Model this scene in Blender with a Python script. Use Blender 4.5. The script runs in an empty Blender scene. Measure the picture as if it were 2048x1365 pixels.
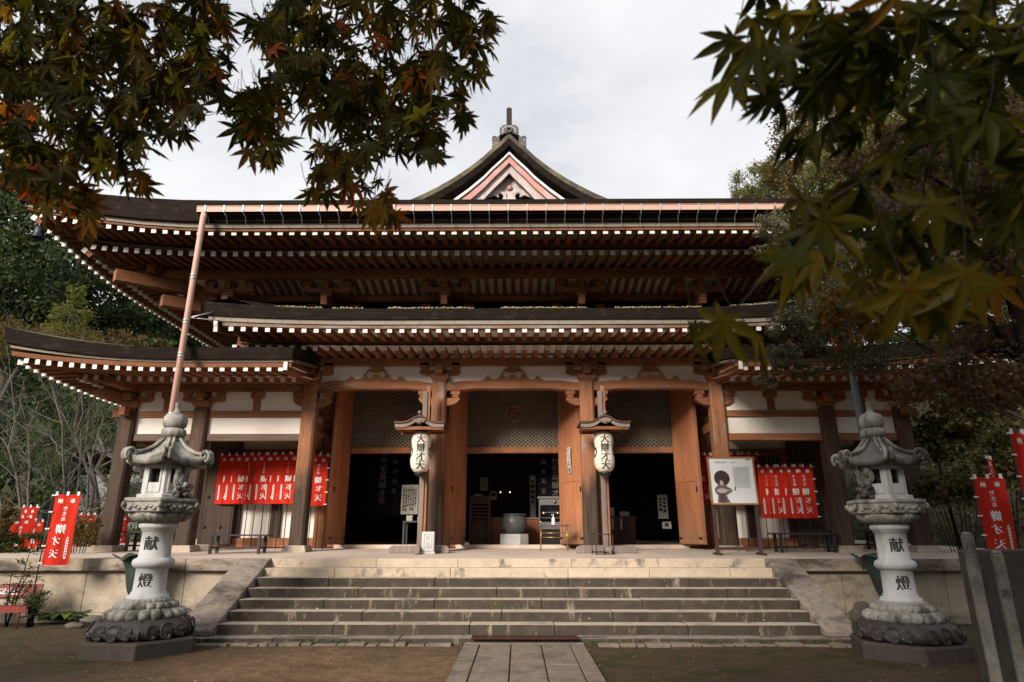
import bpy, math, random
import numpy as np
from mathutils import Vector, Matrix
R = math.radians
random.seed(7); RNG = np.random.default_rng(11)
scn = bpy.context.scene
col = scn.collection

# ------------------------------------------------------------------ camera
CAM_H = 1.57; PITCH = 17.0; YAW = 0.5
cd = bpy.data.cameras.new('camera'); cam = bpy.data.objects.new('camera', cd); col.objects.link(cam)
cam.location = (0, 0, CAM_H); cam.rotation_euler = (R(90 + PITCH), 0, R(YAW))
cd.sensor_width = 36; cd.lens = 1266 / 2048 * 36; cd.clip_start = 0.05; cd.clip_end = 2000
cd.dof.use_dof = True; cd.dof.focus_distance = 13.0; cd.dof.aperture_fstop = 7.1
scn.camera = cam

# ------------------------------------------------------------------ sky and sun
SUN_EL, SUN_AZ = 25.0, 211.0            # azimuth clockwise from +Y: behind the camera, to the left
w = bpy.data.worlds.new('World'); scn.world = w; w.use_nodes = True
nt = w.node_tree; nt.nodes.clear()
def wn(t): return nt.nodes.new(t)
sky = wn('ShaderNodeTexSky'); sky.sky_type = 'NISHITA'; sky.sun_disc = False
sky.sun_elevation = R(SUN_EL); sky.sun_rotation = R(SUN_AZ)
bg1 = wn('ShaderNodeBackground'); bg1.inputs[1].default_value = 0.10
bg2 = wn('ShaderNodeBackground'); bg2.inputs[1].default_value = 0.88
tc = wn('ShaderNodeTexCoord'); mp = wn('ShaderNodeMapping'); mp.inputs['Scale'].default_value = (1.6, 1.6, 3.2)
nz = wn('ShaderNodeTexNoise'); nz.inputs['Scale'].default_value = 1.7; nz.inputs['Detail'].default_value = 7; nz.inputs['Roughness'].default_value = 0.55
rp = wn('ShaderNodeValToRGB'); rp.color_ramp.elements[0].position = 0.34; rp.color_ramp.elements[0].color = (0.70, 0.72, 0.77, 1)
rp.color_ramp.elements[1].position = 0.62; rp.color_ramp.elements[1].color = (0.93, 0.93, 0.95, 1)
r2 = wn('ShaderNodeValToRGB'); r2.color_ramp.elements[0].position = 0.25; r2.color_ramp.elements[0].color = (0.80, 0.80, 0.80, 1)
r2.color_ramp.elements[1].position = 0.45; r2.color_ramp.elements[1].color = (0.97, 0.97, 0.97, 1)
mx = wn('ShaderNodeMixShader'); wo = wn('ShaderNodeOutputWorld')
L = nt.links.new
L(tc.outputs['Generated'], mp.inputs[0]); L(mp.outputs[0], nz.inputs['Vector']); L(nz.outputs['Fac'], rp.inputs[0]); L(nz.outputs['Fac'], r2.inputs[0])
L(rp.outputs[0], bg2.inputs[0]); L(sky.outputs[0], bg1.inputs[0]); L(r2.outputs[0], mx.inputs[0]); L(bg1.outputs[0], mx.inputs[1]); L(bg2.outputs[0], mx.inputs[2]); L(mx.outputs[0], wo.inputs[0])
sd = bpy.data.lights.new('sun', 'SUN'); sd.energy = 4.9; sd.angle = R(19); sd.color = (1.0, 0.90, 0.78)
so = bpy.data.objects.new('sun', sd); col.objects.link(so)
_az = R(SUN_AZ); _sd = Vector((math.sin(_az) * math.cos(R(SUN_EL)), math.cos(_az) * math.cos(R(SUN_EL)), math.sin(R(SUN_EL))))
so.rotation_euler = _sd.to_track_quat('Z', 'Y').to_euler()
scn.view_settings.view_transform = 'Standard'; scn.view_settings.look = 'None'; scn.view_settings.exposure = 0.28; scn.view_settings.gamma = 1.0
scn.cycles.use_denoising = True
scn.cycles.max_bounces = 6; scn.cycles.diffuse_bounces = 3; scn.cycles.glossy_bounces = 2; scn.cycles.transmission_bounces = 4; scn.cycles.transparent_max_bounces = 4
scn.cycles.caustics_reflective = False; scn.cycles.caustics_refractive = False

# ------------------------------------------------------------------ photograph pixel (2048 wide) -> world, at a known depth
_cp, _sp, _cy, _sy = math.cos(R(PITCH)), math.sin(R(PITCH)), math.cos(R(YAW)), math.sin(R(YAW))
def ray(px, py):
    a = (px - 1024) / 1266.; b = (682.5 - py) / 1266.
    d = _cp - b * _sp
    return Vector((a * _cy - d * _sy, a * _sy + d * _cy, b * _cp + _sp))
def at(px, py, Y):
    r = ray(px, py); return Vector((r.x * Y / r.y, Y, CAM_H + r.z * Y / r.y))
def atz(px, py, Z):
    r = ray(px, py); t = (Z - CAM_H) / r.z; return Vector((r.x * t, r.y * t, Z))

# ------------------------------------------------------------------ mesh builder
class MB:
    def __init__(self): self.v = []; self.f = []; self.m = []; self.s = []
    def add(self, vs, fs, mi=0, smooth=False):
        o = len(self.v); self.v += [tuple(p) for p in vs]
        for k, f in enumerate(fs):
            self.f.append(tuple(i + o for i in f)); self.m.append(mi[k] if isinstance(mi, (list, tuple)) else mi); self.s.append(smooth)
        return self
    def box(self, x0, x1, y0, y1, z0, z1, mi=0, taper=0.0, M=None):
        if x0 > x1: x0, x1 = x1, x0
        t = taper
        vs = [(x0, y0, z0), (x1, y0, z0), (x1, y1, z0), (x0, y1, z0), (x0 + t, y0 + t, z1), (x1 - t, y0 + t, z1), (x1 - t, y1 - t, z1), (x0 + t, y1 - t, z1)]
        if M is not None: vs = [M @ Vector(p) for p in vs]
        return self.add(vs, [(0, 3, 2, 1), (4, 5, 6, 7), (0, 1, 5, 4), (1, 2, 6, 5), (2, 3, 7, 6), (3, 0, 4, 7)], mi)
    def beam(self, p, q, w, h, mi=0, end=None, w2=None, h2=None):
        p = Vector(p); q = Vector(q); a = (q - p).normalized()
        up = Vector((0, 0, 1)) if abs(a.z) < 0.95 else Vector((0, 1, 0))
        s = a.cross(up).normalized(); u = s.cross(a).normalized()
        w2 = w if w2 is None else w2; h2 = h if h2 is None else h2
        vs = []
        for c, ww, hh in ((p, w, h), (q, w2, h2)):
            vs += [c - s * ww / 2 - u * hh / 2, c + s * ww / 2 - u * hh / 2, c + s * ww / 2 + u * hh / 2, c - s * ww / 2 + u * hh / 2]
        e = mi if end is None else end
        return self.add(vs, [(0, 1, 2, 3), (7, 6, 5, 4), (0, 4, 5, 1), (1, 5, 6, 2), (2, 6, 7, 3), (3, 7, 4, 0)], [e, mi, mi, mi, mi, mi])
    def tube(self, pts, rad, n=8, mi=0, caps=True, smooth=True):
        pts = [Vector(p) for p in pts]; k = len(pts)
        rad = [rad] * k if not hasattr(rad, '__len__') else rad
        vs, fs = [], []
        prev = None
        for i, p in enumerate(pts):
            a = (pts[min(i + 1, k - 1)] - pts[max(i - 1, 0)]).normalized()
            if prev is None:
                s = a.cross(Vector((0.3, 0.9, 0.2)))
                if s.length < 0.1: s = a.cross(Vector((1, 0, 0)))
            else: s = prev - a * prev.dot(a)
            s.normalize(); prev = s; u = a.cross(s)
            for j in range(n):
                t = 2 * math.pi * j / n
                vs.append(p + (s * math.cos(t) + u * math.sin(t)) * rad[i])
        for i in range(k - 1):
            for j in range(n):
                fs.append((i * n + j, i * n + (j + 1) % n, (i + 1) * n + (j + 1) % n, (i + 1) * n + j))
        self.add(vs, fs, mi, smooth)
        if caps:
            o = len(self.v) - k * n
            self.f.append(tuple(o + j for j in reversed(range(n)))); self.m.append(mi); self.s.append(False)
            self.f.append(tuple(o + (k - 1) * n + j for j in range(n))); self.m.append(mi); self.s.append(False)
        return self
    def lathe(self, prof, c=(0, 0, 0), n=24, mi=0, mod=None, smooth=True, rot=0.0, caps=True):
        vs, fs = [], []; k = len(prof)
        for i, (r, z) in enumerate(prof):
            for j in range(n):
                t = 2 * math.pi * j / n + rot
                rr = r * (mod(t, i) if mod else 1.0)
                vs.append((c[0] + rr * math.cos(t), c[1] + rr * math.sin(t), c[2] + z))
        for i in range(k - 1):
            for j in range(n):
                fs.append((i * n + j, i * n + (j + 1) % n, (i + 1) * n + (j + 1) % n, (i + 1) * n + j))
        self.add(vs, fs, mi, smooth)
        if caps:
            o = len(self.v) - k * n
            if prof[0][0] > 1e-4: self.f.append(tuple(o + j for j in reversed(range(n)))); self.m.append(mi); self.s.append(False)
            if prof[-1][0] > 1e-4: self.f.append(tuple(o + (k - 1) * n + j for j in range(n))); self.m.append(mi); self.s.append(False)
        return self
    def prism(self, poly, M, depth, mi=0):
        """2D outline in local x,z of M, extruded along local +y by depth"""
        n = len(poly); area = sum(poly[i][0] * poly[(i + 1) % n][1] - poly[(i + 1) % n][0] * poly[i][1] for i in range(n))
        if area < 0: poly = poly[::-1]
        vs = [M @ Vector((x, 0, z)) for x, z in poly] + [M @ Vector((x, depth, z)) for x, z in poly]
        fs = [tuple(range(n)), tuple(reversed(range(n, 2 * n)))]
        fs += [((i + 1) % n, i, n + i, n + (i + 1) % n) for i in range(n)]
        return self.add(vs, fs, mi)
    def grid(self, P, nu, nv, mi=0, smooth=True):
        vs = [P(i / nu, j / nv) for i in range(nu + 1) for j in range(nv + 1)]
        fs = [(i * (nv + 1) + j, (i + 1) * (nv + 1) + j, (i + 1) * (nv + 1) + j + 1, i * (nv + 1) + j + 1) for i in range(nu) for j in range(nv)]
        return self.add(vs, fs, mi, smooth)
    def ball(self, c, r, n=10, m=7, mi=0, noise=0.0, seed=0):
        rx, ry, rz = r if hasattr(r, '__len__') else (r, r, r)
        rr = random.Random(seed); vs = [(c[0], c[1], c[2] - rz)]; fs = []
        for i in range(1, m):
            ph = -math.pi / 2 + math.pi * i / m
            for j in range(n):
                t = 2 * math.pi * j / n; k = 1 + noise * (rr.random() - .5) * 2
                vs.append((c[0] + rx * k * math.cos(ph) * math.cos(t), c[1] + ry * k * math.cos(ph) * math.sin(t), c[2] + rz * k * math.sin(ph)))
        vs.append((c[0], c[1], c[2] + rz)); top = len(vs) - 1
        for j in range(n): fs.append((0, 1 + (j + 1) % n, 1 + j))
        for i in range(m - 2):
            for j in range(n):
                a = 1 + i * n + j; b = 1 + i * n + (j + 1) % n; fs.append((a, b, b + n, a + n))
        for j in range(n): fs.append((1 + (m - 2) * n + j, 1 + (m - 2) * n + (j + 1) % n, top))
        return self.add(vs, fs, mi, True)
    def build(self, name, mats, parent=None, bevel=0.0, loc=None, seg=1):
        me = bpy.data.meshes.new(name); me.from_pydata(self.v, [], self.f)
        if not isinstance(mats, (list, tuple)): mats = [mats]
        for m in mats: me.materials.append(m)
        me.polygons.foreach_set('material_index', self.m); me.polygons.foreach_set('use_smooth', self.s); me.update()
        o = bpy.data.objects.new(name, me); col.objects.link(o)
        if parent is not None: o.parent = parent
        if loc is not None: o.location = loc
        if bevel:
            b = o.modifiers.new('bevel', 'BEVEL'); b.width = bevel; b.segments = seg; b.limit_method = 'ANGLE'; b.angle_limit = R(35)
        return o

def tag(o, label=None, cat=None, group=None, kind=None):
    if label: o['label'] = label
    if cat: o['category'] = cat
    if group: o['group'] = group
    if kind: o['kind'] = kind
    return o
def thing(name, label, cat, loc=(0, 0, 0), rz=0.0, group=None):
    o = bpy.data.objects.new(name, None); o.empty_display_size = 0.1; col.objects.link(o)
    o.location = loc; o.rotation_euler = (0, 0, rz)
    return tag(o, label, cat, group)
def dup(root, loc, rz=0.0, label=None, group=None, scale=None):
    r = root.copy(); col.objects.link(r); r.location = loc; r.rotation_euler = (0, 0, rz)
    if scale is not None: r.scale = scale
    if label: r['label'] = label
    if group: r['group'] = group
    for ch in list(root.children):
        c = ch.copy(); col.objects.link(c); c.parent = r
        for g in list(ch.children):
            d = g.copy(); col.objects.link(d); d.parent = c
    return r

# ------------------------------------------------------------------ lettering
_glyph = {}
def glyph(ch, offset=0.0):
    k = (ch, offset)
    if k not in _glyph:
        c = bpy.data.curves.new('glyph', 'FONT'); c.body = ch; c.offset = offset; c.resolution_u = 3
        o = bpy.data.objects.new('glyph', c); col.objects.link(o)
        dg = bpy.context.evaluated_depsgraph_get(); dg.update()
        me = bpy.data.meshes.new_from_object(o.evaluated_get(dg))
        vs = np.array([v.co[:2] for v in me.vertices]) if len(me.vertices) else np.zeros((0, 2)); fs = [tuple(p.vertices) for p in me.polygons]
        bpy.data.objects.remove(o); bpy.data.curves.remove(c); bpy.data.meshes.remove(me)
        if len(vs):
            mn, mxx = vs.min(0), vs.max(0); vs = vs - (mn + mxx) / 2
        _glyph[k] = (vs, fs)
    return _glyph[k]
BOLD = ((0, 0), (.035, 0), (0, .03), (.035, .03), (-.02, .015))
def write(mb, items, fn, mi=0, mirror=False, offset=0.0, bold=False, out=None):
    """items: (char, cx, cy, size) in a flat frame; fn maps (x, y) to 3D"""
    for ch, cx, cy, s in items:
        vs, fs = glyph(ch, offset)
        if mirror: fs = [f[::-1] for f in fs]
        for k, (dx, dy) in enumerate(BOLD if bold else BOLD[:1]):
            mb.add([(lambda p: out(p, k) if out else p)(fn((-1 if mirror else 1) * (x + dx) * s + cx, (y + dy) * s + cy)) for x, y in vs], fs, mi)

# ------------------------------------------------------------------ materials
def newmat(name):
    m = bpy.data.materials.new(name); m.use_nodes = True; t = m.node_tree
    return m, t, t.nodes['Principled BSDF']
def N(t, k, **kw):
    n = t.nodes.new(k)
    for a, b in kw.items(): n.inputs[a].default_value = b
    return n
def ramp(t, fac, stops):
    r = t.nodes.new('ShaderNodeValToRGB'); e = r.color_ramp.elements
    while len(e) < len(stops): e.new(0.5)
    for x, (p, c) in zip(e, stops):
        x.position = p; x.color = (*c, 1) if len(c) == 3 else c
    t.links.new(fac, r.inputs[0]); return r.outputs[0]
def mixc(t, fac, a, b, mode='MIX'):
    m = t.nodes.new('ShaderNodeMix'); m.data_type = 'RGBA'; m.blend_type = mode
    if isinstance(fac, float): m.inputs[0].default_value = fac
    else: t.links.new(fac, m.inputs[0])
    for i, x in ((6, a), (7, b)):
        if isinstance(x, tuple): m.inputs[i].default_value = (*x, 1)
        else: t.links.new(x, m.inputs[i])
    return m.outputs[2]
def noise(t, scale, detail=5, rough=0.6, src='W', dist=0.0, sc=1.0):
    g = t.nodes.new('ShaderNodeNewGeometry') if src == 'W' else t.nodes.new('ShaderNodeTexCoord')
    out = g.outputs['Position'] if src == 'W' else g.outputs['Object']
    m = t.nodes.new('ShaderNodeMapping'); m.inputs['Scale'].default_value = scale
    t.links.new(out, m.inputs[0])
    n = N(t, 'ShaderNodeTexNoise', Scale=sc, Detail=detail, Roughness=rough, Distortion=dist); t.links.new(m.outputs[0], n.inputs['Vector'])
    return n.outputs['Fac']
def bump(t, bs, h, strength=0.3, dist=0.02):
    b = N(t, 'ShaderNodeBump', Strength=strength, Distance=dist); t.links.new(h, b.inputs['Height']); t.links.new(b.outputs[0], bs.inputs['Normal'])
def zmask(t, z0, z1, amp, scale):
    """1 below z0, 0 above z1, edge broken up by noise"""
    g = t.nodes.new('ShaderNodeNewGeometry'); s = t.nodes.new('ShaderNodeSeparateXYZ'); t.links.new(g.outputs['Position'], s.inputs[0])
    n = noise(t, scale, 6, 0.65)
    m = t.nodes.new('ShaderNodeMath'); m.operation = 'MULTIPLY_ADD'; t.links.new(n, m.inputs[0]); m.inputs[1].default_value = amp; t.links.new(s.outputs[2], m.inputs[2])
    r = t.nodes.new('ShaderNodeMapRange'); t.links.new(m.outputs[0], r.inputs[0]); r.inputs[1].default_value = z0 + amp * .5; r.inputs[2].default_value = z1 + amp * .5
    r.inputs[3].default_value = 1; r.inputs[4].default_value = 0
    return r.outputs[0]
def stone(name, c1, c2, c3, s1=3, s3=(1, 1, 1), t3=(0.5, 0.62), rough=0.85, b=0.25, speck=None, moss=None, mt=(0.55, 0.68), src='W'):
    m, t, bs = newmat(name)
    n1 = noise(t, (s1, s1, s1), 9, 0.7, src); c = ramp(t, n1, [(0.3, c1), (0.7, c2)])
    n3 = noise(t, s3, 8, 0.7, src); f = ramp(t, n3, [(t3[0], (0, 0, 0)), (t3[1], (1, 1, 1))]); c = mixc(t, f, c, c3)
    if moss: c = mixc(t, ramp(t, noise(t, (1.3, 1.7, 2.2), 8, 0.72, src), [(mt[0], (0, 0, 0)), (mt[1], (1, 1, 1))]), c, moss)
    if speck:
        n4 = noise(t, (17, 17, 17), 3, 0.6, src); c = mixc(t, ramp(t, n4, [(0.70, (0, 0, 0)), (0.74, (1, 1, 1))]), c, speck)
    t.links.new(c, bs.inputs['Base Color']); bs.inputs['Roughness'].default_value = rough
    nb = noise(t, (22, 22, 22), 6, 0.7, src); bump(t, bs, nb, b, 0.015); return m
def wood(name, c1, c2, axis='X', grey=None, gt=(0.60, 0.68), dark=None, rough=0.75, src='W', zdark=None):
    sc = {'X': (0.9, 16, 16), 'Y': (16, 0.9, 16), 'Z': (16, 16, 0.9)}[axis]
    s2 = {'X': (0.8, 3, 3), 'Y': (3, 0.8, 3), 'Z': (3, 3, 0.8)}[axis]
    m, t, bs = newmat(name)
    n1 = noise(t, sc, 6, 0.65, src, 0.4); c = ramp(t, n1, [(0.28, c1), (0.72, c2)])
    c = mixc(t, ramp(t, noise(t, tuple(x * .45 for x in s2), 4, 0.6, src), [(0.35, (0.55, 0.55, 0.55)), (0.6, (0, 0, 0))]), c, tuple(x * .62 for x in c1))
    crk = noise(t, tuple(x * 3.2 if x > 5 else x * .8 for x in sc), 2, 0.5, src)
    c = mixc(t, ramp(t, crk, [(0.27, (.75, .75, .75)), (0.34, (0, 0, 0))]), c, tuple(x * .35 for x in c1))
    n2 = noise(t, s2, 6, 0.7, src)
    if dark: c = mixc(t, ramp(t, n2, [(0.30, (1, 1, 1)), (0.46, (0, 0, 0))]), c, dark)
    if grey: c = mixc(t, ramp(t, noise(t, tuple(x * 1.3 + .1 for x in s2), 7, 0.72, src), [(gt[0], (0, 0, 0)), (gt[1], (1, 1, 1))]), c, grey)
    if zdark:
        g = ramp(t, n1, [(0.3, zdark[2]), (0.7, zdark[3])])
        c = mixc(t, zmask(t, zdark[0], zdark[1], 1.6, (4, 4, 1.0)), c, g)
    t.links.new(c, bs.inputs['Base Color']); bs.inputs['Roughness'].default_value = rough; bs.inputs['Specular IOR Level'].default_value = 0.25
    bump(t, bs, n1, 0.25, 0.008); return m
def plain(name, c, rough=0.6, metal=0.0, var=0.25, s=6, spec=0.4, emit=None, b=0.0):
    m, t, bs = newmat(name)
    c2 = tuple(x * (1 - var) for x in c)
    t.links.new(ramp(t, noise(t, (s, s, s), 6, 0.65), [(0.3, c2), (0.7, c)]), bs.inputs['Base Color'])
    bs.inputs['Roughness'].default_value = rough; bs.inputs['Metallic'].default_value = metal; bs.inputs['Specular IOR Level'].default_value = spec
    if b: bump(t, bs, noise(t, (s * 5, s * 5, s * 5), 5, 0.65), b, 0.01)
    if emit: bs.inputs['Emission Color'].default_value = (*emit[0], 1); bs.inputs['Emission Strength'].default_value = emit[1]
    return m
def leafmat(name, stops, trans=0.45, rough=0.45, tcol=1.6, spec=0.2):
    m, t, bs = newmat(name)
    a = t.nodes.new('ShaderNodeAttribute'); a.attribute_name = 'tint'
    c = ramp(t, a.outputs['Fac'], stops)
    n = noise(t, (30, 30, 30), 3, 0.6); c = mixc(t, 0.35, c, mixc(t, n, (0.25, 0.22, 0.15), (1.0, 1.0, 1.0)), 'MULTIPLY')
    t.links.new(c, bs.inputs['Base Color']); bs.inputs['Roughness'].default_value = rough; bs.inputs['Specular IOR Level'].default_value = spec
    tr = t.nodes.new('ShaderNodeBsdfTranslucent'); t.links.new(mixc(t, 1.0, c, (tcol, tcol, tcol * .6), 'MULTIPLY'), tr.inputs[0])
    mx = t.nodes.new('ShaderNodeMixShader'); mx.inputs[0].default_value = trans
    t.links.new(bs.outputs[0], mx.inputs[1]); t.links.new(tr.outputs[0], mx.inputs[2])
    t.links.new(mx.outputs[0], t.nodes['Material Output'].inputs[0]); return m

OR1, OR2 = (0.22, 0.088, 0.042), (0.42, 0.182, 0.090)
DK1, DK2 = (0.030, 0.019, 0.014), (0.088, 0.058, 0.043)
GREY = (0.27, 0.21, 0.175)
Wx = wood('vermilion_wood_x', OR1, OR2, 'X', GREY, (0.58, 0.68), dark=(0.17, 0.07, 0.035))
Wy = wood('vermilion_wood_y', (0.20, 0.078, 0.034), (0.33, 0.135, 0.062), 'Y', None)
Wz = wood('vermilion_wood_z', OR1, OR2, 'Z', GREY, (0.60, 0.70), dark=(0.17, 0.07, 0.035))
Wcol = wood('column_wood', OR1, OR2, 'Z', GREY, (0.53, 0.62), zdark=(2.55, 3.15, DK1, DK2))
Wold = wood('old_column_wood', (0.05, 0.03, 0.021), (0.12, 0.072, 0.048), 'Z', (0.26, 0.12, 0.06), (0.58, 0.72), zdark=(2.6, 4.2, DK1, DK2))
Wdkx = wood('weathered_beam', (0.11, 0.07, 0.052), (0.20, 0.14, 0.11), 'X', (0.33, 0.13, 0.06), (0.62, 0.72))
Wgrey = wood('grey_post_wood', (0.17, 0.13, 0.115), (0.31, 0.25, 0.22), 'Z', (0.40, 0.16, 0.07), (0.66, 0.74))
Wdoor = wood('door_wood', (0.34, 0.130, 0.060), (0.52, 0.215, 0.105), 'Z', (0.24, 0.155, 0.115), (0.62, 0.72), zdark=(1.6, 2.1, (0.20, 0.10, 0.06), (0.34, 0.17, 0.09)))
Wred = wood('soffit_rafter_wood', (0.17, 0.068, 0.034), (0.30, 0.128, 0.064), 'Y', None)
Wredx = wood('soffit_rafter_wood_side', (0.17, 0.068, 0.034), (0.30, 0.128, 0.064), 'X', None)
Wdark = wood('dark_old_wood', (0.035, 0.02, 0.014), (0.075, 0.045, 0.03), 'X', None)
ENDW = plain('white_rafter_paint', (0.83, 0.81, 0.77), 0.7, var=0.12, s=9)
PLAS = stone('white_plaster', (0.78, 0.71, 0.64), (0.84, 0.79, 0.73), (0.62, 0.50, 0.40), 2, (0.7, 1, 1.4), (0.58, 0.82), 0.9, 0.08)
BOARD = plain('soffit_board', (0.40, 0.32, 0.27), 0.85, var=0.3, s=3)
def bark():
    m, t, bs = newmat('cypress_bark_thatch')
    n1 = noise(t, (1.2, 1.2, 42), 5, 0.7); n2 = noise(t, (2.5, 2.5, 5), 8, 0.75)
    c = ramp(t, n1, [(0.3, (0.007, 0.005, 0.0042)), (0.7, (0.027, 0.018, 0.0145))])
    c = mixc(t, ramp(t, n2, [(0.52, (0, 0, 0)), (0.66, (1, 1, 1))]), c, (0.033, 0.026, 0.022))
    t.links.new(c, bs.inputs['Base Color']); bs.inputs['Roughness'].default_value = 0.92; bs.inputs['Specular IOR Level'].default_value = 0.12
    bump(t, bs, n1, 0.5, 0.02); return m
BARK = bark()
ROOFTOP = stone('mossy_bark_roof', (0.035, 0.03, 0.024), (0.075, 0.062, 0.048), (0.13, 0.115, 0.062), 3, (1.4, 1.4, 1.4), (0.46, 0.60), 0.95, 0.6)
def creamboard():
    m, t, bs = newmat('cream_eave_board')
    n1 = noise(t, (0.6, 0.6, 7), 6, 0.65); c = ramp(t, n1, [(0.3, (0.21, 0.185, 0.15)), (0.7, (0.33, 0.295, 0.245))])
    g = t.nodes.new('ShaderNodeNewGeometry'); mp = t.nodes.new('ShaderNodeMapping'); mp.inputs['Scale'].default_value = (2.6, 2.6, 0); t.links.new(g.outputs['Position'], mp.inputs[0])
    sx = t.nodes.new('ShaderNodeSeparateXYZ'); t.links.new(mp.outputs[0], sx.inputs[0])
    ad = t.nodes.new('ShaderNodeMath'); ad.operation = 'ADD'; t.links.new(sx.outputs[0], ad.inputs[0]); t.links.new(sx.outputs[1], ad.inputs[1])
    fr = t.nodes.new('ShaderNodeMath'); fr.operation = 'FRACT'; t.links.new(ad.outputs[0], fr.inputs[0])
    lt = t.nodes.new('ShaderNodeMath'); lt.operation = 'LESS_THAN'; t.links.new(fr.outputs[0], lt.inputs[0]); lt.inputs[1].default_value = 0.025
    c = mixc(t, lt.outputs[0], c, (0.10, 0.08, 0.06))
    t.links.new(c, bs.inputs['Base Color']); bs.inputs['Roughness'].default_value = 0.8; return m
CREAM = creamboard()
PINKM = plain('salmon_copper_paint', (0.60, 0.37, 0.29), 0.55, var=0.16, s=3)
STEEL = plain('galvanised_strap', (0.52, 0.52, 0.53), 0.45, 0.6, 0.2, 9)
BLACK = plain('black_metal', (0.018, 0.018, 0.02), 0.5, 0.0, 0.3, 9)
IRON = plain('dark_iron', (0.03, 0.025, 0.022), 0.6, 0.3, 0.4, 20)
BLUEP = plain('blue_grey_pipe', (0.17, 0.25, 0.28), 0.5, 0, 0.2, 3)
GRAN = stone('terrace_granite', (0.30, 0.245, 0.19), (0.44, 0.365, 0.285), (0.17, 0.125, 0.085), 5, (0.9, 0.9, 1.5), (0.60, 0.74), 0.85, 0.2, moss=(0.115, 0.085, 0.055), mt=(0.55, 0.70))
FLOOR = stone('terrace_floor', (0.50, 0.41, 0.335), (0.60, 0.50, 0.42), (0.40, 0.32, 0.26), 2.2, (0.8, 0.8, 1), (0.5, 0.7), 0.8, 0.06)
COPE = stone('coping_stone', (0.27, 0.22, 0.17), (0.42, 0.345, 0.265), (0.085, 0.068, 0.055), 4, (0.55, 0.8, 1.6), (0.46, 0.58), 0.88, 0.3)
TREAD = stone('step_tread_stone', (0.33, 0.27, 0.21), (0.50, 0.415, 0.325), (0.13, 0.105, 0.08), 6, (1.2, 1.6, 1), (0.52, 0.68), 0.88, 0.3)
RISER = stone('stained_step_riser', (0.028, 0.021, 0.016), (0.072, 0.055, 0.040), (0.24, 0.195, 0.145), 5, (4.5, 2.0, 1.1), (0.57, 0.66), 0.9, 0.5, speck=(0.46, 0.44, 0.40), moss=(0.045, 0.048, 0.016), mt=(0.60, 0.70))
RISEL = stone('pale_step_riser', (0.40, 0.32, 0.235), (0.56, 0.46, 0.35), (0.13, 0.105, 0.08), 5, (1.8, 1.5, 1.1), (0.55, 0.66), 0.88, 0.3)
SLAB = stone('stair_cheek_stone', (0.15, 0.12, 0.098), (0.32, 0.265, 0.22), (0.06, 0.048, 0.042), 9, (0.9, 1.6, 1.6), (0.48, 0.62), 0.88, 0.4, speck=(0.34, 0.31, 0.27))
PATH = stone('path_granite', (0.135, 0.105, 0.08), (0.225, 0.178, 0.138), (0.09, 0.073, 0.056), 8, (1.5, 1.5, 1.5), (0.5, 0.66), 0.85, 0.35, speck=(0.30, 0.26, 0.21))
LANT = stone('pale_lantern_stone', (0.45, 0.45, 0.45), (0.57, 0.57, 0.57), (0.29, 0.285, 0.27), 5, (3.2, 3.2, 1.0), (0.50, 0.70), 0.85, 0.3, src='O')
LANTM = stone('stained_lantern_stone', (0.23, 0.22, 0.195), (0.40, 0.385, 0.35), (0.075, 0.070, 0.055), 6, (2.2, 2.2, 1.3), (0.46, 0.60), 0.85, 0.4, speck=(0.60, 0.60, 0.56), src='O')
LANTD = stone('dark_lantern_stone', (0.024, 0.019, 0.018), (0.060, 0.048, 0.045), (0.26, 0.255, 0.25), 6, (2.6, 2.6, 2.6), (0.58, 0.68), 0.6, 0.4, speck=(0.36, 0.36, 0.35), src='O')
PLNTH = stone('lantern_plinth_stone', (0.036, 0.027, 0.024), (0.072, 0.054, 0.048), (0.05, 0.048, 0.024), 6, (1.6, 1.6, 1.6), (0.52, 0.68), 0.8, 0.3)
INK = plain('black_ink', (0.035, 0.032, 0.032), 0.7, var=0.1)
INKG = plain('faded_ink', (0.16, 0.15, 0.15), 0.8, var=0.2)
REDC = plain('red_banner_cloth', (0.52, 0.028, 0.014), 0.85, var=0.16, s=5, spec=0.1)
WHC = plain('white_banner_print', (0.80, 0.76, 0.74), 0.85, var=0.08, spec=0.1)
PAPER = plain('paper', (0.50, 0.47, 0.42), 0.9, var=0.1, spec=0.1)
WHITE = plain('white_panel', (0.82, 0.82, 0.83), 0.6, var=0.04)
LPAP = plain('lantern_paper', (0.74, 0.68, 0.58), 0.9, var=0.1, spec=0.1)
VERDI = stone('green_bronze', (0.018, 0.036, 0.030), (0.045, 0.085, 0.072), (0.025, 0.035, 0.03), 5, (3, 3, 1), (0.5, 0.65), 0.6, 0.2)
BRONZ = stone('grey_bronze', (0.075, 0.078, 0.08), (0.125, 0.13, 0.132), (0.16, 0.15, 0.135), 4, (3, 3, 3), (0.6, 0.7), 0.38, 0.05)
BRASS = plain('brass_tube', (0.42, 0.28, 0.09), 0.35, 0.8, 0.15)
TABLE = plain('brown_table_top', (0.10, 0.05, 0.03), 0.5)
INTER = plain('dark_interior_wood', (0.014, 0.009, 0.007), 0.8, var=0.4)  # one even near-black brown
INTOR = plain('interior_orange_wood', (0.28, 0.10, 0.045), 0.7, var=0.25)
ROCK = stone('garden_rock', (0.07, 0.06, 0.05), (0.16, 0.135, 0.11), (0.06, 0.07, 0.03), 5, (2, 2, 2), (0.5, 0.62), 0.9, 0.7)
BARKT = stone('tree_bark', (0.045, 0.035, 0.028), (0.10, 0.08, 0.065), (0.15, 0.14, 0.12), 9, (3, 3, 1), (0.55, 0.68), 0.95, 0.6)
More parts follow.
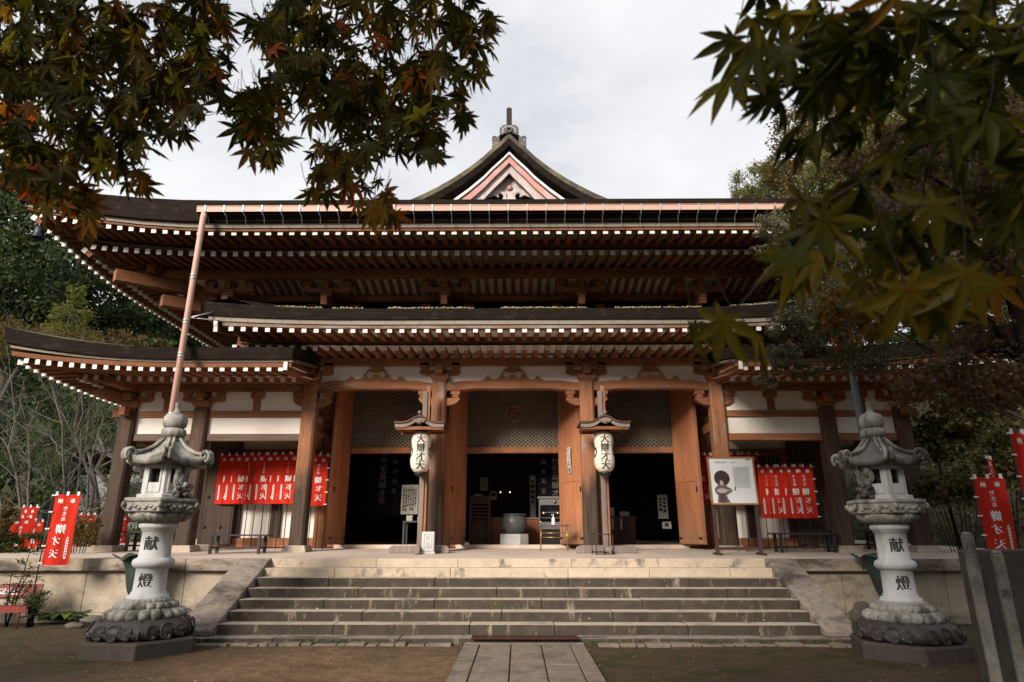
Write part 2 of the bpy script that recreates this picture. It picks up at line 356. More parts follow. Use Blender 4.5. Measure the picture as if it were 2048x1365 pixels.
BARKP = stone('pale_bark', (0.08, 0.07, 0.06), (0.155, 0.14, 0.12), (0.11, 0.10, 0.085), 9, (3, 3, 1), (0.55, 0.68), 0.95, 0.4)
TWIG = plain('dark_twig', (0.014, 0.010, 0.008), 0.9, spec=0.05)
BRN = plain('purple_brown_paint', (0.07, 0.035, 0.032), 0.6)
FRAMEO = plain('varnished_frame', (0.40, 0.19, 0.06), 0.45)
# ================================================================== SETTING: ground, path
X0 = -0.11
def sstep(a, b, x):
    t = max(0.0, min(1.0, (x - a) / (b - a))); return t * t * (3 - 2 * t)
def hill(x, y):
    r = sstep(10.6, 22.0, x + 0.12 * max(0, 14 - y)) * sstep(1.0, 9.0, y) * (7.5 + 2.0 * sstep(10, 30, y)) + sstep(20, 60, x) * 14
    b = sstep(38, 90, y) * 10
    l = sstep(15, 60, -x) * sstep(14, 50, y) * 6
    n = 0.25 * math.sin(x * .7 + 1.3) * math.sin(y * .6) * (1 if (r + b + l) > .4 else 0)
    return max(r, b, 0) + l + n
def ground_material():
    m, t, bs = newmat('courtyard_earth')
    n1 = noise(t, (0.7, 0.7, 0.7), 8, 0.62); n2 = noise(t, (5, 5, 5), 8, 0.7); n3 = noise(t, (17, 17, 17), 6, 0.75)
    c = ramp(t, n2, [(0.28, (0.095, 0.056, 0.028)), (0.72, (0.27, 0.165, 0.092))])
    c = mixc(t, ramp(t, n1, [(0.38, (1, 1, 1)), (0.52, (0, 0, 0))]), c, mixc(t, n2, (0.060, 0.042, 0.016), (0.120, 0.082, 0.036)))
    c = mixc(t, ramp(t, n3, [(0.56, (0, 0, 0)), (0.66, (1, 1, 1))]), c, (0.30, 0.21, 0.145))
    # sun patch painted into bare earth left of path, shade into moss elsewhere
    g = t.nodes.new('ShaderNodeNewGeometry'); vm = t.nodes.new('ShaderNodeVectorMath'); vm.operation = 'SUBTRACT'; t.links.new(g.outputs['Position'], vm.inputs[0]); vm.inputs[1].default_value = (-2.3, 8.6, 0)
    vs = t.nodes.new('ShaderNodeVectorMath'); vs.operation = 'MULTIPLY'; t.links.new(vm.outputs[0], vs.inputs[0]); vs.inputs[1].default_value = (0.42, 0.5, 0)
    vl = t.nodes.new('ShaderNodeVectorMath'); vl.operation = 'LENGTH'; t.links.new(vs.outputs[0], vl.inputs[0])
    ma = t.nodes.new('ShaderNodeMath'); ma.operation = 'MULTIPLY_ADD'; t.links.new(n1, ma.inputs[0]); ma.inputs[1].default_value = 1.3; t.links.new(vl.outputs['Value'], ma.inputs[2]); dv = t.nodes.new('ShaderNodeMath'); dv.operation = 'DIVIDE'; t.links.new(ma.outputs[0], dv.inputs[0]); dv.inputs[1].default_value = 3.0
    moss_shade = mixc(t, n2, (0.046, 0.029, 0.014), (0.110, 0.074, 0.039))
    moss_shade = mixc(t, ramp(t, noise(t, (2.2, 2.2, 2.2), 7, 0.7), [(0.48, (0, 0, 0)), (0.60, (1, 1, 1))]), moss_shade, mixc(t, n3, (0.020, 0.022, 0.007), (0.062, 0.058, 0.019)))
    c = mixc(t, ramp(t, dv.outputs[0], [(1.25 / 3, (0, 0, 0)), (1.95 / 3, (1, 1, 1))]), c, moss_shade)
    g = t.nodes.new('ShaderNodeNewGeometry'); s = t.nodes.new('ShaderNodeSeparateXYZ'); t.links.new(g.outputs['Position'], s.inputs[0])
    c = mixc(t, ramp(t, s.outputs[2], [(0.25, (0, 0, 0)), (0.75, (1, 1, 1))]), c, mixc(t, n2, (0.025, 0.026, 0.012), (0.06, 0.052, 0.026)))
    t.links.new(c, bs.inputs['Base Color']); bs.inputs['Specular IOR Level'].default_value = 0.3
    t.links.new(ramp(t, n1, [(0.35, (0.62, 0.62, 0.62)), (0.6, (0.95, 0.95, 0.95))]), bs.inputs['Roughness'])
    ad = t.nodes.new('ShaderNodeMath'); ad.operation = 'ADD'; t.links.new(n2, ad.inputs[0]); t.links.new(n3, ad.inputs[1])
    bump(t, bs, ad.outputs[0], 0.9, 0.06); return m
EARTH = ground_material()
def ground():
    xs = sorted(set([-400, -250, -150, -100] + list(np.arange(-70, 71, 2.0)) + list(np.arange(-14, 24, 0.5)) + [100, 150, 250, 400]))
    ys = sorted(set([-200, -120, -60, -30, -15] + list(np.arange(-8, 40, 0.5)) + list(np.arange(40, 110, 3.0)) + [150, 250, 400, 700]))
    b = MB(); nx, ny = len(xs), len(ys)
    vs = [(x, y, hill(x, y) + (0.012 * math.sin(x * 2.1 + y) * math.sin(y * 1.7) if hill(x, y) < .05 else 0)) for x in xs for y in ys]
    fs = [(i * ny + j, (i + 1) * ny + j, (i + 1) * ny + j + 1, i * ny + j + 1) for i in range(nx - 1) for j in range(ny - 1)]
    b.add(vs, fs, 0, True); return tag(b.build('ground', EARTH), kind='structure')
ground()
def path():
    b = MB(); rr = random.Random(3); x0, x1 = -0.80, 0.98; xs = [x0, x0 + .24, x0 + .70, x0 + 1.14, x0 + 1.56, x1]
    for k in range(5):
        y = 10.22
        while y > -3:
            ln = rr.uniform(1.1, 1.8) if k in (0, 4) else rr.uniform(0.75, 1.7)
            b.box(xs[k] + .008, xs[k + 1] - .008, y - ln + .008, y - .006, -.1, .034 + rr.uniform(-.004, .004)); y -= ln
    b.box(x0 + .01, x1 - .01, 10.23, 10.335, -.1, .036)
    return tag(b.build('path', PATH, bevel=.008), kind='structure')
path()

# ================================================================== TERRACE AND STAIRS
P = 1.13
def fl(y): return P + 0.025 * (y - 12.72)
def terrace():
    t = thing('stone_terrace', 'pale granite terrace with a projecting coping that carries the temple hall', 'terrace', (0, 0, 0))
    xa, xb, yb = X0 - 11.85, X0 + 11.85, 34.0
    b = MB(); b.add([(xa, 12.72, P + .001), (xb, 12.72, P + .001), (xb, yb, fl(yb)), (xa, yb, fl(yb))], [(0, 1, 2, 3)]); b.build('floor_slab', FLOOR, t)
    rr = random.Random(5)
    b = MB()
    x = xa
    while x < xb - .1:
        ln = min(rr.uniform(1.3, 2.1), xb - x)
        if xb - x - ln < .5: ln = xb - x
        b.box(x + .003, x + ln - .003, 12.72, 13.25, P - .225, P); x += ln
    for sx, e in ((xa, 1), (xb, -1)):
        y = 13.26
        while y < yb:
            ln = min(rr.uniform(1.3, 2.1), yb - y + .01); b.box(sx, sx + e * .5, y + .003, y + ln - .003, P - .225, fl(y) - .002); y += ln
    b.build('coping', COPE, t, bevel=.012)
    b = MB(); x = xa + .14
    while x < xb - .2:
        ln = rr.uniform(0.8, 1.25)
        if xb - .14 - x - ln < .4: ln = xb - .14 - x
        b.box(x + .004, x + ln - .004, 12.86, 13.3, .16, P - .226); x += ln
    for sx, e in ((xa + .14, 1), (xb - .14, -1)):
        y = 13.31
        while y < yb: b.box(sx, sx + e * .4, y + .004, y + .99, .16, P - .226); y += 1.0
    b.build('wall_panel', GRAN, t, bevel=.006)
    b = MB(); b.box(xa + .02, xb - .02, 12.72, 13.2, -.05, .159); b.box(xa + .3, xb - .3, 13.2, yb, -.2, P - .24); b.build('foundation', COPE, t, bevel=.01)
terrace()
def stairs():
    t = thing('stone_staircase', 'broad flight of stained stone steps with sloping cheek slabs', 'staircase', (0, 0, 0))
    rr = random.Random(9); xa, xb = -4.69, 4.68
    # base slab
    b = MB(); x = -5.25
    while x < 5.2:
        ln = rr.uniform(1.2, 2.0)
        if 5.28 - x - ln < .5: ln = 5.28 - x
        b.box(x + .003, x + ln - .003, 10.36 + rr.uniform(-.006, .006), 10.9, -.1, .08 + rr.uniform(-.004, .004), mi=[1, 0, 1, 1, 1, 1]); x += ln
    b.build('base_slab', [SLAB, RISER], t, bevel=.01)
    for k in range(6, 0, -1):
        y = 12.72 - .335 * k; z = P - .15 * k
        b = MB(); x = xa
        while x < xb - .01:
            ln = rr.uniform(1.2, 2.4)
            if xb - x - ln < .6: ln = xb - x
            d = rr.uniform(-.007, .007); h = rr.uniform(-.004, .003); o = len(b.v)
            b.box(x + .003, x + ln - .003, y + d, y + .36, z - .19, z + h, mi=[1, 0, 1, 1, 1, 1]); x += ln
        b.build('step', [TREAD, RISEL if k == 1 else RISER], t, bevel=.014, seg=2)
    b = MB(); x = xa     # face stones of the top step, a few mm proud of the coping
    while x < xb - .01:
        ln = rr.uniform(1.4, 2.3)
        if xb - x - ln < .6: ln = xb - x
        b.box(x + .003, x + ln - .003, 12.705, 13.0, P - .19, P + .002, mi=[1, 0, 1, 1, 1, 1]); x += ln
    b.build('step', [FLOOR, RISEL], t, bevel=.012, seg=2)
    for s, x0, x1 in ((-1, -5.30, -4.695), (1, 4.685, 5.22)):
        b = MB(); M = Matrix(((0, 1, 0, x0), (1, 0, 0, 0), (0, 0, 1, 0), (0, 0, 0, 1)))
        poly = [(10.52, .081), (12.9, .081), (12.9, P + .004), (12.66, P + .004), (10.56, .17), (10.52, .17)]
        b.prism(poly, M, x1 - x0); o = b.build('cheek_slab', SLAB, t, bevel=.015)
    x = -5.2   # flat edging stones along the foot
    while x < 5.25:
        ln = rr.uniform(.12, .4)
        if not (x < 1.0 and x + ln > -.82): b = MB(); b.box(x + .01, x + ln - .01, 10.17 + rr.uniform(-.03, .05), 10.36, -.05, .028 + rr.uniform(-.012, .014)); b.build('edging_stone', PATH, t, bevel=.01)
        x += ln
    m = MB()
    m.box(-.70, .90, 10.25, 10.56, .087, .098)
    for i in range(48): m.box(-.69 + i * .0333, -.69 + i * .0333 + .018, 10.255, 10.555, .098, .108)
    tag(m.build('door_mat', plain('brown_rubber', (0.07, 0.028, 0.024), 0.35)), 'ribbed brown rubber mat across the foot of the stone steps', 'mat')
stairs()

# ================================================================== TEMPLE HALL
T = thing('temple_hall', 'vermilion timber temple hall with stacked dark bark roofs and a pink front gable', 'temple', (0, 0, 0))
CX = [X0 + v for v in (-9.33, -7.56, -4.95, -1.80, 1.80, 4.95, 7.56, 9.33)]
YC, YW = 15.24, 17.02
def part(b, name, mats, bevel=0.0, parent=T, seg=1): return b.build(name, mats, parent, bevel, None, seg)
def chamfered(b, x, y, z0, z1, w, c, mi=0):
    h = w / 2; p = [(-h + c, -h), (h - c, -h), (h, -h + c), (h, h - c), (h - c, h), (-h + c, h), (-h, h - c), (-h, -h + c)]
    b.add([(x + a, y + d, z0) for a, d in p] + [(x + a, y + d, z1) for a, d in p], [tuple(reversed(range(8))), tuple(range(8, 16))] + [(i, (i + 1) % 8, 8 + (i + 1) % 8, 8 + i) for i in range(8)], mi)
def column(x, y, ztop, m, w=.345, plinth=True):
    b = MB(); chamfered(b, x, y, fl(y) + (.14 if plinth else 0), ztop, w, .045); o = part(b, 'column', m)
    if plinth:
        q = MB(); q.box(x - .29, x + .29, y - .29, y + .29, fl(y) - .02, fl(y) + .142, taper=.055); q.build('plinth', GRAN, o, .012)
    return o
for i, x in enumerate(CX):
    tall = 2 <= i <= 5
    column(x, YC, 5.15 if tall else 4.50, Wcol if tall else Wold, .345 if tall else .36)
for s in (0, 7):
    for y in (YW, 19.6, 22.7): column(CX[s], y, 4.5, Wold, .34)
# arm outline used in every bracket: boat shape with a block at each end
def arm(b, cx, y, z, half, h, d=.15, blocks=True, mi=0, bw=.11):
    pts = [(-half, z + h), (-half, z + h * .45)] + [(-half + half * .55 * (1 - math.cos(t)) / 1.0 * .8, z + h * .45 * (1 - math.sin(t))) for t in np.linspace(.25, math.pi / 2, 5)]
    poly = pts + [(-p, q) for p, q in reversed(pts)]
    b.prism(poly, Matrix.Translation((cx, y - d / 2, 0)), d, mi)
    if blocks:
        for k in (-1, 1):
            c = cx + k * (half - bw)
            b.box(c - bw, c + bw, y - d / 2 - .02, y + d / 2 + .02, z + h + .06, z + h + .19, mi)
            b.box(c - bw + .03, c + bw - .03, y - d / 2, y + d / 2, z + h - .01, z + h + .06, mi)
def bearing_block(b, x, y, z, w=.44, h=.20, mi=0):
    b.box(x - w / 2, x + w / 2, y - w / 2, y + w / 2, z + h * .45, z + h, mi)
    b.add([(x - w * .33, y - w * .33, z), (x + w * .33, y - w * .33, z), (x + w * .33, y + w * .33, z), (x - w * .33, y + w * .33, z), (x - w / 2 + .004, y - w / 2 + .004, z + h * .45), (x + w / 2 - .004, y - w / 2 + .004, z + h * .45), (x + w / 2 - .004, y + w / 2 - .004, z + h * .45), (x - w / 2 + .004, y + w / 2 - .004, z + h * .45)],
          [(0, 3, 2, 1), (0, 1, 5, 4), (1, 2, 6, 5), (2, 3, 7, 6), (3, 0, 4, 7)], mi)
for i, x in enumerate(CX):
    b = MB()
    if 2 <= i <= 5:
        bearing_block(b, x, YC, 5.15); arm(b, x, YC - .02, 5.33, .50, .13, .16); b.box(x - .09, x + .09, YC - .36, YC + .3, 5.33, 5.56); part(b, 'bracket', Wx, .008)
        b = MB()     # corbel arms under the rainbow beams
        for k in (-1, 1):
            if (i == 2 and k < 0) or (i == 5 and k > 0): continue
            M = Matrix.Translation((x, YC - .09, 0)) @ Matrix.Scale(k, 4, (1, 0, 0))
            pl = [(.17, 4.57), (.30, 4.58), (.42, 4.63), (.50, 4.71), (.50, 4.77), (.17, 4.75)]
            b.prism(pl if k > 0 else pl, M, .18)
            c = x + k * .40
            b.box(c - .075, c + .075, YC - .10, YC + .10, 4.76, 4.84); b.box(c - .115, c + .115, YC - .11, YC + .11, 4.84, 4.935); part(b, 'corbel', Wx, .008); b = MB()
        if i in (2, 5):
            k = -1 if i == 2 else 1; M = Matrix.Translation((x, YC - .09, 0)) @ Matrix.Scale(k, 4, (1, 0, 0)); b = MB()
            b.prism([(.17, 4.56), (.28, 4.58), (.40, 4.66), (.42, 4.76), (.30, 4.80), (.17, 4.78)], M, .18); c = x + k * .31
            b.box(c - .12, c + .12, YC - .11, YC + .11, 4.80, 4.93)
        part(b, 'corbel', Wx, .008)
    else:
        bearing_block(b, x, YC, 4.50, .42, .18); arm(b, x, YC - .02, 4.66, .52, .14, .16); b.box(x - .08, x + .08, YC - .34, YC + .3, 4.68, 4.86)
        if i in (0, 7):
            b.beam((x, YC, 4.75), (x + (-.55 if i == 0 else .55), YC - .55, 4.80), .15, .2); b.beam((x, YC, 4.40), (x + (-.42 if i == 0 else .42), YC, 4.40), .15, .2); b.beam((x, YC, 4.40), (x, YC - .40, 4.40), .15, .2)
        part(b, 'bracket', Wx, .008)
# purlins and beams
b = MB(); b.box(CX[2] - 1.6, CX[5] + 1.6, YC - .12, YC + .12, 5.565, 5.765); part(b, 'purlin', Wx, .01)
for a, c in ((0, 2), (5, 7)):
    b = MB(); b.box(CX[a] - (1.1 if a == 0 else -.2), CX[c] + (1.1 if c == 7 else -.2), YC - .11, YC + .11, 4.925, 5.095); part(b, 'purlin', Wx, .01)
for s, i in ((-1, 0), (1, 7)):
    b = MB(); b.box(CX[i] - .11, CX[i] + .11, YC - 1.1, 33, 4.90, 5.07); part(b, 'purlin', Wy, .01)
for a, c in ((0, 1), (1, 2), (5, 6), (6, 7)):
    xa, xb = CX[a] + .16, CX[c] - .16
    b = MB(); b.box(xa, xb, YC - .03, YC + .03, 4.45, 4.924); part(b, 'plaster_panel', PLAS)
    b = MB(); b.box(xa, xb, YC - .075, YC + .075, 4.29, 4.449); part(b, 'beam', Wx, .008)
    b = MB(); b.box(xa, xb, YC - .03, YC + .03, 3.89, 4.289); part(b, 'plaster_panel', PLAS)
    b = MB(); b.box(xa - .02, xb + .02, YC - .08, YC + .08, 3.72, 3.889); part(b, 'beam', Wdkx if a < 2 else Wx, .008)
    xm = (xa + xb) / 2
    b = MB(); M = Matrix.Translation((xm, YC - .08, 0))
    b.prism([(-.085, 4.45), (.085, 4.45), (.085, 4.70), (.10, 4.74), (.17, 4.78), (.17, 4.92), (-.17, 4.92), (-.17, 4.78), (-.10, 4.74), (-.085, 4.70)], M, .16); part(b, 'strut', Wz, .006)
for s, i in ((-1, 0), (1, 7)):      # the same screens along both sides
    ys = [YC, YW, 19.6, 22.7]
    for y0, y1 in zip(ys, ys[1:]):
        b = MB(); b.box(CX[i] - .03, CX[i] + .03, y0 + .17, y1 - .17, 3.89, 4.90); part(b, 'plaster_panel', PLAS)
        b = MB(); b.box(CX[i] - .08, CX[i] + .08, y0 + .15, y1 - .15, 3.72, 3.889); b.box(CX[i] - .08, CX[i] + .08, y0 + .15, y1 - .15, 4.29, 4.45); part(b, 'beam', Wy, .008)
for s, (i, j) in ((-1, (1, 1)), (1, (6, 6))):   # tie beams from the front columns back to the wall
    for x in (CX[i], CX[2 if s < 0 else 5]):
        b = MB(); b.box(x - .07, x + .07, YC + .16, YW - .1, 4.02, 4.25); part(b, 'tie_beam', Wy, .008)
# plaster, rainbow beams and frog-leg struts of the three open bays
for a in (2, 3, 4):
    xa, xb = CX[a] + .17, CX[a + 1] - .17; xm = (xa + xb) / 2; hw = (xb - xa) / 2
    b = MB(); b.box(xa - .1, xb + .1, YC - .02, YC + .04, 5.12, 5.566); part(b, 'plaster_panel', PLAS)
    n = 14; top = []; bot = []
    for k in range(n + 1):
        u = -1 + 2 * k / n; e = sstep(.72, 1.0, abs(u))
        top.append((u * (hw + .01), 5.185 - .06 * e)); bot.append((u * (hw + .01), 4.935 + .045 * (1 - sstep(.62, .80, abs(u)))))
    b = MB(); b.prism(top[::-1] + bot, Matrix.Translation((xm, YC - .12, 0)), .24); part(b, 'rainbow_beam', Wx, .012)
    z = 5.186; h = .345
    half = [(0, .30), (.16, .30), (.22, .27), (.28, .18), (.34, .08), (.42, .035), (.52, .03), (.555, .085), (.60, .115), (.655, .10), (.68, .05), (.74, .03), (.78, 0)]
    b = MB(); out = [(p, z + q) for p, q in half] + [(-p, z + q) for p, q in reversed(half[1:])]
    b.prism(out, Matrix.Translation((xm, YC - .10, 0)), .07); o = part(b, 'frog_leg_strut', Wx, .006)
    q = MB()   # carved relief inside the strut
    rel = [(0, .20), (.08, .225), (.17, .235), (.245, .205), (.25, .15), (.20, .12), (.19, .07), (.15, .10), (.115, .055), (.085, .12), (.05, .15), (0, .14)]
    q.prism([(p, z + r) for p, r in rel] + [(-p, z + r) for p, r in reversed(rel[1:-1])], Matrix.Translation((xm, YC - .118, 0)), .03)
    q.build('carving', plain('worn_white_carving', (0.50, 0.40, 0.31), 0.8, var=.4, s=14), o, .006)
    b = MB(); b.box(xm - .135, xm + .135, YC - .14, YC + .1, 5.48, 5.60); b.box(xm - .10, xm + .10, YC - .13, YC + .1, 5.44, 5.48); part(b, 'bearing_block', Wx, .008)

# ---- inner wall with three doorways
OPEN = [(-4.37, -2.35), (-1.27, 1.23), (2.35, 4.27)]
for v in (-7.56, -4.95, -1.80, 1.80, 4.95, 7.56):
    b = MB(); b.lathe([(.21, fl(YW)), (.21, 8.0)], (X0 + v, YW, 0), 16); part(b, 'inner_column', Wz)
for k, (a, c) in enumerate(OPEN):
    xa, xb = X0 + a, X0 + c
    b = MB()
    for e, o in ((xa, -1), (xb, 1)): b.box(e + o * .001, e + o * .13, YW - .12, YW + .1, fl(YW) + .08, 5.62)
    b.box(xa - .0, xb + .0, YW - .10, YW + .1, 3.64, 3.80); part(b, 'door_frame', Wz, .01)
    b = MB(); b.box(xa - .2, xb + .2, YW - .16, YW + .12, fl(YW) - .02, fl(YW) + .085); part(b, 'threshold', FLOOR, .008)
    b = MB(); b.box(xa - .2, xb + .2, YW - .11, YW + .11, 5.45, 5.70); part(b, 'beam', Wx, .01)
    # lattice: two sets of crossing laths
    b = MB(); za, zb = 3.80, 5.45; H_ = zb - za; W_ = xb - xa; sl = .80; pitch = .115
    for sg in (1, -1):
        yy = YW - .02 + (.016 if sg > 0 else 0); kk = -int(H_ / sl / pitch) - 1
        while kk * pitch < W_ + H_ / sl + .2:
            u0 = kk * pitch
            pts = []
            # line: x = u0 + t ; z = t * sl   (sg=1), mirrored for sg=-1
            t0, t1 = max(0, -u0), min(W_ - u0, H_ / sl)
            if t1 > t0 + .02:
                xs_, xe_ = u0 + t0, u0 + t1
                A = (xs_, t0 * sl); B_ = (xe_, t1 * sl)
                if sg < 0: A = (W_ - A[0], A[1]); B_ = (W_ - B_[0], B_[1])
                b.beam((xa + A[0], yy, za + A[1]), (xa + B_[0], yy, za + B_[1]), .014, .030)
            kk += 1
    o = part(b, 'lattice', plain('weathered_lattice', (0.24, 0.205, 0.16), 0.85, var=.35, s=3))
    if k == 1:
        q = MB(); xm = (xa + xb) / 2 + .02; zz = 4.70
        for r_, w_ in ((.225, .016), (.185, .010)): q.tube([(xm + r_ * math.cos(t), YW - .05, zz + r_ * math.sin(t)) for t in np.linspace(0, 2 * math.pi, 33)], w_, 6)
        q.tube([(xm + .07, YW - .05, zz + .15), (xm + .08, YW - .05, zz - .02), (xm + .05, YW - .05, zz - .15)], [.012, .02, .008], 6)
        q.tube([(xm - .13, YW - .05, zz + .07), (xm - .03, YW - .05, zz + .05), (xm - .01, YW - .05, zz - .04), (xm - .06, YW - .05, zz - .11), (xm - .12, YW - .05, zz - .06)], [.008, .016, .018, .014, .006], 6)
        q.tube([(xm - .1, YW - .05, zz + .13), (xm, YW - .05, zz + .11), (xm + .07, YW - .05, zz + .04)], [.006, .016, .008], 6)
        q.build('crest', plain('brown_crest_wood', (0.36, 0.19, 0.11), 0.7), o)
# walls between and beside the doorways
segs = [(-7.56, -4.50), (-2.22, -1.40), (1.36, 2.22), (4.40, 7.56)]
for a, c in segs:
    b = MB(); b.box(X0 + a, X0 + c, YW + .0, YW + .05, fl(YW) + .25, 5.6); part(b, 'plaster_panel', PLAS)
    b = MB(); b.box(X0 + a, X0 + c, YW - .09, YW + .09, fl(YW) + .02, fl(YW) + .25); part(b, 'sill_beam', Wx, .01)
    if c - a > 2:
        for z0, z1 in ((3.55, 3.75), (4.62, 4.80)):
            b = MB(); b.box(X0 + a, X0 + c, YW - .08, YW + .07, z0, z1); part(b, 'beam', Wx, .01)
        for xm in ((a + .35, a + 1.40, c - .05) if a < 0 else (c - .35, c - 1.40, a + .05)):
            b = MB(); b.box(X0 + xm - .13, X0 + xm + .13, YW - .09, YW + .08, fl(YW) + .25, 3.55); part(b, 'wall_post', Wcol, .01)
        b = MB(); b.box(X0 + a + .5, X0 + c - .3, YW - .02, YW - .005, 2.75, 3.55, 0)
        n = int((c - a - .8) / .11)
        for k in range(n): b.box(X0 + a + .5 + k * .11, X0 + a + .56 + k * .11, YW - .06, YW - .021, 2.75, 3.55, 1)
        part(b, 'slatted_window', [INTER, plain('grey_slat', (0.10, 0.085, 0.075), 0.8)])
b = MB(); b.box(X0 - 7.56, X0 + 7.56, YW - .04, YW + .05, 5.70, 9.0); part(b, 'upper_wall', Wdark)
for s in (-1, 1):
    b = MB(); b.box(X0 + s * 7.56 - .05, X0 + s * 7.56 + .05, YW, 32, fl(YW), 8.8); part(b, 'side_wall', PLAS)
    for y in (YW + 2.6, YW + 5.7):
        b = MB(); b.box(X0 + s * 7.56 - .14, X0 + s * 7.56 + .14, y - .15, y + .15, fl(y), 6.5); part(b, 'wall_post', Wold)
b = MB(); b.box(X0 - 7.56, X0 + 7.56, 31.9, 32, 1, 8.8); part(b, 'rear_wall', PLAS)
# side doors folded open at both ends of the porch wall: boards with iron studs
for s in (-1, 1):
    b = MB(); xa, xb = sorted((X0 + s * 7.20, X0 + s * 8.05)); b.box(xa, xb, YW - .22, YW - .13, fl(YW) + .09, 4.3); o = part(b, 'board_door', Wold, .008)
    q = MB()
    for z in (1.75, 2.5, 3.3):
        for x in (xa + .15, xa + .55): q.ball((x, YW - .23, z), (.045, .03, .045), 8, 5)
    q.build('stud', IRON, o)
# door leaves, swung outwards
LEAVES = [(-4.38, 97, 1.0, 1), (-2.35, -99, 1.0, -1), (-1.28, 104, 1.18, 1), (1.23, -116, 1.18, -1), (2.35, 100, 1.0, 1), (4.27, -108, 1.06, -1)]
for hx, ang, ww, sg in LEAVES:
    rz = R(ang if sg > 0 else ang + 180)      # leaf local +x runs from hinge to free edge
    a = R(-ang) if sg > 0 else R(180 - ang)
    dx, dy = math.cos(a), math.sin(a)
    M = Matrix(((dx, -dy, 0, X0 + hx), (dy, dx, 0, YW - .10), (0, 0, 1, 0), (0, 0, 0, 1)))
    b = MB(); z0, z1 = fl(YW) + .10, 5.42
    b.box(.01, ww, -.045, .045, z0, z1, 0, 0, M)
    for f in (-.058, .046):
        b.box(.02, .14, f, f + .012, z0 + .01, z1 - .01, 0, 0, M); b.box(ww - .13, ww - .01, f, f + .012, z0 + .01, z1 - .01, 0, 0, M)
        for zz in (z0 + .01, z0 + 1.5, z1 - .16): b.box(.14, ww - .13, f, f + .012, zz, zz + .15, 0, 0, M)
    o = part(b, 'door_leaf', Wdoor, .006)
    for f in (-.07, .058):
        for u0, u1, z_0, z_1, f0, f1 in ((ww - .16, ww - .02, z0 + .12, z0 + .17, f, f + .012), (0, .16, z0 + .12, z0 + .17, f, f + .012), (ww - .10, ww - .06, 2.58, 2.70, f - .01 if f < 0 else f, f + .012 if f < 0 else f + .022)):
            q = MB(); q.box(u0, u1, f0, f1, z_0, z_1, 0, 0, M); q.build('iron_fitting', IRON, o)

# ---- dark interior
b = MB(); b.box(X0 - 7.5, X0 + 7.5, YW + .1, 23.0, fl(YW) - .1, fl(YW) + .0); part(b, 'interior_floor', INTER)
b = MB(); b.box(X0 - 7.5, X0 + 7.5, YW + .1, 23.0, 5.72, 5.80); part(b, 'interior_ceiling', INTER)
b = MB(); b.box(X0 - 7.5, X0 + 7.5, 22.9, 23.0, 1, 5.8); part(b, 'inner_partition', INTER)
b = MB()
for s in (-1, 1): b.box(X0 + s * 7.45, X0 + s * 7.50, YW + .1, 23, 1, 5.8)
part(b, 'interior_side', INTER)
# ================================================================== ROOFS
def eave_run(corners, flags, closed, ztop, rise, rl, stations, S, n=26, kx=None):
    """loft a strip along an eave. corners(s): plan polyline at inset s; flags mark true corners (the eave curls up there);
    stations: (inset, dz, share of the corner rise)."""
    rows = []
    for s, dz, share in stations:
        pl = corners(s); m = len(pl); segn = m if closed else m - 1; row = []
        for i in range(segn):
            a, c = Vector(pl[i]).to_2d(), Vector(pl[(i + 1) % m]).to_2d(); ln = (c - a).length
            for k in range(n):
                u = k / n; u = 0.5 - 0.5 * math.cos(math.pi * u) if True else u
                p = a.lerp(c, u); da = u * ln if flags[i] else 1e9; dc = (1 - u) * ln if flags[(i + 1) % m] else 1e9
                d = min(da, dc); row.append((p.x, p.y, ztop + dz + share * rise * max(0.0, 1 - d / rl) ** 2.0))
        if not closed:
            p = Vector(pl[-1]).to_2d(); row.append((p.x, p.y, ztop + dz + share * rise * (1.0 if flags[-1] else 0)))
        rows.append(row)
    return rows
def loft(b, rows, closed, mi=0, smooth=False):
    n = len(rows[0]); vs = [p for r in rows for p in r]; fs = []
    for i in range(len(rows) - 1):
        for j in range(n if closed else n - 1):
            k = (j + 1) % n; fs.append((i * n + j, i * n + k, (i + 1) * n + k, (i + 1) * n + j))
    b.add(vs, fs, mi, smooth)

RAFT = []      # every rafter: (p_end, p_back, width, height, material set) ; built after all roofs are known
YF = 13.15; YBK = 36.0; AM = 11.72
# ---- main roof: hipped skirt
def main_c(s): return [(X0 - AM + s, YF + s), (X0 + AM - s, YF + s), (X0 + AM - s, YBK - s), (X0 - AM + s, YBK - s)]
ZM = 9.05; RM, RL = .60, 5.0
def mprof(s): return .285 * s + .012 * s * s - .03 * math.exp(-s) * s
b = MB()
loft(b, eave_run(main_c, (1, 1, 1, 1), True, ZM, RM, RL, [(s, mprof(s), .88 * max(0, 1 - s / 4.4) ** 2.5) for s in (0, .4, .9, 1.5, 2.3, 3.2, 4.4)], 4.4), True, 0, True)
loft(b, eave_run(main_c, (1, 1, 1, 1), True, ZM, RM, RL, [(0, 0, .88), (.03, -.28, .94), (.06, -.52, 1), (.35, -.52, 1)], 1), True, 1, False)
part(b, 'roof', [ROOFTOP, BARK])
b = MB(); loft(b, eave_run(main_c, (1,) * 4, True, ZM, RM, RL, [(.35, -.522, 1), (.15, -.522, 1), (.17, -.63, 1), (.36, -.63, 1)], 1), True); part(b, 'eave_board', CREAM)
b = MB(); loft(b, eave_run(main_c, (1,) * 4, True, ZM, RM, RL, [(.36, -.632, 1), (.20, -.632, 1), (.21, -.69, 1), (.36, -.69, 1)], 1), True); part(b, 'eave_beam', Wred)
b = MB(); loft(b, eave_run(main_c, (1,) * 4, True, ZM, RM, RL, [(.30, -.655, 1), (1.5, -.50, .55)], 1), True); loft(b, eave_run(main_c, (1,) * 4, True, ZM, RM, RL, [(1.0, -.83, .62), (2.25, -.66, .35), (3.9, -.40, 0)], 1), True); part(b, 'soffit', BOARD)
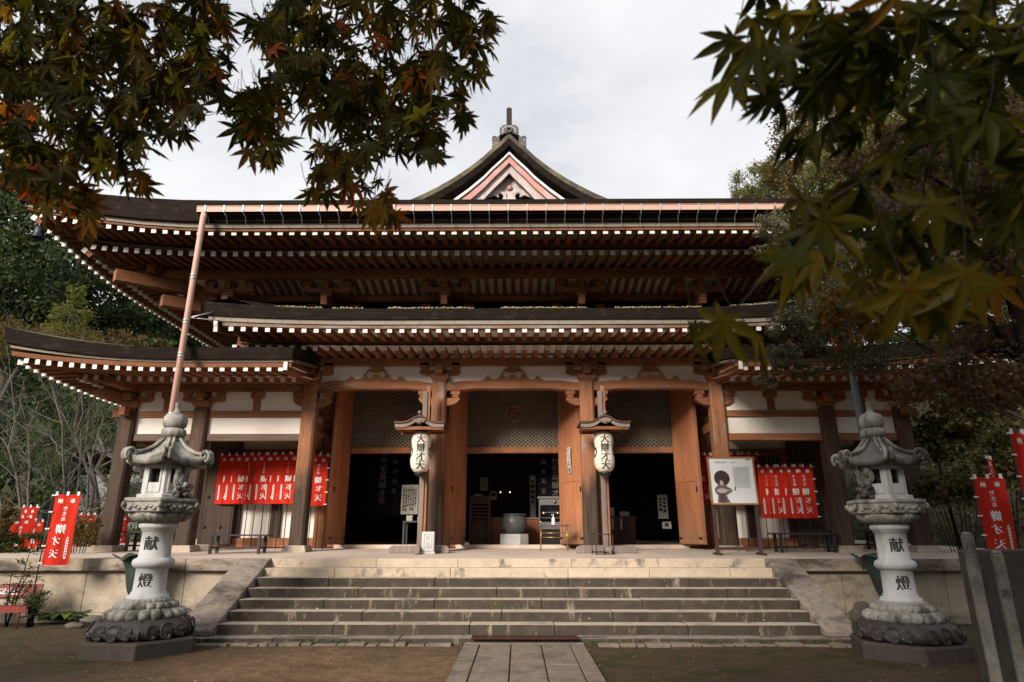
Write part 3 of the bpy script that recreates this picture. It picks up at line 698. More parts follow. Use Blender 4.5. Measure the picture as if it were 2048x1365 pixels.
b = MB(); loft(b, eave_run(main_c, (1,) * 4, True, ZM, RM, RL, [(1.12, -.60, .6), (1.12, -.75, .62), (1.0, -.75, .64), (1.0, -.60, .64)], 1), True); part(b, 'eave_beam', Wred)   # kioi, carrying the flying rafters
def rise_at(d, rl, k=1.0): return k * max(0.0, 1 - d / rl) ** 2
PITCH_R = .272
for i in range(-42, 43):
    x = X0 + i * PITCH_R; d = AM - abs(i * PITCH_R)
    e = RM * rise_at(d, RL)
    back = min(1.7, max(.45, d + .1)) if d < 1.6 else 1.7
    if d > .35: RAFT.append(((x, YF + .25, ZM - .71 + e), (x, YF + back, ZM - .71 + .11 * (back - .25) + e * .6), .115, .12, 'm', 0 if True else 1))
    if d > 1.15:
        bk = 3.85 if d > 3.85 else d + .05
        RAFT.append(((x, YF + 1.02, ZM - .895 + e * .64), (x, YF + bk, ZM - .895 + .14 * (bk - 1.02) + e * .1), .12, .125, 'm', 1))
for s in (-1, 1):
    j = 0
    y = YF + .40
    while y < 33:
        d = y - YF; e = RM * rise_at(d, RL); xe = X0 + s * AM
        back = min(1.7, max(.45, d + .1))
        RAFT.append(((xe - s * .25, y, ZM - .71 + e), (xe - s * back, y, ZM - .71 + .11 * (back - .25) + e * .6), .115, .12, 'sx', 2))
        if d > 1.15:
            bk = 3.85 if d > 3.85 else d + .05
            RAFT.append(((xe - s * 1.02, y, ZM - .895 + e * .64), (xe - s * bk, y, ZM - .895 + .14 * (bk - 1.02)), .12, .125, 'sx', 2))
        y += PITCH_R
# hip rafters, their dark end caps, wind bells
for s in (-1, 1):
    p = Vector((X0 + s * (AM - .32), YF + .32, ZM - .62 + RM)); q = Vector((X0 + s * 7.3, YF + 4.1, ZM - .42))
    b = MB(); b.beam(p, q, .2, .30, 0, 1); part(b, 'hip_rafter', [Wred, IRON])
    p2 = Vector((X0 + s * (AM - 1.2), YF + 1.2, ZM - .90 + RM * .6)); b = MB(); b.beam(p2, q - Vector((0, 0, .22)), .22, .26); part(b, 'hip_rafter', Wred)
Wnose = wood('tail_rafter_wood', (0.17, 0.066, 0.030), (0.30, 0.125, 0.060), 'Y', None)
# ---- main bracket sets over the wall line, and the purlin they carry
b = MB(); b.box(X0 - 9.9, X0 + 9.9, 15.28, 15.50, 8.02, 8.25); part(b, 'purlin', Wred, .01)
b = MB(); b.box(X0 - 7.6, X0 + 7.6, 16.32, 16.5, 7.72, 7.92); part(b, 'beam', Wred, .01)
for s in (-1, 1):
    b = MB(); b.box(X0 + s * 9.3 - .11, X0 + s * 9.3 + .11, 14.9, 34, 8.02, 8.25); part(b, 'purlin', Wred, .01)
for v in (-7.56, -4.95, -1.80, 1.80, 4.95, 7.56):
    x = X0 + v; b = MB()
    b.beam((x, 15.46, 7.44), (x, 17.0, 7.78), .165, .24)                       # tail rafter nose
    b.box(x - .15, x + .15, 15.6, 15.9, 7.60, 7.74); b.box(x - .20, x + .20, 15.56, 15.94, 7.74, 7.80)
    b.box(x - .085, x + .085, 15.50, 15.78, 7.80, 8.0)
    part(b, 'tail_rafter', Wnose, .006)
    b = MB(); arm(b, x, 15.72, 7.72, .66, .14, .15, bw=.13); b.box(x - .14, x + .14, 15.64, 15.8, 7.84, 8.03); part(b, 'bracket', Wred, .006)
    b = MB(); arm(b, x, 16.42, 7.30, .72, .14, .15, bw=.13); bearing_block(b, x, 16.7, 7.0, .5, .25); arm(b, x, 17.0 - .1, 7.25, .55, .14, .15, bw=.11); part(b, 'bracket', Wred, .006)
# coved ribs with white boards
b = MB(); b.grid(lambda u, v: (X0 - 9.3 + 18.6 * u, 15.50 + .92 * v, 8.10 - .10 * v - .09 * math.sin(math.pi * v / 2) ** 2 + .03 * math.sin(math.pi * v)), 30, 6); part(b, 'coved_ceiling', PLAS)
for i in range(-39, 40):
    x = X0 + i * .2355; b = MB()
    if min(abs(abs(x - X0) - v) for v in (1.8, 4.95, 7.56)) < .28 or abs(x - X0) > 7.3: continue
    n = 6; vs = []
    pr = [(15.48 + .94 * k / n, 8.10 - .10 * k / n - .09 * math.sin(math.pi * k / n / 2) ** 2 + .03 * math.sin(math.pi * k / n)) for k in range(n + 1)]
    b.prism([(y, z - .005) for y, z in pr] + [(y, z - .07) for y, z in reversed(pr)], Matrix(((0, 1, 0, x - .05), (1, 0, 0, 0), (0, 0, 1, 0), (0, 0, 0, 1))), .10)
    part(b, 'cove_rib', Wred)
for s in (-1, 1):     # diagonal corner noses
    x, y = X0 + s * 7.56, YW
    for t_, z in ((2.42, 7.78), (1.62, 7.40)):
        b = MB(); b.beam((x + s * t_, y - t_, z), (x, y, z + .22 * t_ * .4), .24, .30); part(b, 'tail_rafter', Wx, .01)
    b = MB(); arm(b, x + s * .9, y - .95, 7.62, .45, .16, .18); b.box(x + s * 1.1 - .12, x + s * 1.1 + .12, y - 1.25, y - .9, 7.75, 8.15); part(b, 'bracket', Wred)

# ---- upper roof with the front gable
GP = [(0, 13.70), (.22, 13.46), (.5, 13.19), (.8, 12.86), (1.25, 12.46), (1.72, 12.10), (2.15, 11.82), (2.6, 11.56), (3.2, 11.26), (4.0, 10.92), (5.0, 10.60), (7.0, 10.22)]
YG = 17.2
XG = -.24
def gz(x): return float(np.interp(abs(x), [p[0] for p in GP], [p[1] for p in GP]))
xs_g = [-p[0] for p in reversed(GP)] + [p[0] for p in GP[1:]]
YRB = 31.5
b = MB()
def strip(b, off0, y0, off1, y1, mi):
    vs = []; fs = []
    for x in xs_g: vs += [(XG + x, y0, gz(x) + off0), (XG + x, y1, gz(x) + off1)]
    for i in range(len(xs_g) - 1): fs.append((2 * i, 2 * i + 2, 2 * i + 3, 2 * i + 1))
    b.add(vs, fs, mi, True)
strip(b, 0, YG, 0, YRB, 0)
def thick(x): return 1.0 + .35 * min(1, abs(x) / 3)
vs = []
strip(b, 0, YG, -.20, YG - .035, 0); strip(b, -.20, YG - .035, -.42, YG + .03, 1); strip(b, -.42, YG + .03, -.50, YG + .55, 1)
part(b, 'gable_roof', [ROOFTOP, BARK])
def gable_board(o0, o1, y, d, m, name, xmax=4.6):
    b = MB(); xs = [x for x in xs_g if abs(x) <= xmax]
    vs = []
    for x in xs:
        k = 1 + .10 * abs(x); vs += [(XG + x, y, gz(x) + o0 * k), (XG + x, y, gz(x) + o1 * k), (XG + x, y + d, gz(x) + o0 * k), (XG + x, y + d, gz(x) + o1 * k)]
    fs = []
    for i in range(len(xs) - 1):
        a, c = 4 * i, 4 * i + 4; fs += [(a + 1, c + 1, c, a), (a, c, c + 2, a + 2), (a + 3, c + 3, c + 1, a + 1)]
    b.add(vs, fs); part(b, name, m)
PINK = stone('faded_pink_paint', (0.44, 0.20, 0.17), (0.52, 0.26, 0.225), (0.45, 0.36, 0.34), 3, (1.6, 1.6, 3), (0.52, 0.66), 0.75, 0.05)
GWHT = stone('weathered_pale_board', (0.42, 0.36, 0.35), (0.55, 0.48, 0.47), (0.34, 0.27, 0.27), 6, (6, 6, 1.5), (0.5, 0.7), 0.8, 0.08)
gable_board(-.56, -.65, YG + .16, .10, plain('white_barge_paint', (0.80, 0.78, 0.76), 0.7, var=.1), 'barge_edge')
gable_board(-.70, -.92, YG + .22, .09, PINK, 'barge_board')
gable_board(-.90, -1.22, YG + .34, .08, GWHT, 'gable_rafter')
b = MB(); poly = [(x, gz(x) - .60) for x in xs_g if abs(x) < 3.4]; b.prism([(XG + x, z) for x, z in poly] + [(XG + 3.2, 10.2), (XG - 3.2, 10.2)], Matrix.Translation((0, YG + .85, 0)), .12); part(b, 'gable_wall', plain('dark_gable_wall', (0.05, 0.02, 0.016), 0.85))
b = MB(); b.prism([(XG, 12.52), (XG + .62, 12.04), (XG + .48, 12.0), (XG + .32, 11.92), (XG + .16, 11.80), (XG + .12, 11.5), (XG - .12, 11.5), (XG - .16, 11.80), (XG - .32, 11.92), (XG - .48, 12.0), (XG - .62, 12.04)], Matrix.Translation((0, YG + .62, 0)), .07); o = part(b, 'gable_pendant', GWHT, .012)
q = MB()
hp_ = [(.12, 11.20), (.30, 11.22), (.36, 11.40), (.30, 11.52), (.34, 11.64), (.50, 11.72), (.58, 11.60), (.52, 11.50), (.60, 11.47), (.70, 11.54), (.84, 11.58), (1.0, 11.50), (1.15, 11.46), (1.3, 11.36), (1.45, 11.32), (1.60, 11.22), (1.35, 11.62), (1.0, 11.86), (.62, 11.92), (.38, 11.80), (.16, 11.74)]
hp = [(x * .60, 11.56 + (z - 11.2) * .66) for x, z in hp_]
q.prism([(XG + x, z) for x, z in hp], Matrix.Translation((0, YG + .56, 0)), .06); q.prism([(XG - x, z) for x, z in hp], Matrix.Translation((0, YG + .56, 0)), .06)
q.box(XG - .10, XG + .10, YG + .57, YG + .62, 11.4, 11.72); q.build('scroll_carving', GWHT, o, .012)
q = MB(); q.lathe([(0, 0), (.095, 0), (.10, .02), (.04, .045), (0, .045)], (0, 0, 0), 12); q.v = [(XG + x, YG + .60 - z, 12.10 + y) for x, y, z in q.v]; q.build('boss', PINK, o)
# ridge end ornament and post
OTILE = stone('grey_ridge_tile', (0.065, 0.055, 0.055), (0.13, 0.115, 0.115), (0.27, 0.25, 0.25), 8, (4, 4, 4), (0.55, 0.68), 0.8, 0.3)
b = MB(); z = 13.62
b.prism([(XG - .30, z - .02), (XG - .30, z + .26), (XG - .22, z + .36), (XG - .10, z + .38), (XG + .10, z + .38), (XG + .22, z + .36), (XG + .30, z + .26), (XG + .30, z - .02), (XG + .12, z + .06), (XG - .12, z + .06)], Matrix.Translation((0, YG - .02, 0)), .35)
for s in (-1, 1):
    b.tube([(XG + s * (.46 + .06 * math.cos(t)), YG + .12, z - .03 + .06 * math.sin(t)) for t in np.linspace(0, 5.6, 12)], .035, 6)
    b.prism([(XG + s * .30, z - .28), (XG + s * .54, z - .42), (XG + s * .54, z - .10), (XG + s * .42, z - .08), (XG + s * .30, z + .04)], Matrix.Translation((0, YG + .02, 0)), .25)
b.tube([(XG + .085 * math.cos(t), YG - .05, z + .16 + .085 * math.sin(t)) for t in np.linspace(0, 2 * math.pi, 13)], .03, 6)
o = part(b, 'ridge_ornament', OTILE, .01)
q = MB()
for t in np.linspace(-.2, math.pi + .2, 11): q.ball((XG + .20 * math.cos(t), YG - .02, z + .14 + .18 * math.sin(t)), .022, 6, 4)
q.build('bead', ENDW, o)
b = MB(); b.box(XG - .085, XG + .085, YG - .02, YG + .18, z + .36, z + .98, 0); b.prism([(XG - .085, z + .98), (XG + .085, z + .98), (XG, z + 1.03)], Matrix.Translation((0, YG - .02, 0)), .2); part(b, 'ridge_post', plain('rusty_black_post', (0.016, 0.011, 0.011), 0.7, var=.5))
b = MB(); b.box(XG - .28, XG + .28, YG + .36, YRB, 13.5, 13.92); part(b, 'ridge', OTILE)
b = MB(); poly = [(XG + x, gz(x)) for x in xs_g]; b.prism(poly + [(XG + 6.9, 10.0), (XG - 6.9, 10.0)], Matrix.Translation((0, YRB - .1, 0)), .1); part(b, 'rear_gable_wall', GWHT)

# ---- raised porch roof over the three middle bays
AR = 6.93; ZR = 6.365
def rc(s): return [(X0 - AR, 13.2 + s), (X0 + AR, 13.2 + s)]
RR, RRL = .20, 3.6
b = MB(); loft(b, eave_run(rc, (1, 1), False, ZR, RR, RRL, [(s, .27 * s + .02 * s * s, 1 - .5 * s / 3.8) for s in (0, .5, 1.2, 2.2, 3.8)], 4), False, 0, True)
loft(b, eave_run(rc, (1, 1), False, ZR, RR, RRL, [(0, 0, 1), (.03, -.12, .8), (.06, -.23, .6), (.35, -.23, .6), (3.8, .70, .3)], 4), False, 1)
for e in (0, -1):
    rows = eave_run(rc, (1, 1), False, ZR, RR, RRL, [(s, .27 * s + .02 * s * s, 1 - .5 * s / 3.8) for s in (0, .5, 1.2, 2.2, 3.8)], 4)
    top = [r[e] for r in rows]; bot = [(x, y, z - .24 - .12 * (y - 13.2) / 3.8) for x, y, z in top]
    b.add(top + bot, [(i, i + 1, 6 + i, 5 + i) for i in range(4)], 1)
part(b, 'porch_roof', [ROOFTOP, BARK])
def rc2(s): return [(X0 - AR + .14, 13.2 + s), (X0 + AR - .14, 13.2 + s)]
b = MB(); loft(b, eave_run(rc2, (1, 1), False, ZR, RR * .55, RRL, [(.35, -.232, 1), (.10, -.232, 1), (.12, -.33, 1), (.34, -.33, 1)], 1), False); part(b, 'eave_board', CREAM)
def rc3(s): return [(X0 - AR + .45, 13.2 + s), (X0 + AR - .45, 13.2 + s)]
b = MB(); loft(b, eave_run(rc3, (1, 1), False, ZR, RR * .4, RRL, [(.36, -.332, 1), (.15, -.332, 1), (.17, -.405, 1), (.36, -.405, 1)], 1), False); part(b, 'eave_beam', wood('sunbleached_eave_beam', (0.22, 0.13, 0.09), (0.32, 0.17, 0.10), 'X', (0.30, 0.28, 0.27), (0.46, 0.58)))
b = MB(); loft(b, eave_run(rc3, (1, 1), False, ZR, RR * .4, RRL, [(.22, -.39, 1), (1.3, -.31, 1)], 1), False); loft(b, eave_run(rc3, (1, 1), False, ZR, RR * .4, RRL, [(1.06, -.54, 1), (2.2, -.47, 1), (3.8, -.35, 1)], 1), False); part(b, 'soffit', PLAS)
b = MB(); loft(b, eave_run(rc3, (1, 1), False, ZR, RR * .4, RRL, [(1.24, -.32, 1), (1.24, -.475, 1), (1.10, -.475, 1), (1.10, -.32, 1)], 1), False); part(b, 'eave_beam', Wx)
i = -24
for i in range(-24, 25):
    x = X0 + i * .2735; e = RR * .4 * rise_at(AR - abs(i * .2735), RRL)
    if abs(i * .2735) < AR - .42: RAFT.append(((x, 13.40, ZR - .44 + e), (x, 14.9, ZR - .345 + e * .6), .105, .11, 'r', 0))
    RAFT.append(((x, 14.27, ZR - .60 + e * .5), (x, 17.0, ZR - .42), .11, .12, 'r', 1))
for s in (-1, 1):     # barge board, its white end, and the roll of bark over the verge
    b = MB(); b.beam((X0 + s * 6.62, 13.34, ZR - .34), (X0 + s * 6.62, 17.0, ZR + .45), .09, .27, 0, 1); part(b, 'barge_board', [Wy, ENDW])
    b = MB(); b.grid(lambda u, v: (X0 + s * (6.95 - 1.25 * u), 13.35 + 3.3 * v, ZR + .20 + .32 * v * 3.3 + .17 * math.sin(math.pi * min(1, u * 1.0)) ** .7 - .16 * u), 8, 6); part(b, 'verge_roll', BARK)
b = MB(); rr = random.Random(21)
for k in range(1700):
    x = rr.uniform(-5.3, 6.6)
    if math.sin(x * 2.3) + math.sin(x * 5.1 + 1) < -.7: continue
    d = abs(x); z = ZR + RR * rise_at(AR - d, RRL); r_ = rr.uniform(.007, .022)
    b.ball((X0 + x, 13.21 + rr.uniform(0, .12), z + .012 + rr.uniform(0, .02)), (r_ * 1.4, r_, r_), 5, 4, noise=.3, seed=k)
tag(part(b, 'roof_moss', plain('pale_moss', (0.40, 0.36, 0.20), 0.95, var=.55, s=20)), kind='stuff')

# ---- lower roofs of the two wings, wrapping round both sides
AW = 11.24; ZW = 5.48; RW, RWL = .50, 4.0
for s in (-1, 1):
    def wc(d, s=s): return [(X0 + s * 4.78, 13.2 + d), (X0 + s * (AW - d), 13.2 + d), (X0 + s * (AW - d), 33.0)]
    fl_ = (0, 1, 0)
    sts = [(d, .20 * d + .012 * d * d, max(0, 1 - 1.7 * d / 3.7)) for d in (0, .5, 1.2, 2.3, 3.7)]
    b = MB(); loft(b, eave_run(wc, fl_, False, ZW, RW, RWL, sts, 4), False, 0, True)
    loft(b, eave_run(wc, fl_, False, ZW, RW, RWL, [(0, 0, 1), (.03, -.12, .88), (.06, -.245, .78), (.35, -.245, .78), (3.7, .40, 0)], 4), False, 1)
    rows = eave_run(wc, fl_, False, ZW, RW, RWL, sts, 4); top = [r[0] for r in rows]; bot = [(x, y, z - .25) for x, y, z in top]
    b.add(top + bot, [(i, i + 1, 6 + i, 5 + i) for i in range(4)], 1)
    part(b, 'wing_roof', [ROOFTOP, BARK])
    def wc2(d, s=s): return [(X0 + s * 4.84, 13.2 + d), (X0 + s * (AW - d), 13.2 + d), (X0 + s * (AW - d), 33.0)]
    b = MB(); loft(b, eave_run(wc2, fl_, False, ZW, RW * .7, RWL, [(.35, -.247, 1), (.12, -.247, 1), (.14, -.30, 1), (.36, -.30, 1)], 1), False); b.beam((X0 + s * 4.84, 13.32, ZW - .272), (X0 + s * 4.84, 16.4, ZW + .30), .06, .06); part(b, 'eave_board', CREAM)
    b = MB(); loft(b, eave_run(wc2, fl_, False, ZW, RW * .55, RWL, [(.36, -.302, 1), (.16, -.302, 1), (.18, -.40, 1), (.36, -.40, 1)], 1), False); part(b, 'eave_beam', Wnose)
    b = MB(); loft(b, eave_run(wc2, fl_, False, ZW, RW * .55, RWL, [(.22, -.375, 1), (1.3, -.26, 1)], 1), False); loft(b, eave_run(wc2, fl_, False, ZW, RW * .4, RWL, [(1.06, -.395, 1), (2.2, -.24, 1), (3.7, -.02, 0)], 1), False); part(b, 'soffit', PLAS)
    for i in range(25):
        x = X0 + s * (5.08 + i * .257); d = AW - (5.08 + i * .257); e = RW * .5 * rise_at(d, RWL)
        if d > .3: RAFT.append(((x, 13.40, ZW - .43 + e), (x, 13.2 + min(1.6, max(.5, d)), ZW - .43 + .1 * min(1.2, d) + e * .6), .10, .11, 'w', 0))
        if d > 1.1: RAFT.append(((x, 14.27, ZW - .46 + e * .6), (x, min(17.0, 13.2 + d), ZW - .46 + .15 * (min(17.0, 13.2 + d) - 14.27)), .105, .12, 'w', 1))
    y = 13.6
    while y < 30:
        d = y - 13.2; e = RW * .5 * rise_at(d, RWL); xe = X0 + s * AW
        RAFT.append(((xe - s * .2, y, ZW - .43 + e), (xe - s * min(1.6, max(.5, d)), y, ZW - .35 + e * .6), .10, .11, 'wx', 2))
        if d > 1.1: RAFT.append(((xe - s * 1.07, y, ZW - .46 + e * .6), (xe - s * min(3.7, d), y, ZW - .46 + .15 * (min(3.7, d) - 1.07)), .105, .12, 'wx', 2))
        y += .257
    b = MB(); b.beam((X0 + s * 4.96, 13.34, ZW - .34), (X0 + s * 4.96, 15.1, ZW - .22), .085, .27, 0, 1); part(b, 'barge_board', [Wy, ENDW])
    b = MB(); b.beam((X0 + s * (AW - .3), 13.5, ZW - .30 + RW * .55), (X0 + s * 7.6, 17.0, ZW - .1), .17, .26); part(b, 'hip_rafter', Wy)
    b = MB(); b.beam((X0 + s * (AW - 1.1), 14.3, ZW - .48 + RW * .3), (X0 + s * 7.6, 17.0, ZW - .3), .19, .24); part(b, 'hip_rafter', Wy)

# ---- rafters: the hundred that show largest are parts, the others one mass
RM_ = {'m': Wred, 'sx': Wredx, 'r': Wy, 'w': Wy, 'wx': Wx}
single = [r for r in RAFT if r[5] == 0 and r[4] in ('r', 'w')] + [r for r in RAFT if r[5] == 0 and r[4] == 'm']
single = single[:100]; ids = set(id(r) for r in single)
for r in single:
    b = MB(); b.beam(r[0], r[1], r[2], r[3], 0, 1); part(b, 'rafter', [RM_[r[4]], ENDW])
mats = [Wred, Wredx, Wy, Wx, ENDW]; b = MB()
for r in RAFT:
    if id(r) in ids: continue
    if r[4].endswith('x'):      # tips painted white all round
        p_, q_ = Vector(r[0]), Vector(r[1]); k_ = (q_ - p_).normalized() * .13; b.beam(p_, p_ + k_, r[2] + .006, r[3] + .006, 4, 4)
    b.beam(r[0], r[1], r[2], r[3], mats.index(RM_[r[4]]), 4)
tag(part(b, 'remaining_rafters', mats), kind='stuff')

# ---- gutter, straps, pipes
b = MB(); xa, xb = -7.36, 7.1
vs = []
for x in (xa, xb): vs += [(x, 12.96, 8.79), (x, 12.97, 8.66), (x, 13.10, 8.66), (x, 13.12, 8.80)]
b.add(vs, [(0, 4, 5, 1), (1, 5, 6, 2), (2, 6, 7, 3), (0, 1, 2, 3), (7, 6, 5, 4)]); b.add([(x, y + .008, z) for x, y, z in vs], [(1, 5, 4, 0), (2, 6, 5, 1), (3, 7, 6, 2)])
b.tube([(xa, 12.96, 8.795), (xb, 12.96, 8.795)], .012, 6)
g = part(b, 'gutter', PINKM)
k = 0; x = xa + .2
while x < xb:
    q = MB(); q.box(x - .012, x + .012, 12.945, 12.957, 8.655, 8.81); q.tube([(x, 12.955, 8.655), (x, 13.14, 8.60), (x, 13.2, 8.44)], .01, 5); q.build('strap', STEEL, g); x += .435
b = MB(); x = -7.20; b.tube([(x, 13.02, 8.66), (x, 13.0, 8.5), (x, 12.98, 1.15)], .066, 12); o = part(b, 'drainpipe', PINKM)
for z in (7.0, 5.95, 5.2, 3.9):
    q = MB(); q.lathe([(.069, 0), (.074, .015), (.069, .03)], (x, 12.985, z), 12, caps=False); q.lathe([(.069, .07), (.074, .085), (.069, .1)], (x, 12.985, z), 12, caps=False); q.build('pipe_band', STEEL, o)
for z in (6.1,):
    q = MB(); q.tube([(x, 12.98, z), (x + .62, 13.3, z + .02)], .014, 5); q.tube([(x + .1, 12.98, z), (x + .42, 13.25, z + .22)], .014, 5); q.build('pipe_bracket', STEEL, o)
b = MB(); x = 7.02; b.tube([(x, 13.02, 8.66), (x, 13.0, 8.5), (x, 12.9, 1.15)], .066, 12); part(b, 'drainpipe', BLUEP)
# ================================================================== STONE LANTERNS
def hexr(t, rot=0.0):
    a = (t - rot) % (math.pi / 3) - math.pi / 6
    return math.cos(math.pi / 6) / math.cos(a)
def stone_lantern(x, y, side, label):
    """side = -1: carved lion on the right-hand corner, writing turned left; +1 mirrored"""
    t = thing('stone_lantern', label, 'stone lantern', (x, y, 0), 0, 'stone lanterns'); t.scale = (.985, .985, 1.015) if side < 0 else (.94, .94, 1.0)
    base = math.atan2(-y, -x); HR = base + (-0.07 if side < 0 else 0.24)          # one corner of the hexagon faces the path
    hx = lambda a, i: hexr(a, HR)
    b = MB(); b.lathe([(.80, -.1), (.80, .185), (.77, .205)], n=6, rot=HR, smooth=False); b.build('plinth', PLNTH, t, .012)
    # wave-carved base
    b = MB()
    b.lathe([(.60, .205), (.67, .22), (.715, .28), (.71, .34), (.63, .42), (.56, .455), (.50, .46)], n=72, mod=lambda a, i: hexr(a, HR) * (1 + .02 * math.sin(18 * a)) * .55 + .45, smooth=True)
    o = b.build('wave_base', LANTD, t)
    q = MB()
    for f in range(6):
        a0 = HR + math.pi / 6 + f * math.pi / 3; c, s_ = math.cos(a0), math.sin(a0)
        for du, r0 in ((-.19, .085), (.02, .10), (.20, .075)):
            for rr_ in (1.0, .72, .44):
                pts = []
                for u in np.linspace(0, 5.2, 14):
                    lx = du + r0 * rr_ * math.cos(u); lz = .315 + r0 * rr_ * .95 * math.sin(u)
                    rad = .635 - .35 * max(0, lz - .30) - .02 * (1 - rr_) + .028
                    pts.append((rad * c - lx * s_, rad * s_ + lx * c, lz))
                q.tube(pts, .013, 5)
            q.ball(((.65) * c - (du + .03) * s_, (.65) * s_ + (du + .03) * c, .245), .028, 7, 5)
        a1 = HR + f * math.pi / 3; q.tube([(.66 * math.cos(a1), .66 * math.sin(a1), .21), (.715 * math.cos(a1), .715 * math.sin(a1), .30), (.57 * math.cos(a1), .57 * math.sin(a1), .455)], .018, 6)
    q.build('wave_scroll', LANTD, o)
    # lotus rings: rows of separate petals
    b = MB()
    b.lathe([(.49, .435), (.52, .45), (.535, .485), (.525, .525), (.49, .555), (.43, .572), (.40, .575)], n=200, mod=lambda a, i: 1 + (.15 if 0 < i < 5 else 0) * (abs(math.sin(10 * a)) ** .5 - .8))
    b.lathe([(.39, .56), (.415, .575), (.42, .605), (.40, .635), (.35, .655), (.30, .66)], n=200, mod=lambda a, i: 1 + (.13 if 0 < i < 4 else 0) * (abs(math.sin(10 * a + math.pi / 2)) ** .5 - .8))
    b.lathe([(.30, .63), (.335, .64), (.345, .665), (.33, .69), (.28, .695)], n=200, mod=lambda a, i: 1 + (.05 if 0 < i < 4 else 0) * (abs(math.sin(14 * a)) ** .6 - .75))
    b.build('lotus_base', LANTM, t)
    b = MB(); b.lathe([(.27, .63), (.285, .66), (.285, .70), (.27, .735), (.235, .745), (.235, .775), (.218, .785), (.214, .95), (.214, 1.09), (.235, 1.10), (.272, 1.125), (.285, 1.165), (.272, 1.205), (.24, 1.225), (.215, 1.235), (.21, 1.42), (.212, 1.60), (.235, 1.605), (.235, 1.63), (.265, 1.64), (.272, 1.685), (.25, 1.72)], n=40)
    o = b.build('shaft', LANT, t)
    q = MB(); a0 = -math.pi / 2 + (-0.42 if side < 0 else 0.42)
    base = math.atan2(-y, -x)
    a0 = base + (-0.36 if side < 0 else 0.30)
    for ch, zc in (('献', 1.43), ('燈', .93)):
        write(q, [(ch, 0, zc, .20)], lambda u, v: (.2175 * math.cos(a0 + u / .2145), .2175 * math.sin(a0 + u / .2145), v), bold=True, out=lambda p, k: (p[0] * (1 + .001 * k), p[1] * (1 + .001 * k), p[2]))
    q.build('lettering', INK, o)
    # petalled underside and zodiac slab
    b = MB(); b.lathe([(.25, 1.715), (.33, 1.73), (.40, 1.79), (.42, 1.85), (.30, 1.86)], n=112, mod=lambda a, i: 1 + (.035 if 0 < i < 4 else 0) * abs(math.sin(14 * a))); b.build('lotus_capital', LANTM, t)
    b = MB(); b.lathe([(.49, 1.85), (.53, 1.86), (.53, 1.99), (.56, 2.0), (.56, 2.045), (.52, 2.05)], n=6, rot=HR, smooth=False); o = b.build('platform', LANTM, t, .008)
    q = MB()
    for f in range(6):
        a = HR + math.pi / 6 + f * math.pi / 3; c, s_ = math.cos(a), math.sin(a); r0 = .53 * math.cos(math.pi / 6)
        for du in (-.12, .12):
            for e in range(4): q.ball((r0 * c - (du + .05 * (e - 1.5)) * s_, r0 * s_ + (du + .05 * (e - 1.5)) * c, 1.925 + .022 * math.sin(e * 2.1 + f)), (.035, .035, .03), 7, 5, noise=.3, seed=f * 9 + e)
        a = HR + f * math.pi / 3; q.ball((.555 * math.cos(a), .555 * math.sin(a), 1.95), (.035, .035, .045), 6, 5, noise=.25, seed=f)
    q.build('animal_relief', LANTM, o)
    # fire box with a window on each side
    b = MB(); b.lathe([(.40, 2.05), (.40, 2.10), (.35, 2.11)], n=6, rot=HR, smooth=False)
    R0 = .335; r0 = R0 * math.cos(math.pi / 6); hw = R0 / 2
    for f in range(6):
        a = HR + math.pi / 6 + f * math.pi / 3
        M = Matrix(((-math.sin(a), -math.cos(a), 0, r0 * math.cos(a)), (math.cos(a), -math.sin(a), 0, r0 * math.sin(a)), (0, 0, 1, 0), (0, 0, 0, 1)))
        b.box(-hw, -.085, 0, .05, 2.10, 2.60, M=M); b.box(.085, hw, 0, .05, 2.10, 2.60, M=M); b.box(-.085, .085, 0, .05, 2.10, 2.27, M=M); b.box(-.085, .085, 0, .05, 2.47, 2.60, M=M)
        for u0, u1, z0, z1 in ((-.115, -.085, 2.13, 2.53), (.085, .115, 2.13, 2.53), (-.085, .085, 2.50, 2.53), (-.085, .085, 2.13, 2.155)): b.box(u0, u1, -.014, 0.001, z0, z1, M=M)
    o = b.build('fire_box', LANT, t, .004)
    q = MB(); q.lathe([(.20, 2.11), (.20, 2.59)], n=12); q.build('shade_core', plain('fire_box_shade', (0.02, 0.018, 0.016), .9), o)  # solid dark core stands in for the shade inside the box
    # crouching lion on the corner nearest the steps
    la = base + (0.62 if side < 0 else -0.62); c, s_ = math.cos(la), math.sin(la); rr = random.Random(4)
    def at_(r, w_, z): return (r * c - w_ * s_, r * s_ + w_ * c, z)
    q = MB()
    for k in range(26): q.ball(at_(.40 + rr.uniform(-.05, .05), rr.uniform(-.11, .11), 2.09 + rr.uniform(0, .17)), rr.uniform(.03, .048), 7, 5)
    q.ball(at_(.37, 0, 2.15), (.10, .12, .10), 10, 7); q.ball(at_(.47, .02, 2.10), (.05, .06, .04), 8, 6); q.ball(at_(.44, -.10, 2.07), (.045, .045, .04)); q.ball(at_(.44, .12, 2.07), (.045, .045, .04))
    lo = q.build('lion_head', LANTD, t)
    q = MB(); q.ball(at_(.34, -.02, 2.30), (.085, .10, .12), 10, 8, noise=.08, seed=2); q.ball(at_(.33, .07, 2.38), (.06, .06, .10), 8, 6); q.ball(at_(.36, -.09, 2.34), (.05, .05, .09), 8, 6)
    q.tube([at_(.34, .03, 2.36), at_(.39, .06, 2.46), at_(.36, .10, 2.55)], [.06, .05, .02], 8); q.tube([at_(.34, -.06, 2.36), at_(.38, -.10, 2.44), at_(.35, -.07, 2.54)], [.05, .045, .015], 8)
    q.build('lion_body', LANTM, lo)
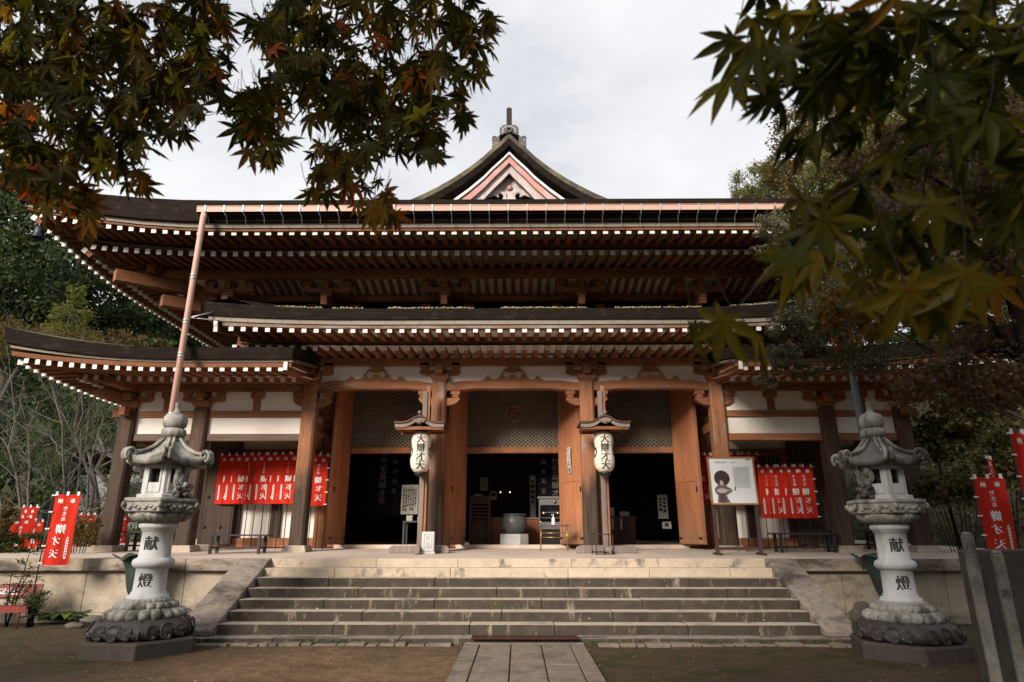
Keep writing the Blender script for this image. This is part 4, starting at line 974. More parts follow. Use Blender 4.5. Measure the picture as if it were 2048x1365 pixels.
    # roof with curled corners
    b = MB(); n = 72; prof = [(0, 0), (.08, .045), (.22, .12), (.42, .195), (.64, .255), (.84, .295), (1.0, .305)]
    vs = []; fs = []
    def edge(a):
        k = abs(((a - HR) % (math.pi / 3)) - math.pi / 6) / (math.pi / 6); return .60 * hexr(a, HR) * (1.0 + .03 * k ** 3) + .0, k
    for u, dz in prof:
        for j in range(n):
            a = HR + 2 * math.pi * j / n; Rr, k = edge(a); r_ = .13 + (Rr - .13) * u
            vs.append((r_ * math.cos(a), r_ * math.sin(a), 2.915 - dz + .085 * u ** 3 * k ** 4))
    for u, dz in ((1.0, .40), (.80, .395), (.45, .36)):
        for j in range(n):
            a = HR + 2 * math.pi * j / n; Rr, k = edge(a); r_ = .13 + (Rr * .985 - .13) * u
            vs.append((r_ * math.cos(a), r_ * math.sin(a), 2.915 - dz + .075 * u ** 3 * k ** 4))
    m_ = len(prof) + 3
    for i in range(m_ - 1):
        for j in range(n): fs.append((i * n + j, i * n + (j + 1) % n, (i + 1) * n + (j + 1) % n, (i + 1) * n + j))
    b.add(vs, fs, 0, True); o = b.build('roof', LANTM if side < 0 else stone('dark_lantern_roof', (0.075, 0.07, 0.065), (0.15, 0.14, 0.13), (0.32, 0.31, 0.29), 6, (2.2, 2.2, 1.3), (0.58, 0.68), 0.7, 0.4, src='O'), t)
    for f in range(6):
        a = HR + f * math.pi / 3; c, s_ = math.cos(a), math.sin(a); q = MB()
        for off in (-.030, .030):
            q.tube([((.13 + .47 * u) * c - off * s_, (.13 + .47 * u) * s_ + off * c, 2.93 - float(np.interp(u, [p[0] for p in prof], [p[1] for p in prof])) + .085 * u ** 3 + .012) for u in np.linspace(0, 1, 9)], [.026] * 9, 7)
            pts = []; 
            for th in np.linspace(-1.2, 7.2, 22):
                rr_ = .092 - .0092 * (th + 1.2); pts.append(((.585 + rr_ * math.cos(th)) * c - off * 1.4 * s_, (.585 + rr_ * math.cos(th)) * s_ + off * 1.4 * c, 2.668 + rr_ * math.sin(th)))
            q.tube(pts, [.032 - .0010 * i for i in range(22)], 6)
        q.build('curled_corner', LANTM, o)
    b = MB(); b.lathe([(.15, 2.895), (.13, 2.93), (.125, 2.955), (.16, 2.965), (.175, 3.0), (.178, 3.05), (.15, 3.085), (.12, 3.095)], n=96, mod=lambda a, i: 1 + (.05 if 3 <= i <= 6 else 0) * (abs(math.sin(6 * a)) - .5))
    b.lathe([(.12, 3.09), (.165, 3.12), (.178, 3.19), (.172, 3.25), (.14, 3.30), (.08, 3.325), (.05, 3.345), (.036, 3.39), (.034, 3.44), (.045, 3.475), (.04, 3.485), (0, 3.485)], n=28); b.build('finial', LANTM, t)
stone_lantern(-5.31, 9.72, -1, 'tall pale stone lantern left of the steps, streaked roof, written characters turned left')
stone_lantern(5.33, 9.52, 1, 'tall stone lantern right of the steps with a nearly black roof and base')

# ================================================================== BANNERS
CH_B = 1.25; CW_B = .46
def banner_proto(name, pole_h, mirror, amp, seed):
    t = thing(name, 'red banner', 'banner', (0, 0, 0)); sx = 1 if mirror else -1
    ztop = pole_h - .05; rr = random.Random(seed); ph = rr.uniform(0, 6)
    def cl(u, v):       # u 0..1 across from the pole, v 0..1 down
        return (sx * (.03 + CW_B * u) - 0, amp * math.sin(3.2 * u + ph + 1.8 * v) * (.3 + .7 * v) + amp * .45 * math.sin(9 * u + ph + 1.2 * math.sin(3 * v + ph)) * (.5 + v) + amp * .2 * math.sin(17 * u + 5 * v), ztop - CH_B * v - .012 * math.sin(3 * u))
    b = MB(); b.tube([(0, 0, 0), (0, 0, pole_h)], .011, 7); b.tube([(-sx * (.45 if pole_h > 2.4 else .04), .004, ztop + .03), (sx * (CW_B + .05), .004, ztop + .03)], .007, 6); b.build('pole', BLACK if pole_h < 2.44 else IRON, t)
    b = MB(); b.grid(cl, 20, 18); c = b.build('cloth', REDC, t)
    b = MB()
    def fn(x, y):        # x: 0..1 left to right when read properly, y: 0..1 up
        u = (1 - x) ; p = cl(u, 1 - y); return (p[0], p[1] - .006, p[2])
    def fnm(x, y): 
        u = 1 - x; p = cl(u, 1 - y); return (p[0], p[1] - .006, p[2])
    AR_ = CW_B / CH_B
    items = [('奉', .27, .905, .20), ('納', .73, .905, .20), ('竹', .5, .80, .17), ('生', .5, .725, .17), ('島', .5, .65, .17), ('辯', .52, .505, .38), ('才', .60, .34, .34), ('天', .60, .155, .36)]
    for ch, cx, cy, s in items:
        vs, fs = glyph(ch)
        for k, (dx, dy) in enumerate(BOLD if s > .18 else BOLD[:2]): b.add([(lambda p: (p[0], p[1] - .0005 * k, p[2]))(fn(cx + (x + dx) * s, cy + (y + dy) * s * AR_)) for x, y in vs], fs, 0)
    o2 = len(b.v)
    n = 10; vs = []
    for k in range(n + 1):
        y = .08 + .31 * k / n; e = .045 * (1 - max(0, abs(k / n - .5) - .42) / .08 * .6); vs += [fn(.19 - e, y), fn(.19 + e, y)]
    b.add(vs, [(2 * k, 2 * k + 1, 2 * k + 3, 2 * k + 2) for k in range(n)], 0)
    for k in range(7):
        y = .12 + .038 * k; vs = [fn(.165, y), fn(.215, y), fn(.21, y + .022), fn(.17, y + .022)]; b.add([(p[0], p[1] - .003, p[2]) for p in vs], [(0, 1, 2, 3)], 1)
    b.build('lettering', [WHC, INKG], c)
    for k in range(5):
        b = MB(); v = .02 + .24 * k; p = cl(0, min(v, .99)); b.box(-.016, .016, -.016, .016, p[2] - .012, p[2] + .012); b.box(min(0, sx * .05), max(0, sx * .05), -.010, .010, p[2] - .011, p[2] + .011); b.build('tie', WHC, c)
    for k in range(3):
        b = MB(); p = cl(.06 + .42 * k, 0); b.box(p[0] - .022, p[0] + .022, p[1] - .014, p[1] + .014, ztop - .03, ztop + .045); b.build('tie', WHC, c)
    return t
_pro = {}
def banner(pos, mirror, label, group, pole_h=2.42, rz=0.0, amp=.022, seed=1):
    k = (pole_h, mirror, seed)
    if k not in _pro:
        t = banner_proto('prayer_banner', pole_h, mirror, amp, seed); _pro[k] = t; t.location = pos; t.rotation_euler = (0, 0, rz); t['label'] = label; t['group'] = group; return t
    return dup(_pro[k], pos, rz, label, group)
ordn = ['first', 'second', 'third', 'fourth', 'fifth', 'sixth', 'seventh', 'eighth', 'ninth', 'tenth', 'eleventh', 'twelfth']
GB = 'red prayer banners with white characters'
# row along the left porch wall
bx = [-6.80 + q for q in (-.42, -.21, 0, .20, .43, .62, .86, 1.06, 1.28, 1.50, 1.70, 1.90)]
for i, x in enumerate(bx):
    banner((float(x) + X0, 16.72 - .026 * i, fl(16.6)), False, 'red banner, %s from the left in the row along the left porch wall' % ordn[i], GB, 2.40, R(-3 + 2 * (i % 3)), seed=1 + i % 3)
banner((-4.70 + X0, 16.35, fl(16.3) - .05), False, 'red banner hanging alone between the front pillar and the leftmost door leaf', GB, 2.40, R(4), seed=2)
# right porch wall
bx = [4.98 + q for q in (0, .22, .46, .66, .90, 1.12, 1.37)]
for i, x in enumerate(bx):
    banner((float(x) + X0, 16.76 - .03 * i, fl(16.6)), False, 'shaded red banner, %s from the left in the row behind the notice board' % ordn[i], GB, 2.40, R(3 - 3 * (i % 3)), seed=1 + i % 3)
bx = [6.62 + q for q in (0, .20, .45, .62, .86)]
for i, x in enumerate(bx):
    banner((float(x) + X0, 16.20 - .03 * i, fl(16.0)), False, 'shaded red banner, %s from the left in the lower row at the right wall end' % ordn[i], GB, 2.05, R(-3 + 3 * (i % 2)), seed=1 + i % 3)
# out in the garden, left
p = at(108, 985, 12.1); banner((p.x, 12.1, 0), True, 'large red banner before the terrace wall, its characters reversed', GB, p.z + .02, R(8), .03, 4)
for i, (px, py, Y, mir, lab) in enumerate([(80, 1011, 17.3, False, 'red banner with upright characters among the leaves at the left terrace end'), (24, 1032, 16.6, True, 'small red banner with reversed characters beside a green pole in the left bushes'), (-38, 984, 15.0, False, 'red banner at the left picture edge, only its tied side in view'), (55, 1040, 21.0, True, 'small distant red banner between the two leftmost pairs, reversed characters'), (160, 1027, 20.0, True, 'distant red banner partly hidden by a young tree, just right of the large banner'), (196, 1030, 20.6, False, 'distant red banner next to the dark corner column of the hall'), (262, 1029, 22.5, False, 'narrow distant red banner between the corner column and the left lantern'), (360, 1040, 25.0, True, 'distant red banner mostly hidden behind the left lantern'), (408, 1011, 26.0, False, 'distant red banner in the gap beside the studded board door')]):
    p = at(px, py, Y); banner((p.x, Y, p.z - 2.40), mir, lab, GB, 2.42, R([-5, 10, 20, 12, 6, -30, 35, 15, 25][i]), .03, 5 + i % 2)
for px, py, Y, mir, lab, rz in [(1942, 953, 10.8, True, 'red banner with reversed characters rising behind the two stone posts', -6), (1972, 912, 11.9, True, 'dark red banner turned edge-on behind the stone posts', 48), (2016, 862, 9.0, True, 'red banner cut off by the right picture edge', 14)]:
    p = at(px, py, Y); banner((p.x, Y, p.z - 2.62 - (0.35 if px > 2000 else 0)), mir, lab, GB, 2.66 + (0.35 if px > 2000 else 0), R(rz), .03, 7)

# ================================================================== THINGS ON THE TERRACE
def lantern_stand(x, y, label, side):
    t = thing('lantern_stand', label, 'lantern stand', (x, y, fl(y)), 0, 'roofed lantern stands')
    b = MB(); b.box(-.055, .055, -.05, .05, .06, 3.62); b.build('post', Wgrey, t, .008)
    b = MB()
    b.prism([(-.66, .03), (-.62, 0), (.62, 0), (.66, .03), (.66, .11), (.60, .16), (-.60, .16), (-.66, .11)], Matrix.Translation((0, -.065, 0)), .13)
    b.build('foot', Wgrey, t, .012)
    b = MB(); b.prism([(-.5, 0), (.5, 0), (.5, .10), (.44, .145), (-.44, .145), (-.5, .10)], Matrix(((0, 1, 0, -.06 - .02 * side), (1, 0, 0, -.06), (0, 0, 1, .004), (0, 0, 0, 1))), .125); b.build('foot', Wgrey, t, .012)
    b = MB(); b.beam((0, -.05, 2.02), (0, -.42, 2.02), .055, .09); b.beam((0, -.05, 3.02), (0, -.5, 3.02), .05, .08); b.tube([(0, -.06, 2.9), (0, -.35, 3.2)], .008, 5); b.build('arm', Wgrey, t, .006, (0, 0, -.36))
    # little curved gable roof
    b = MB(); n = 12; hw = .56
    def zc(u): return 3.10 + .16 * math.exp(-(u / .38) ** 2) + .02 * u * u - .02
    pts = [(hw * u, zc(u)) for u in np.linspace(-1, 1, 2 * n + 1)]
    b.prism(pts[::-1] + [(x_, z_ + .045) for x_, z_ in pts], Matrix.Translation((0, -.78, 0)), .80); o = b.build('roof', plain('red_brown_shingle', (0.10, 0.045, 0.03), 0.7, var=.4, s=12), t, .006, (0, 0, -.36))
    q = MB(); q.prism([(x_ * .965, z_ - .002) for x_, z_ in pts] + [(x_ * .965, z_ - .085 - .01 * abs(x_)) for x_, z_ in pts[::-1]], Matrix.Translation((0, -.75, 0)), .035); q.build('barge_board', Wgrey, o, .004)
    q = MB(); q.box(-.52, .52, -.70, -.02, 3.02, 3.035); 
    for u in (-.48, -.16, .16, .48): q.box(u - .018, u + .018, -.70, -.02, 2.985, 3.02)
    q.box(-.52, .52, -.72, -.69, 2.965, 3.03); q.box(-.52, .52, -.03, .0, 2.965, 3.03); q.build('ceiling_frame', Wy, o)
    q = MB(); q.prism([(-.15, 3.17), (-.10, 3.12), (-.05, 3.10), (0, 3.075), (.05, 3.10), (.10, 3.12), (.15, 3.17), (.06, 3.205), (-.06, 3.205)], Matrix.Translation((0, -.79, 0)), .03); q.tube([(-.05, -.80, 3.14), (0, -.80, 3.11), (.05, -.80, 3.14)], .014, 6); q.build('carved_pendant', Wgrey, o, .006)
    q = MB(); q.tube([(0, -.78, 3.315), (0, -.02, 3.315)], .03, 8); q.ball((0, -.77, 3.335), .045, 8, 6); q.build('ridge_cap', Wgrey, o)
    if True:
        q = MB(); q.beam((.07, .02, .1), (.07, .02, 3.75), .10, .07); q.build('brace_post', Wz, t, .006)
    # the paper lantern hanging from it
    g = thing('paper_lantern', label.split(',')[0].replace('stand', 'lantern') , 'paper lantern', (x, y - .36, fl(y) - .36), 0, 'paper lanterns')
    prof = []
    zz = np.linspace(0, 1, 30)
    for u in zz:
        r_ = np.interp(u, [0, .03, .10, .22, .36, .50, .62, .76, .90, .97, 1], [.115, .155, .205, .235, .232, .212, .208, .225, .215, .165, .115])
        prof.append((float(r_) * .97 + .002 * (1 if int(u * 29) % 2 else -1), 2.07 + .90 * u))
    b = MB(); b.lathe(prof, n=32, caps=False); c = b.build('shade', LPAP, g)
    q = MB()
    items = [('大', 2.79), ('辯', 2.59), ('才', 2.40), ('天', 2.215)]
    a0 = math.atan2(-y, -x) + (-.06 if side < 0 else .10)
    for ch, z in items:
        def fn(u, v):
            r_ = float(np.interp(v, [p_[1] for p_ in prof], [p_[0] for p_ in prof])) + .006
            return (r_ * math.cos(a0 + u / .22), r_ * math.sin(a0 + u / .22), v)
        write(q, [(ch, 0, z, .205)], fn, bold=True, out=lambda p, k: (p[0] * (1 + .0015 * k), p[1] * (1 + .0015 * k), p[2]))
    for sg in (-1, 1):        # round painted crests at both sides
        for k in range(12):
            th0, th1 = 2 * math.pi * k / 12, 2 * math.pi * (k + .9) / 12
            pp = [];
            for th, rad in ((th0, .10), (th1, .10), (th1, .055), (th0, .055)):
                uu, vv = rad * math.cos(th), 2.50 + rad * 1.2 * math.sin(th); r_ = float(np.interp(vv, [p_[1] for p_ in prof], [p_[0] for p_ in prof])) + .005
                a = a0 + sg * 1.35 + uu / .22; pp.append((r_ * math.cos(a), r_ * math.sin(a), vv))
            q.add(pp, [(0, 1, 2, 3)])
    q.build('lettering', INK, c)
    b = MB(); b.lathe([(.0, 1.99), (.09, 1.99), (.125, 2.03), (.125, 2.075), (0, 2.075)], n=20); b.lathe([(0, 2.965), (.125, 2.965), (.125, 3.0), (.06, 3.0), (0, 3.0)], n=20); b.tube([(0, 0, 3.0), (0, 0, 3.05)], .006, 5); b.build('rim', BLACK, g)
    return t, g
t, g = lantern_stand(-2.16, 14.60, 'grey wooden lantern stand with a curved little roof, beside the left middle pillar', -1); g['label'] = 'white gourd-shaped paper lantern with black characters hanging beside the left middle pillar'
t, g = lantern_stand(1.93, 14.60, 'grey wooden lantern stand with a curved little roof, beside the right middle pillar', 1); g['label'] = 'white gourd-shaped paper lantern with black characters hanging beside the right middle pillar'

def low_bench(x, y, w_, d, h, label, rz=0.0, m=BLACK):
    t = thing('bench', label, 'bench', (x, y, fl(y)), rz, 'black benches on the terrace')
    b = MB(); b.box(-w_ / 2, w_ / 2, -d / 2, d / 2, h - .035, h); b.build('seat', plain('black_bench_top', (0.035, 0.035, 0.042), 0.35), t, .006)
    for u in (-1, 1):
        for v in (-1, 1): q = MB(); q.box(u * (w_ / 2 - .16) - .028, u * (w_ / 2 - .16) + .028, v * (d / 2 - .04) - .028, v * (d / 2 - .04) + .028, 0, h - .035); q.build('leg', m, t)
    b = MB()
    for u in (-1, 1): b.box(u * (w_ / 2 - .16) - .018, u * (w_ / 2 - .16) + .018, -d / 2 + .07, d / 2 - .07, .10, .14)
    b.box(-w_ / 2 + .18, w_ / 2 - .18, -.02, .02, .10, .14); b.build('stretcher', m, t)
    return t
low_bench(-6.10, 14.45, 1.36, .42, .40, 'black low bench on the terrace in front of the left row of banners', R(1))
low_bench(-8.65, 15.6, 1.25, .42, .44, 'black low bench half hidden behind the left stone lantern', R(2))
low_bench(6.45, 15.0, 1.5, .42, .42, 'black low bench in the shade below the lower row of banners')
low_bench(8.15, 16.2, 1.2, .42, .46, 'black low bench at the far right end of the porch')

def notice_board():
    x0, x1, y = 4.10, 5.10, 13.9; c = (x0 + x1) / 2 + .02; z0, z1 = 2.17 - fl(y), 3.19 - fl(y)
    t = thing('notice_board', 'white notice board in a varnished frame with a figure playing a lute', 'notice board', (c, y, fl(y)), R(-1)); hw = .50
    b = MB()
    for u in (-1, 1): b.box(u * (hw - .05) - .035, u * (hw - .05) + .035, .03, .09, .0, z0 + .3); b.box(u * (hw - .05) - .035, u * (hw - .05) + .035, -.18, .30, 0.0, .05)
    b.box(-hw, hw, .035, .085, .10, .16); b.build('stand', BRN, t, .005)
    M = Matrix.Translation((0, 0, z0)) @ Matrix.Rotation(R(-4), 4, 'X')
    b = MB(); H_ = z1 - z0
    b.box(-hw, hw, -.02, .03, 0, .035, M=M); b.box(-hw, hw, -.02, .03, H_ - .035, H_, M=M); b.box(-hw, -hw + .035, -.02, .03, .035, H_ - .035, M=M); b.box(hw - .035, hw, -.02, .03, .035, H_ - .035, M=M); b.build('frame', FRAMEO, t, .004)
    b = MB(); b.box(-hw + .034, hw - .034, -.005, .02, .034, H_ - .034, M=M); p = b.build('panel', WHITE, t)
    q = MB(); e = [-.008]
    def flat(pts, mi):
        e[0] -= .0008; q.add([M @ Vector((x, e[0], z)) for x, z in pts], [tuple(range(len(pts)))], mi)
    cx, cz = -.225, .56
    circ = lambda cx_, cz_, r, r2=None, n=28: [(cx_ + r * math.cos(a), cz_ + (r2 or r) * math.sin(a)) for a in np.linspace(0, 2 * math.pi, n, endpoint=False)]
    flat(circ(cx, cz, .168), 2); flat(circ(cx, cz, .150), 0)
    flat([(cx - .14, .045), (cx - .12, .20), (cx - .17, .26), (cx - .18, .33), (cx - .12, .40), (cx - .04, .44), (cx + .05, .44), (cx + .10, .38), (cx + .17, .34), (cx + .20, .28), (cx + .14, .25), (cx + .06, .20), (cx + .09, .12), (cx + .13, .045)], 1)
    flat([(cx - .10, .045), (cx - .075, .22), (cx - .02, .30), (cx + .03, .22), (cx + .05, .045)], 2)
    flat([(cx - .155, .30), (cx - .06, .345), (cx + .03, .34), (cx + .10, .31), (cx + .25, .325), (cx + .25, .335), (cx + .10, .29), (cx + .03, .25), (cx - .06, .245)], 3)
    flat([(cx + .245, .29), (cx + .27, .30), (cx + .275, .37), (cx + .245, .38), (cx + .255, .34)], 0)
    flat(circ(cx - .02, .46, .038, .055, 18), 3); flat([(cx - .06, .50), (cx - .05, .56), (cx, .58), (cx + .03, .55), (cx + .025, .50), (cx - .02, .515)], 0)
    q.build('picture', [plain('print_dark', (0.055, 0.03, 0.032), .7), plain('print_brown', (0.22, 0.145, 0.14), .7, var=.45, s=40), plain('print_mid', (0.12, 0.07, 0.07), .7, var=.4, s=40), plain('print_pale', (0.55, 0.45, 0.42), .7)], p)
    q = MB(); fnw = lambda x, y_: M @ Vector((x, -.009, y_))
    write(q, [(ch, -.33 + .042 * i, .90, .036) for i, ch in enumerate('大辯才天女像')], fnw, 0, offset=.01)
    rr = random.Random(3)
    for k in range(19):
        x = .03
        z = .79 - .0235 * k
        while x < .36:
            l = rr.uniform(.03, .10)
            if x + l > .37: l = .37 - x
            q.add([fnw(x, z), fnw(x + l, z), fnw(x + l, z + .007), fnw(x, z + .007)], [(0, 1, 2, 3)], 1); x += l + .008
    for k in range(4): q.add([fnw(-.01 + .035 * k, .894), fnw(.018 + .035 * k, .894), fnw(.018 + .035 * k, .904), fnw(-.01 + .035 * k, .904)], [(0, 1, 2, 3)], 1)
    for k, (a, c_) in enumerate(((.33, .945), (.362, .948), (.394, .943))): q.add([fnw(a, c_), fnw(a + .028, c_ - .002), fnw(a + .03, c_ + .02), fnw(a + .006, c_ + .024)], [(0, 1, 2, 3)], 2)
    q.build('lettering', [INK, INKG, plain('navy_mark', (0.02, 0.05, 0.09), .6)], p)
notice_board()

# granite marker, wire rack, table with hand gel
def marker():
    t = thing('stone_marker', 'small pale granite marker with a shallow panel standing before the left middle pillar', 'stone marker', (-1.93, 14.30, fl(14.3)))
    b = MB(); b.box(-.155, .155, -.08, .10, 0, .05); b.build('base', LANT, t, .006)
    b = MB(); b.box(-.135, .135, -.06, .08, .05, .46); s = b.build('body', LANT, t, .01)
    q = MB()
    for a in ((-.085, .085, .405, .412), (-.085, .085, .13, .137), (-.085, -.078, .137, .405), (.078, .085, .137, .405)): q.box(a[0], a[1], -.066, -.059, a[2], a[3])
    write(q, [('祝', 0, .335, .10), ('並', 0, .205, .10)], lambda x, z: (x, -.0615, z), offset=0.0); q.build('lettering', plain('engraved_grey', (0.33, 0.32, 0.31), .9), s)
marker()
def rack():
    t = thing('wire_rack', 'black wire rack on the floor at the foot of the right lantern stand', 'rack', (1.80, 14.15, fl(14.15)), R(12))
    b = MB()
    for u in (-.19, .19):
        for v in (-.13, .13): b.tube([(u, v, 0), (u, v, .42)], .011, 6)
    for z in (.05, .41):
        for v in (-.13, .13): b.tube([(-.19, v, z), (.19, v, z)], .009, 6)
        for u in (-.19, .19): b.tube([(u, -.13, z), (u, .13, z)], .009, 6)
    b.build('frame', BLACK, t)
    b = MB(); b.box(-.19, .19, -.13, .13, .05, .062); b.build('tray', BLACK, t)
rack()
def table():
    y = 15.75
    t = thing('folding_table', 'narrow brown table on brass tube legs before the middle doorway', 'table', (.86, y, fl(y)), R(-3))
    b = MB(); b.box(-.37, .37, -.16, .16, .56, .585); b.build('top', TABLE, t, .004)
    for u in (-1, 1):
        b = MB()
        for v in (-.12, .12): b.tube([(u * .32, v, 0), (u * .30, v, .56)], .012, 7); 
        b.tube([(u * .315, -.12, .20), (u * .315, .12, .20)], .008, 6); b.build('leg', BRASS, t)
    b = MB()
    for z in (.30, .40): b.tube([(-.30, -.12, z), (.30, -.12, z)], .008, 6)
    b.build('stretcher', BRASS, t)
    t = thing('hand_gel_bottle', 'white pump bottle of hand gel on the narrow brown table', 'bottle', (.85, y - .04, fl(y) + .586))
    b = MB(); b.lathe([(.0, 0.005), (.038, .005), (.04, .02), (.04, .13), (.03, .16), (.014, .175)], n=16); b.build('body', WHITE, t)
    b = MB(); b.lathe([(.016, .172), (.016, .195), (.006, .2), (.006, .225), (.02, .228), (.02, .238), (0, .24)], n=12); b.beam((0, 0, .232), (-.05, 0, .228), .012, .012); b.build('pump', WHITE, t)
    b = MB(); b.box(.70, 1.0, y - .15, y - .02, fl(y) + .5855, fl(y) + .589); tag(b.build('leaflet', plain('pink_paper', (0.7, 0.5, 0.5), .8)), 'pale pink leaflet lying under the hand gel bottle', 'leaflet')
table()
# paper notices
def notice(name, label, pos, w_, h, rows, m=PAPER, ink=INK, rz=0, chars=None, lean=0.0, grp=None):
    t = thing(name, label, 'notice', pos, rz, grp)
    b = MB(); b.grid(lambda u, v: (w_ * (u - .5), -.004 + .012 * math.sin(5 * v + pos[0]), h * v), 2, 10); s = b.build('sheet', m, t)
    q = MB(); rr = random.Random(int(abs(pos[0] * 100)) + 7)
    f = lambda x, z: (x, -.008 + .012 * math.sin(5 * z / h + pos[0]), z)
    if chars:
        k = len(chars)
        for i, ch in enumerate(chars): write(q, [(ch, rr.uniform(-.008, .008), h * (.90 - .78 * i / max(1, k - 1) * 1.0), h / k * .95)], f, offset=0.0)
    else:
        for c in range(rows):
            x = w_ * (.42 - .84 * (c + .5) / rows); z = h * rr.uniform(.86, .93)
            while z > h * rr.uniform(.1, .35):
                l = w_ * .7 / rows * rr.uniform(.6, 1.1); q.add([f(x - l / 2, z - l), f(x + l / 2, z - l * .9), f(x + l / 2, z), f(x - l / 2, z - .1 * l)], [(0, 1, 2, 3)]); z -= l * 1.35
    q.build('lettering', ink, s); return t
_h = Vector((X0 + 1.23, YW - .10, 0)); _a = R(296); _d = Vector((math.cos(_a), math.sin(_a), 0)); _n = Vector((math.sin(_a), -math.cos(_a), 0))
pp = _h + _d * .62 + _n * .085
notice('paper_notice', 'wavy white paper strip with brushed characters pinned to the right-hand middle door leaf', (pp.x, pp.y, 3.05), .17, .66, 1, PAPER, INK, _a, 'とりゐ書')
IY = 19.2
for px, py0, py1, w_, Y, rows, lab in [(818, 1029, 970, .47, 18.2, 6, 'large white sheet of written columns standing in the left doorway'), (968, 982, 956, .24, 21.5, 5, 'small square paper with fine writing, upper one in the middle doorway'), (957, 1010, 989, .24, 21.0, 1, 'blank whitish paper below the finely written one in the middle doorway'), (987, 1000, 983, .2, 21.8, 1, 'small yellowish paper beside the two tiny lights'), (1066, 1035, 952, .17, 20.0, 1, 'tall narrow scroll with dark characters left of the candle cabinet'), (1327, 1038, 990, .30, 19.6, 2, 'hanging scroll at the back of the right doorway'), (1334, 1058, 1044, .26, 18.9, 1, 'pale blue sheet low in the right doorway')]:
    a, c = at(px, py0, Y), at(px, py1, Y); notice('paper_notice', lab, (a.x, Y, a.z), w_, c.z - a.z, rows, PAPER)
for px, ptop, n, lab in [(768, 905, '竹生島辯才天', 'faded hanging curtain text of large pale characters in the left doorway'), (1110, 905, '竹生島辯才天', 'faded hanging curtain text of large pale characters in the middle doorway')]:
    q = MB(); Y = 18.2; a = at(px, ptop + 18, Y)
    s = .27
    for i, ch in enumerate(n): write(q, [(ch, a.x, a.z - .22 * i, .21)], lambda x, z: (x, Y, z), offset=.01)
    c = at(px - 0, ptop + 2, Y)
    q.tube([(c.x + .11 * math.cos(t_), Y, c.z + .09 * math.sin(t_)) for t_ in np.linspace(.2, 2.9, 9)], .012, 5); q.tube([(c.x, Y, c.z - .08), (c.x, Y, c.z + .1)], .014, 5)
    for k in range(4): write(q, [('辯才天王'[k], a.x + (.33 if px < 900 else -.33), a.z - .02 - .27 * k, .15)], lambda x, z: (x, Y, z), offset=.0)
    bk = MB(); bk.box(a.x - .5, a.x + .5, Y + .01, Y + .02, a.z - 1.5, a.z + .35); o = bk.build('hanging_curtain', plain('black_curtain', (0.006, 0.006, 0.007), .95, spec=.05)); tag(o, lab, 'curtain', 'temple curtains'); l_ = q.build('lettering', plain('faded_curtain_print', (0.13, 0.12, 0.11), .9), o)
# incense bowl on its stone
def bowl():
    y = 17.55; t = thing('incense_bowl', 'round grey bronze incense bowl in the middle doorway', 'incense bowl', (-.09, y, fl(y) + .33))
    b = MB(); b.lathe([(0, 0), (.16, 0), (.24, .05), (.32, .16), (.345, .28), (.33, .38), (.295, .44), (.285, .46), (.30, .48), (.325, .485), (.33, .51), (.30, .515), (.27, .50), (.27, .45), (.0, .42)], n=40); o = b.build('body', BRONZ, t)
    q = MB(); q.prism([(-.06, .30), (-.02, .29), (0, .24), (.02, .29), (.06, .30), (.03, .33), (0, .32), (-.03, .33)], Matrix.Translation((.03, -.352, 0)), .02); q.build('crest', BRONZ, o)
    b = MB(); b.lathe([(.40, 0), (.40, .33), (.38, .335)], (-.09, y, fl(y)), 8, rot=R(22.5), smooth=False); tag(b.build('stone_pedestal', LANT, bevel=.008), 'pale eight-sided stone pedestal under the incense bowl', 'pedestal')
bowl()
b = MB(); b.box(-1.0, .75, 18.3, 18.9, fl(18), fl(18) + .72); b.box(-1.05, .8, 18.27, 18.92, fl(18) + .72, fl(18) + .76, 1); tag(b.build('offering_counter', [INTOR, plain('counter_top', (0.30, 0.20, 0.11), .6)], bevel=.008), 'orange wooden offering counter behind the incense bowl', 'counter')
b = MB()
for k in range(5): b.box(-1.28, -.78, 18.0, 18.2, fl(18) + .75 + .09 * k, fl(18) + .79 + .09 * k)
b.box(-1.3, -.76, 18.2, 18.25, fl(18), fl(18) + 1.35); b.box(-1.32, -1.27, 17.9, 18.22, fl(18), fl(18) + 1.3); b.box(-.80, -.75, 17.9, 18.22, fl(18), fl(18) + 1.3); tag(b.build('slip_rack', plain('dark_red_rack', (0.10, 0.045, 0.03), .7), bevel=.006), 'reddish slatted wooden rack at the left of the middle doorway', 'rack')
def candles():
    t = thing('candle_cabinet', 'grey metal candle cabinet with small lit flames right of the incense bowl', 'cabinet', (1.0, 17.75, fl(17.7)))
    CAB = plain('grey_cabinet', (0.15, 0.155, 0.165), .5, .2)
    b = MB(); b.box(-.42, .42, 0, .4, .45, .50); b.box(-.42, -.39, 0, .4, .5, 1.25); b.box(.39, .42, 0, .4, .5, 1.25); b.box(-.42, .42, .38, .4, .5, 1.25); b.box(-.46, .46, -.03, .42, 1.25, 1.31); b.box(-.40, .40, .0, .02, 1.08, 1.25); b.box(-.40, .40, 0, .02, .5, .64)
    b.build('body', CAB, t, .005); b = MB()
    for z in (.74, .88): b.box(-.39, .39, .08, .36, z, z + .015)
    b.build('shelf', CAB, t); b = MB(); b.box(-.36, .36, .03, .37, 0, .45); b.build('stand', INTER, t)
    b = MB(); b.lathe([(0, 0), (.045, 0), (.05, .01), (0, .015)], n=12); b.v = [(x, -.012 - z, 1.17 + y) for x, y, z in b.v]; b.build('gold_crest', BRASS, t)
candles()
FL = plain('small_flame', (1.0, 0.45, 0.15), .5, emit=((1.0, 0.38, 0.12), 9.0))
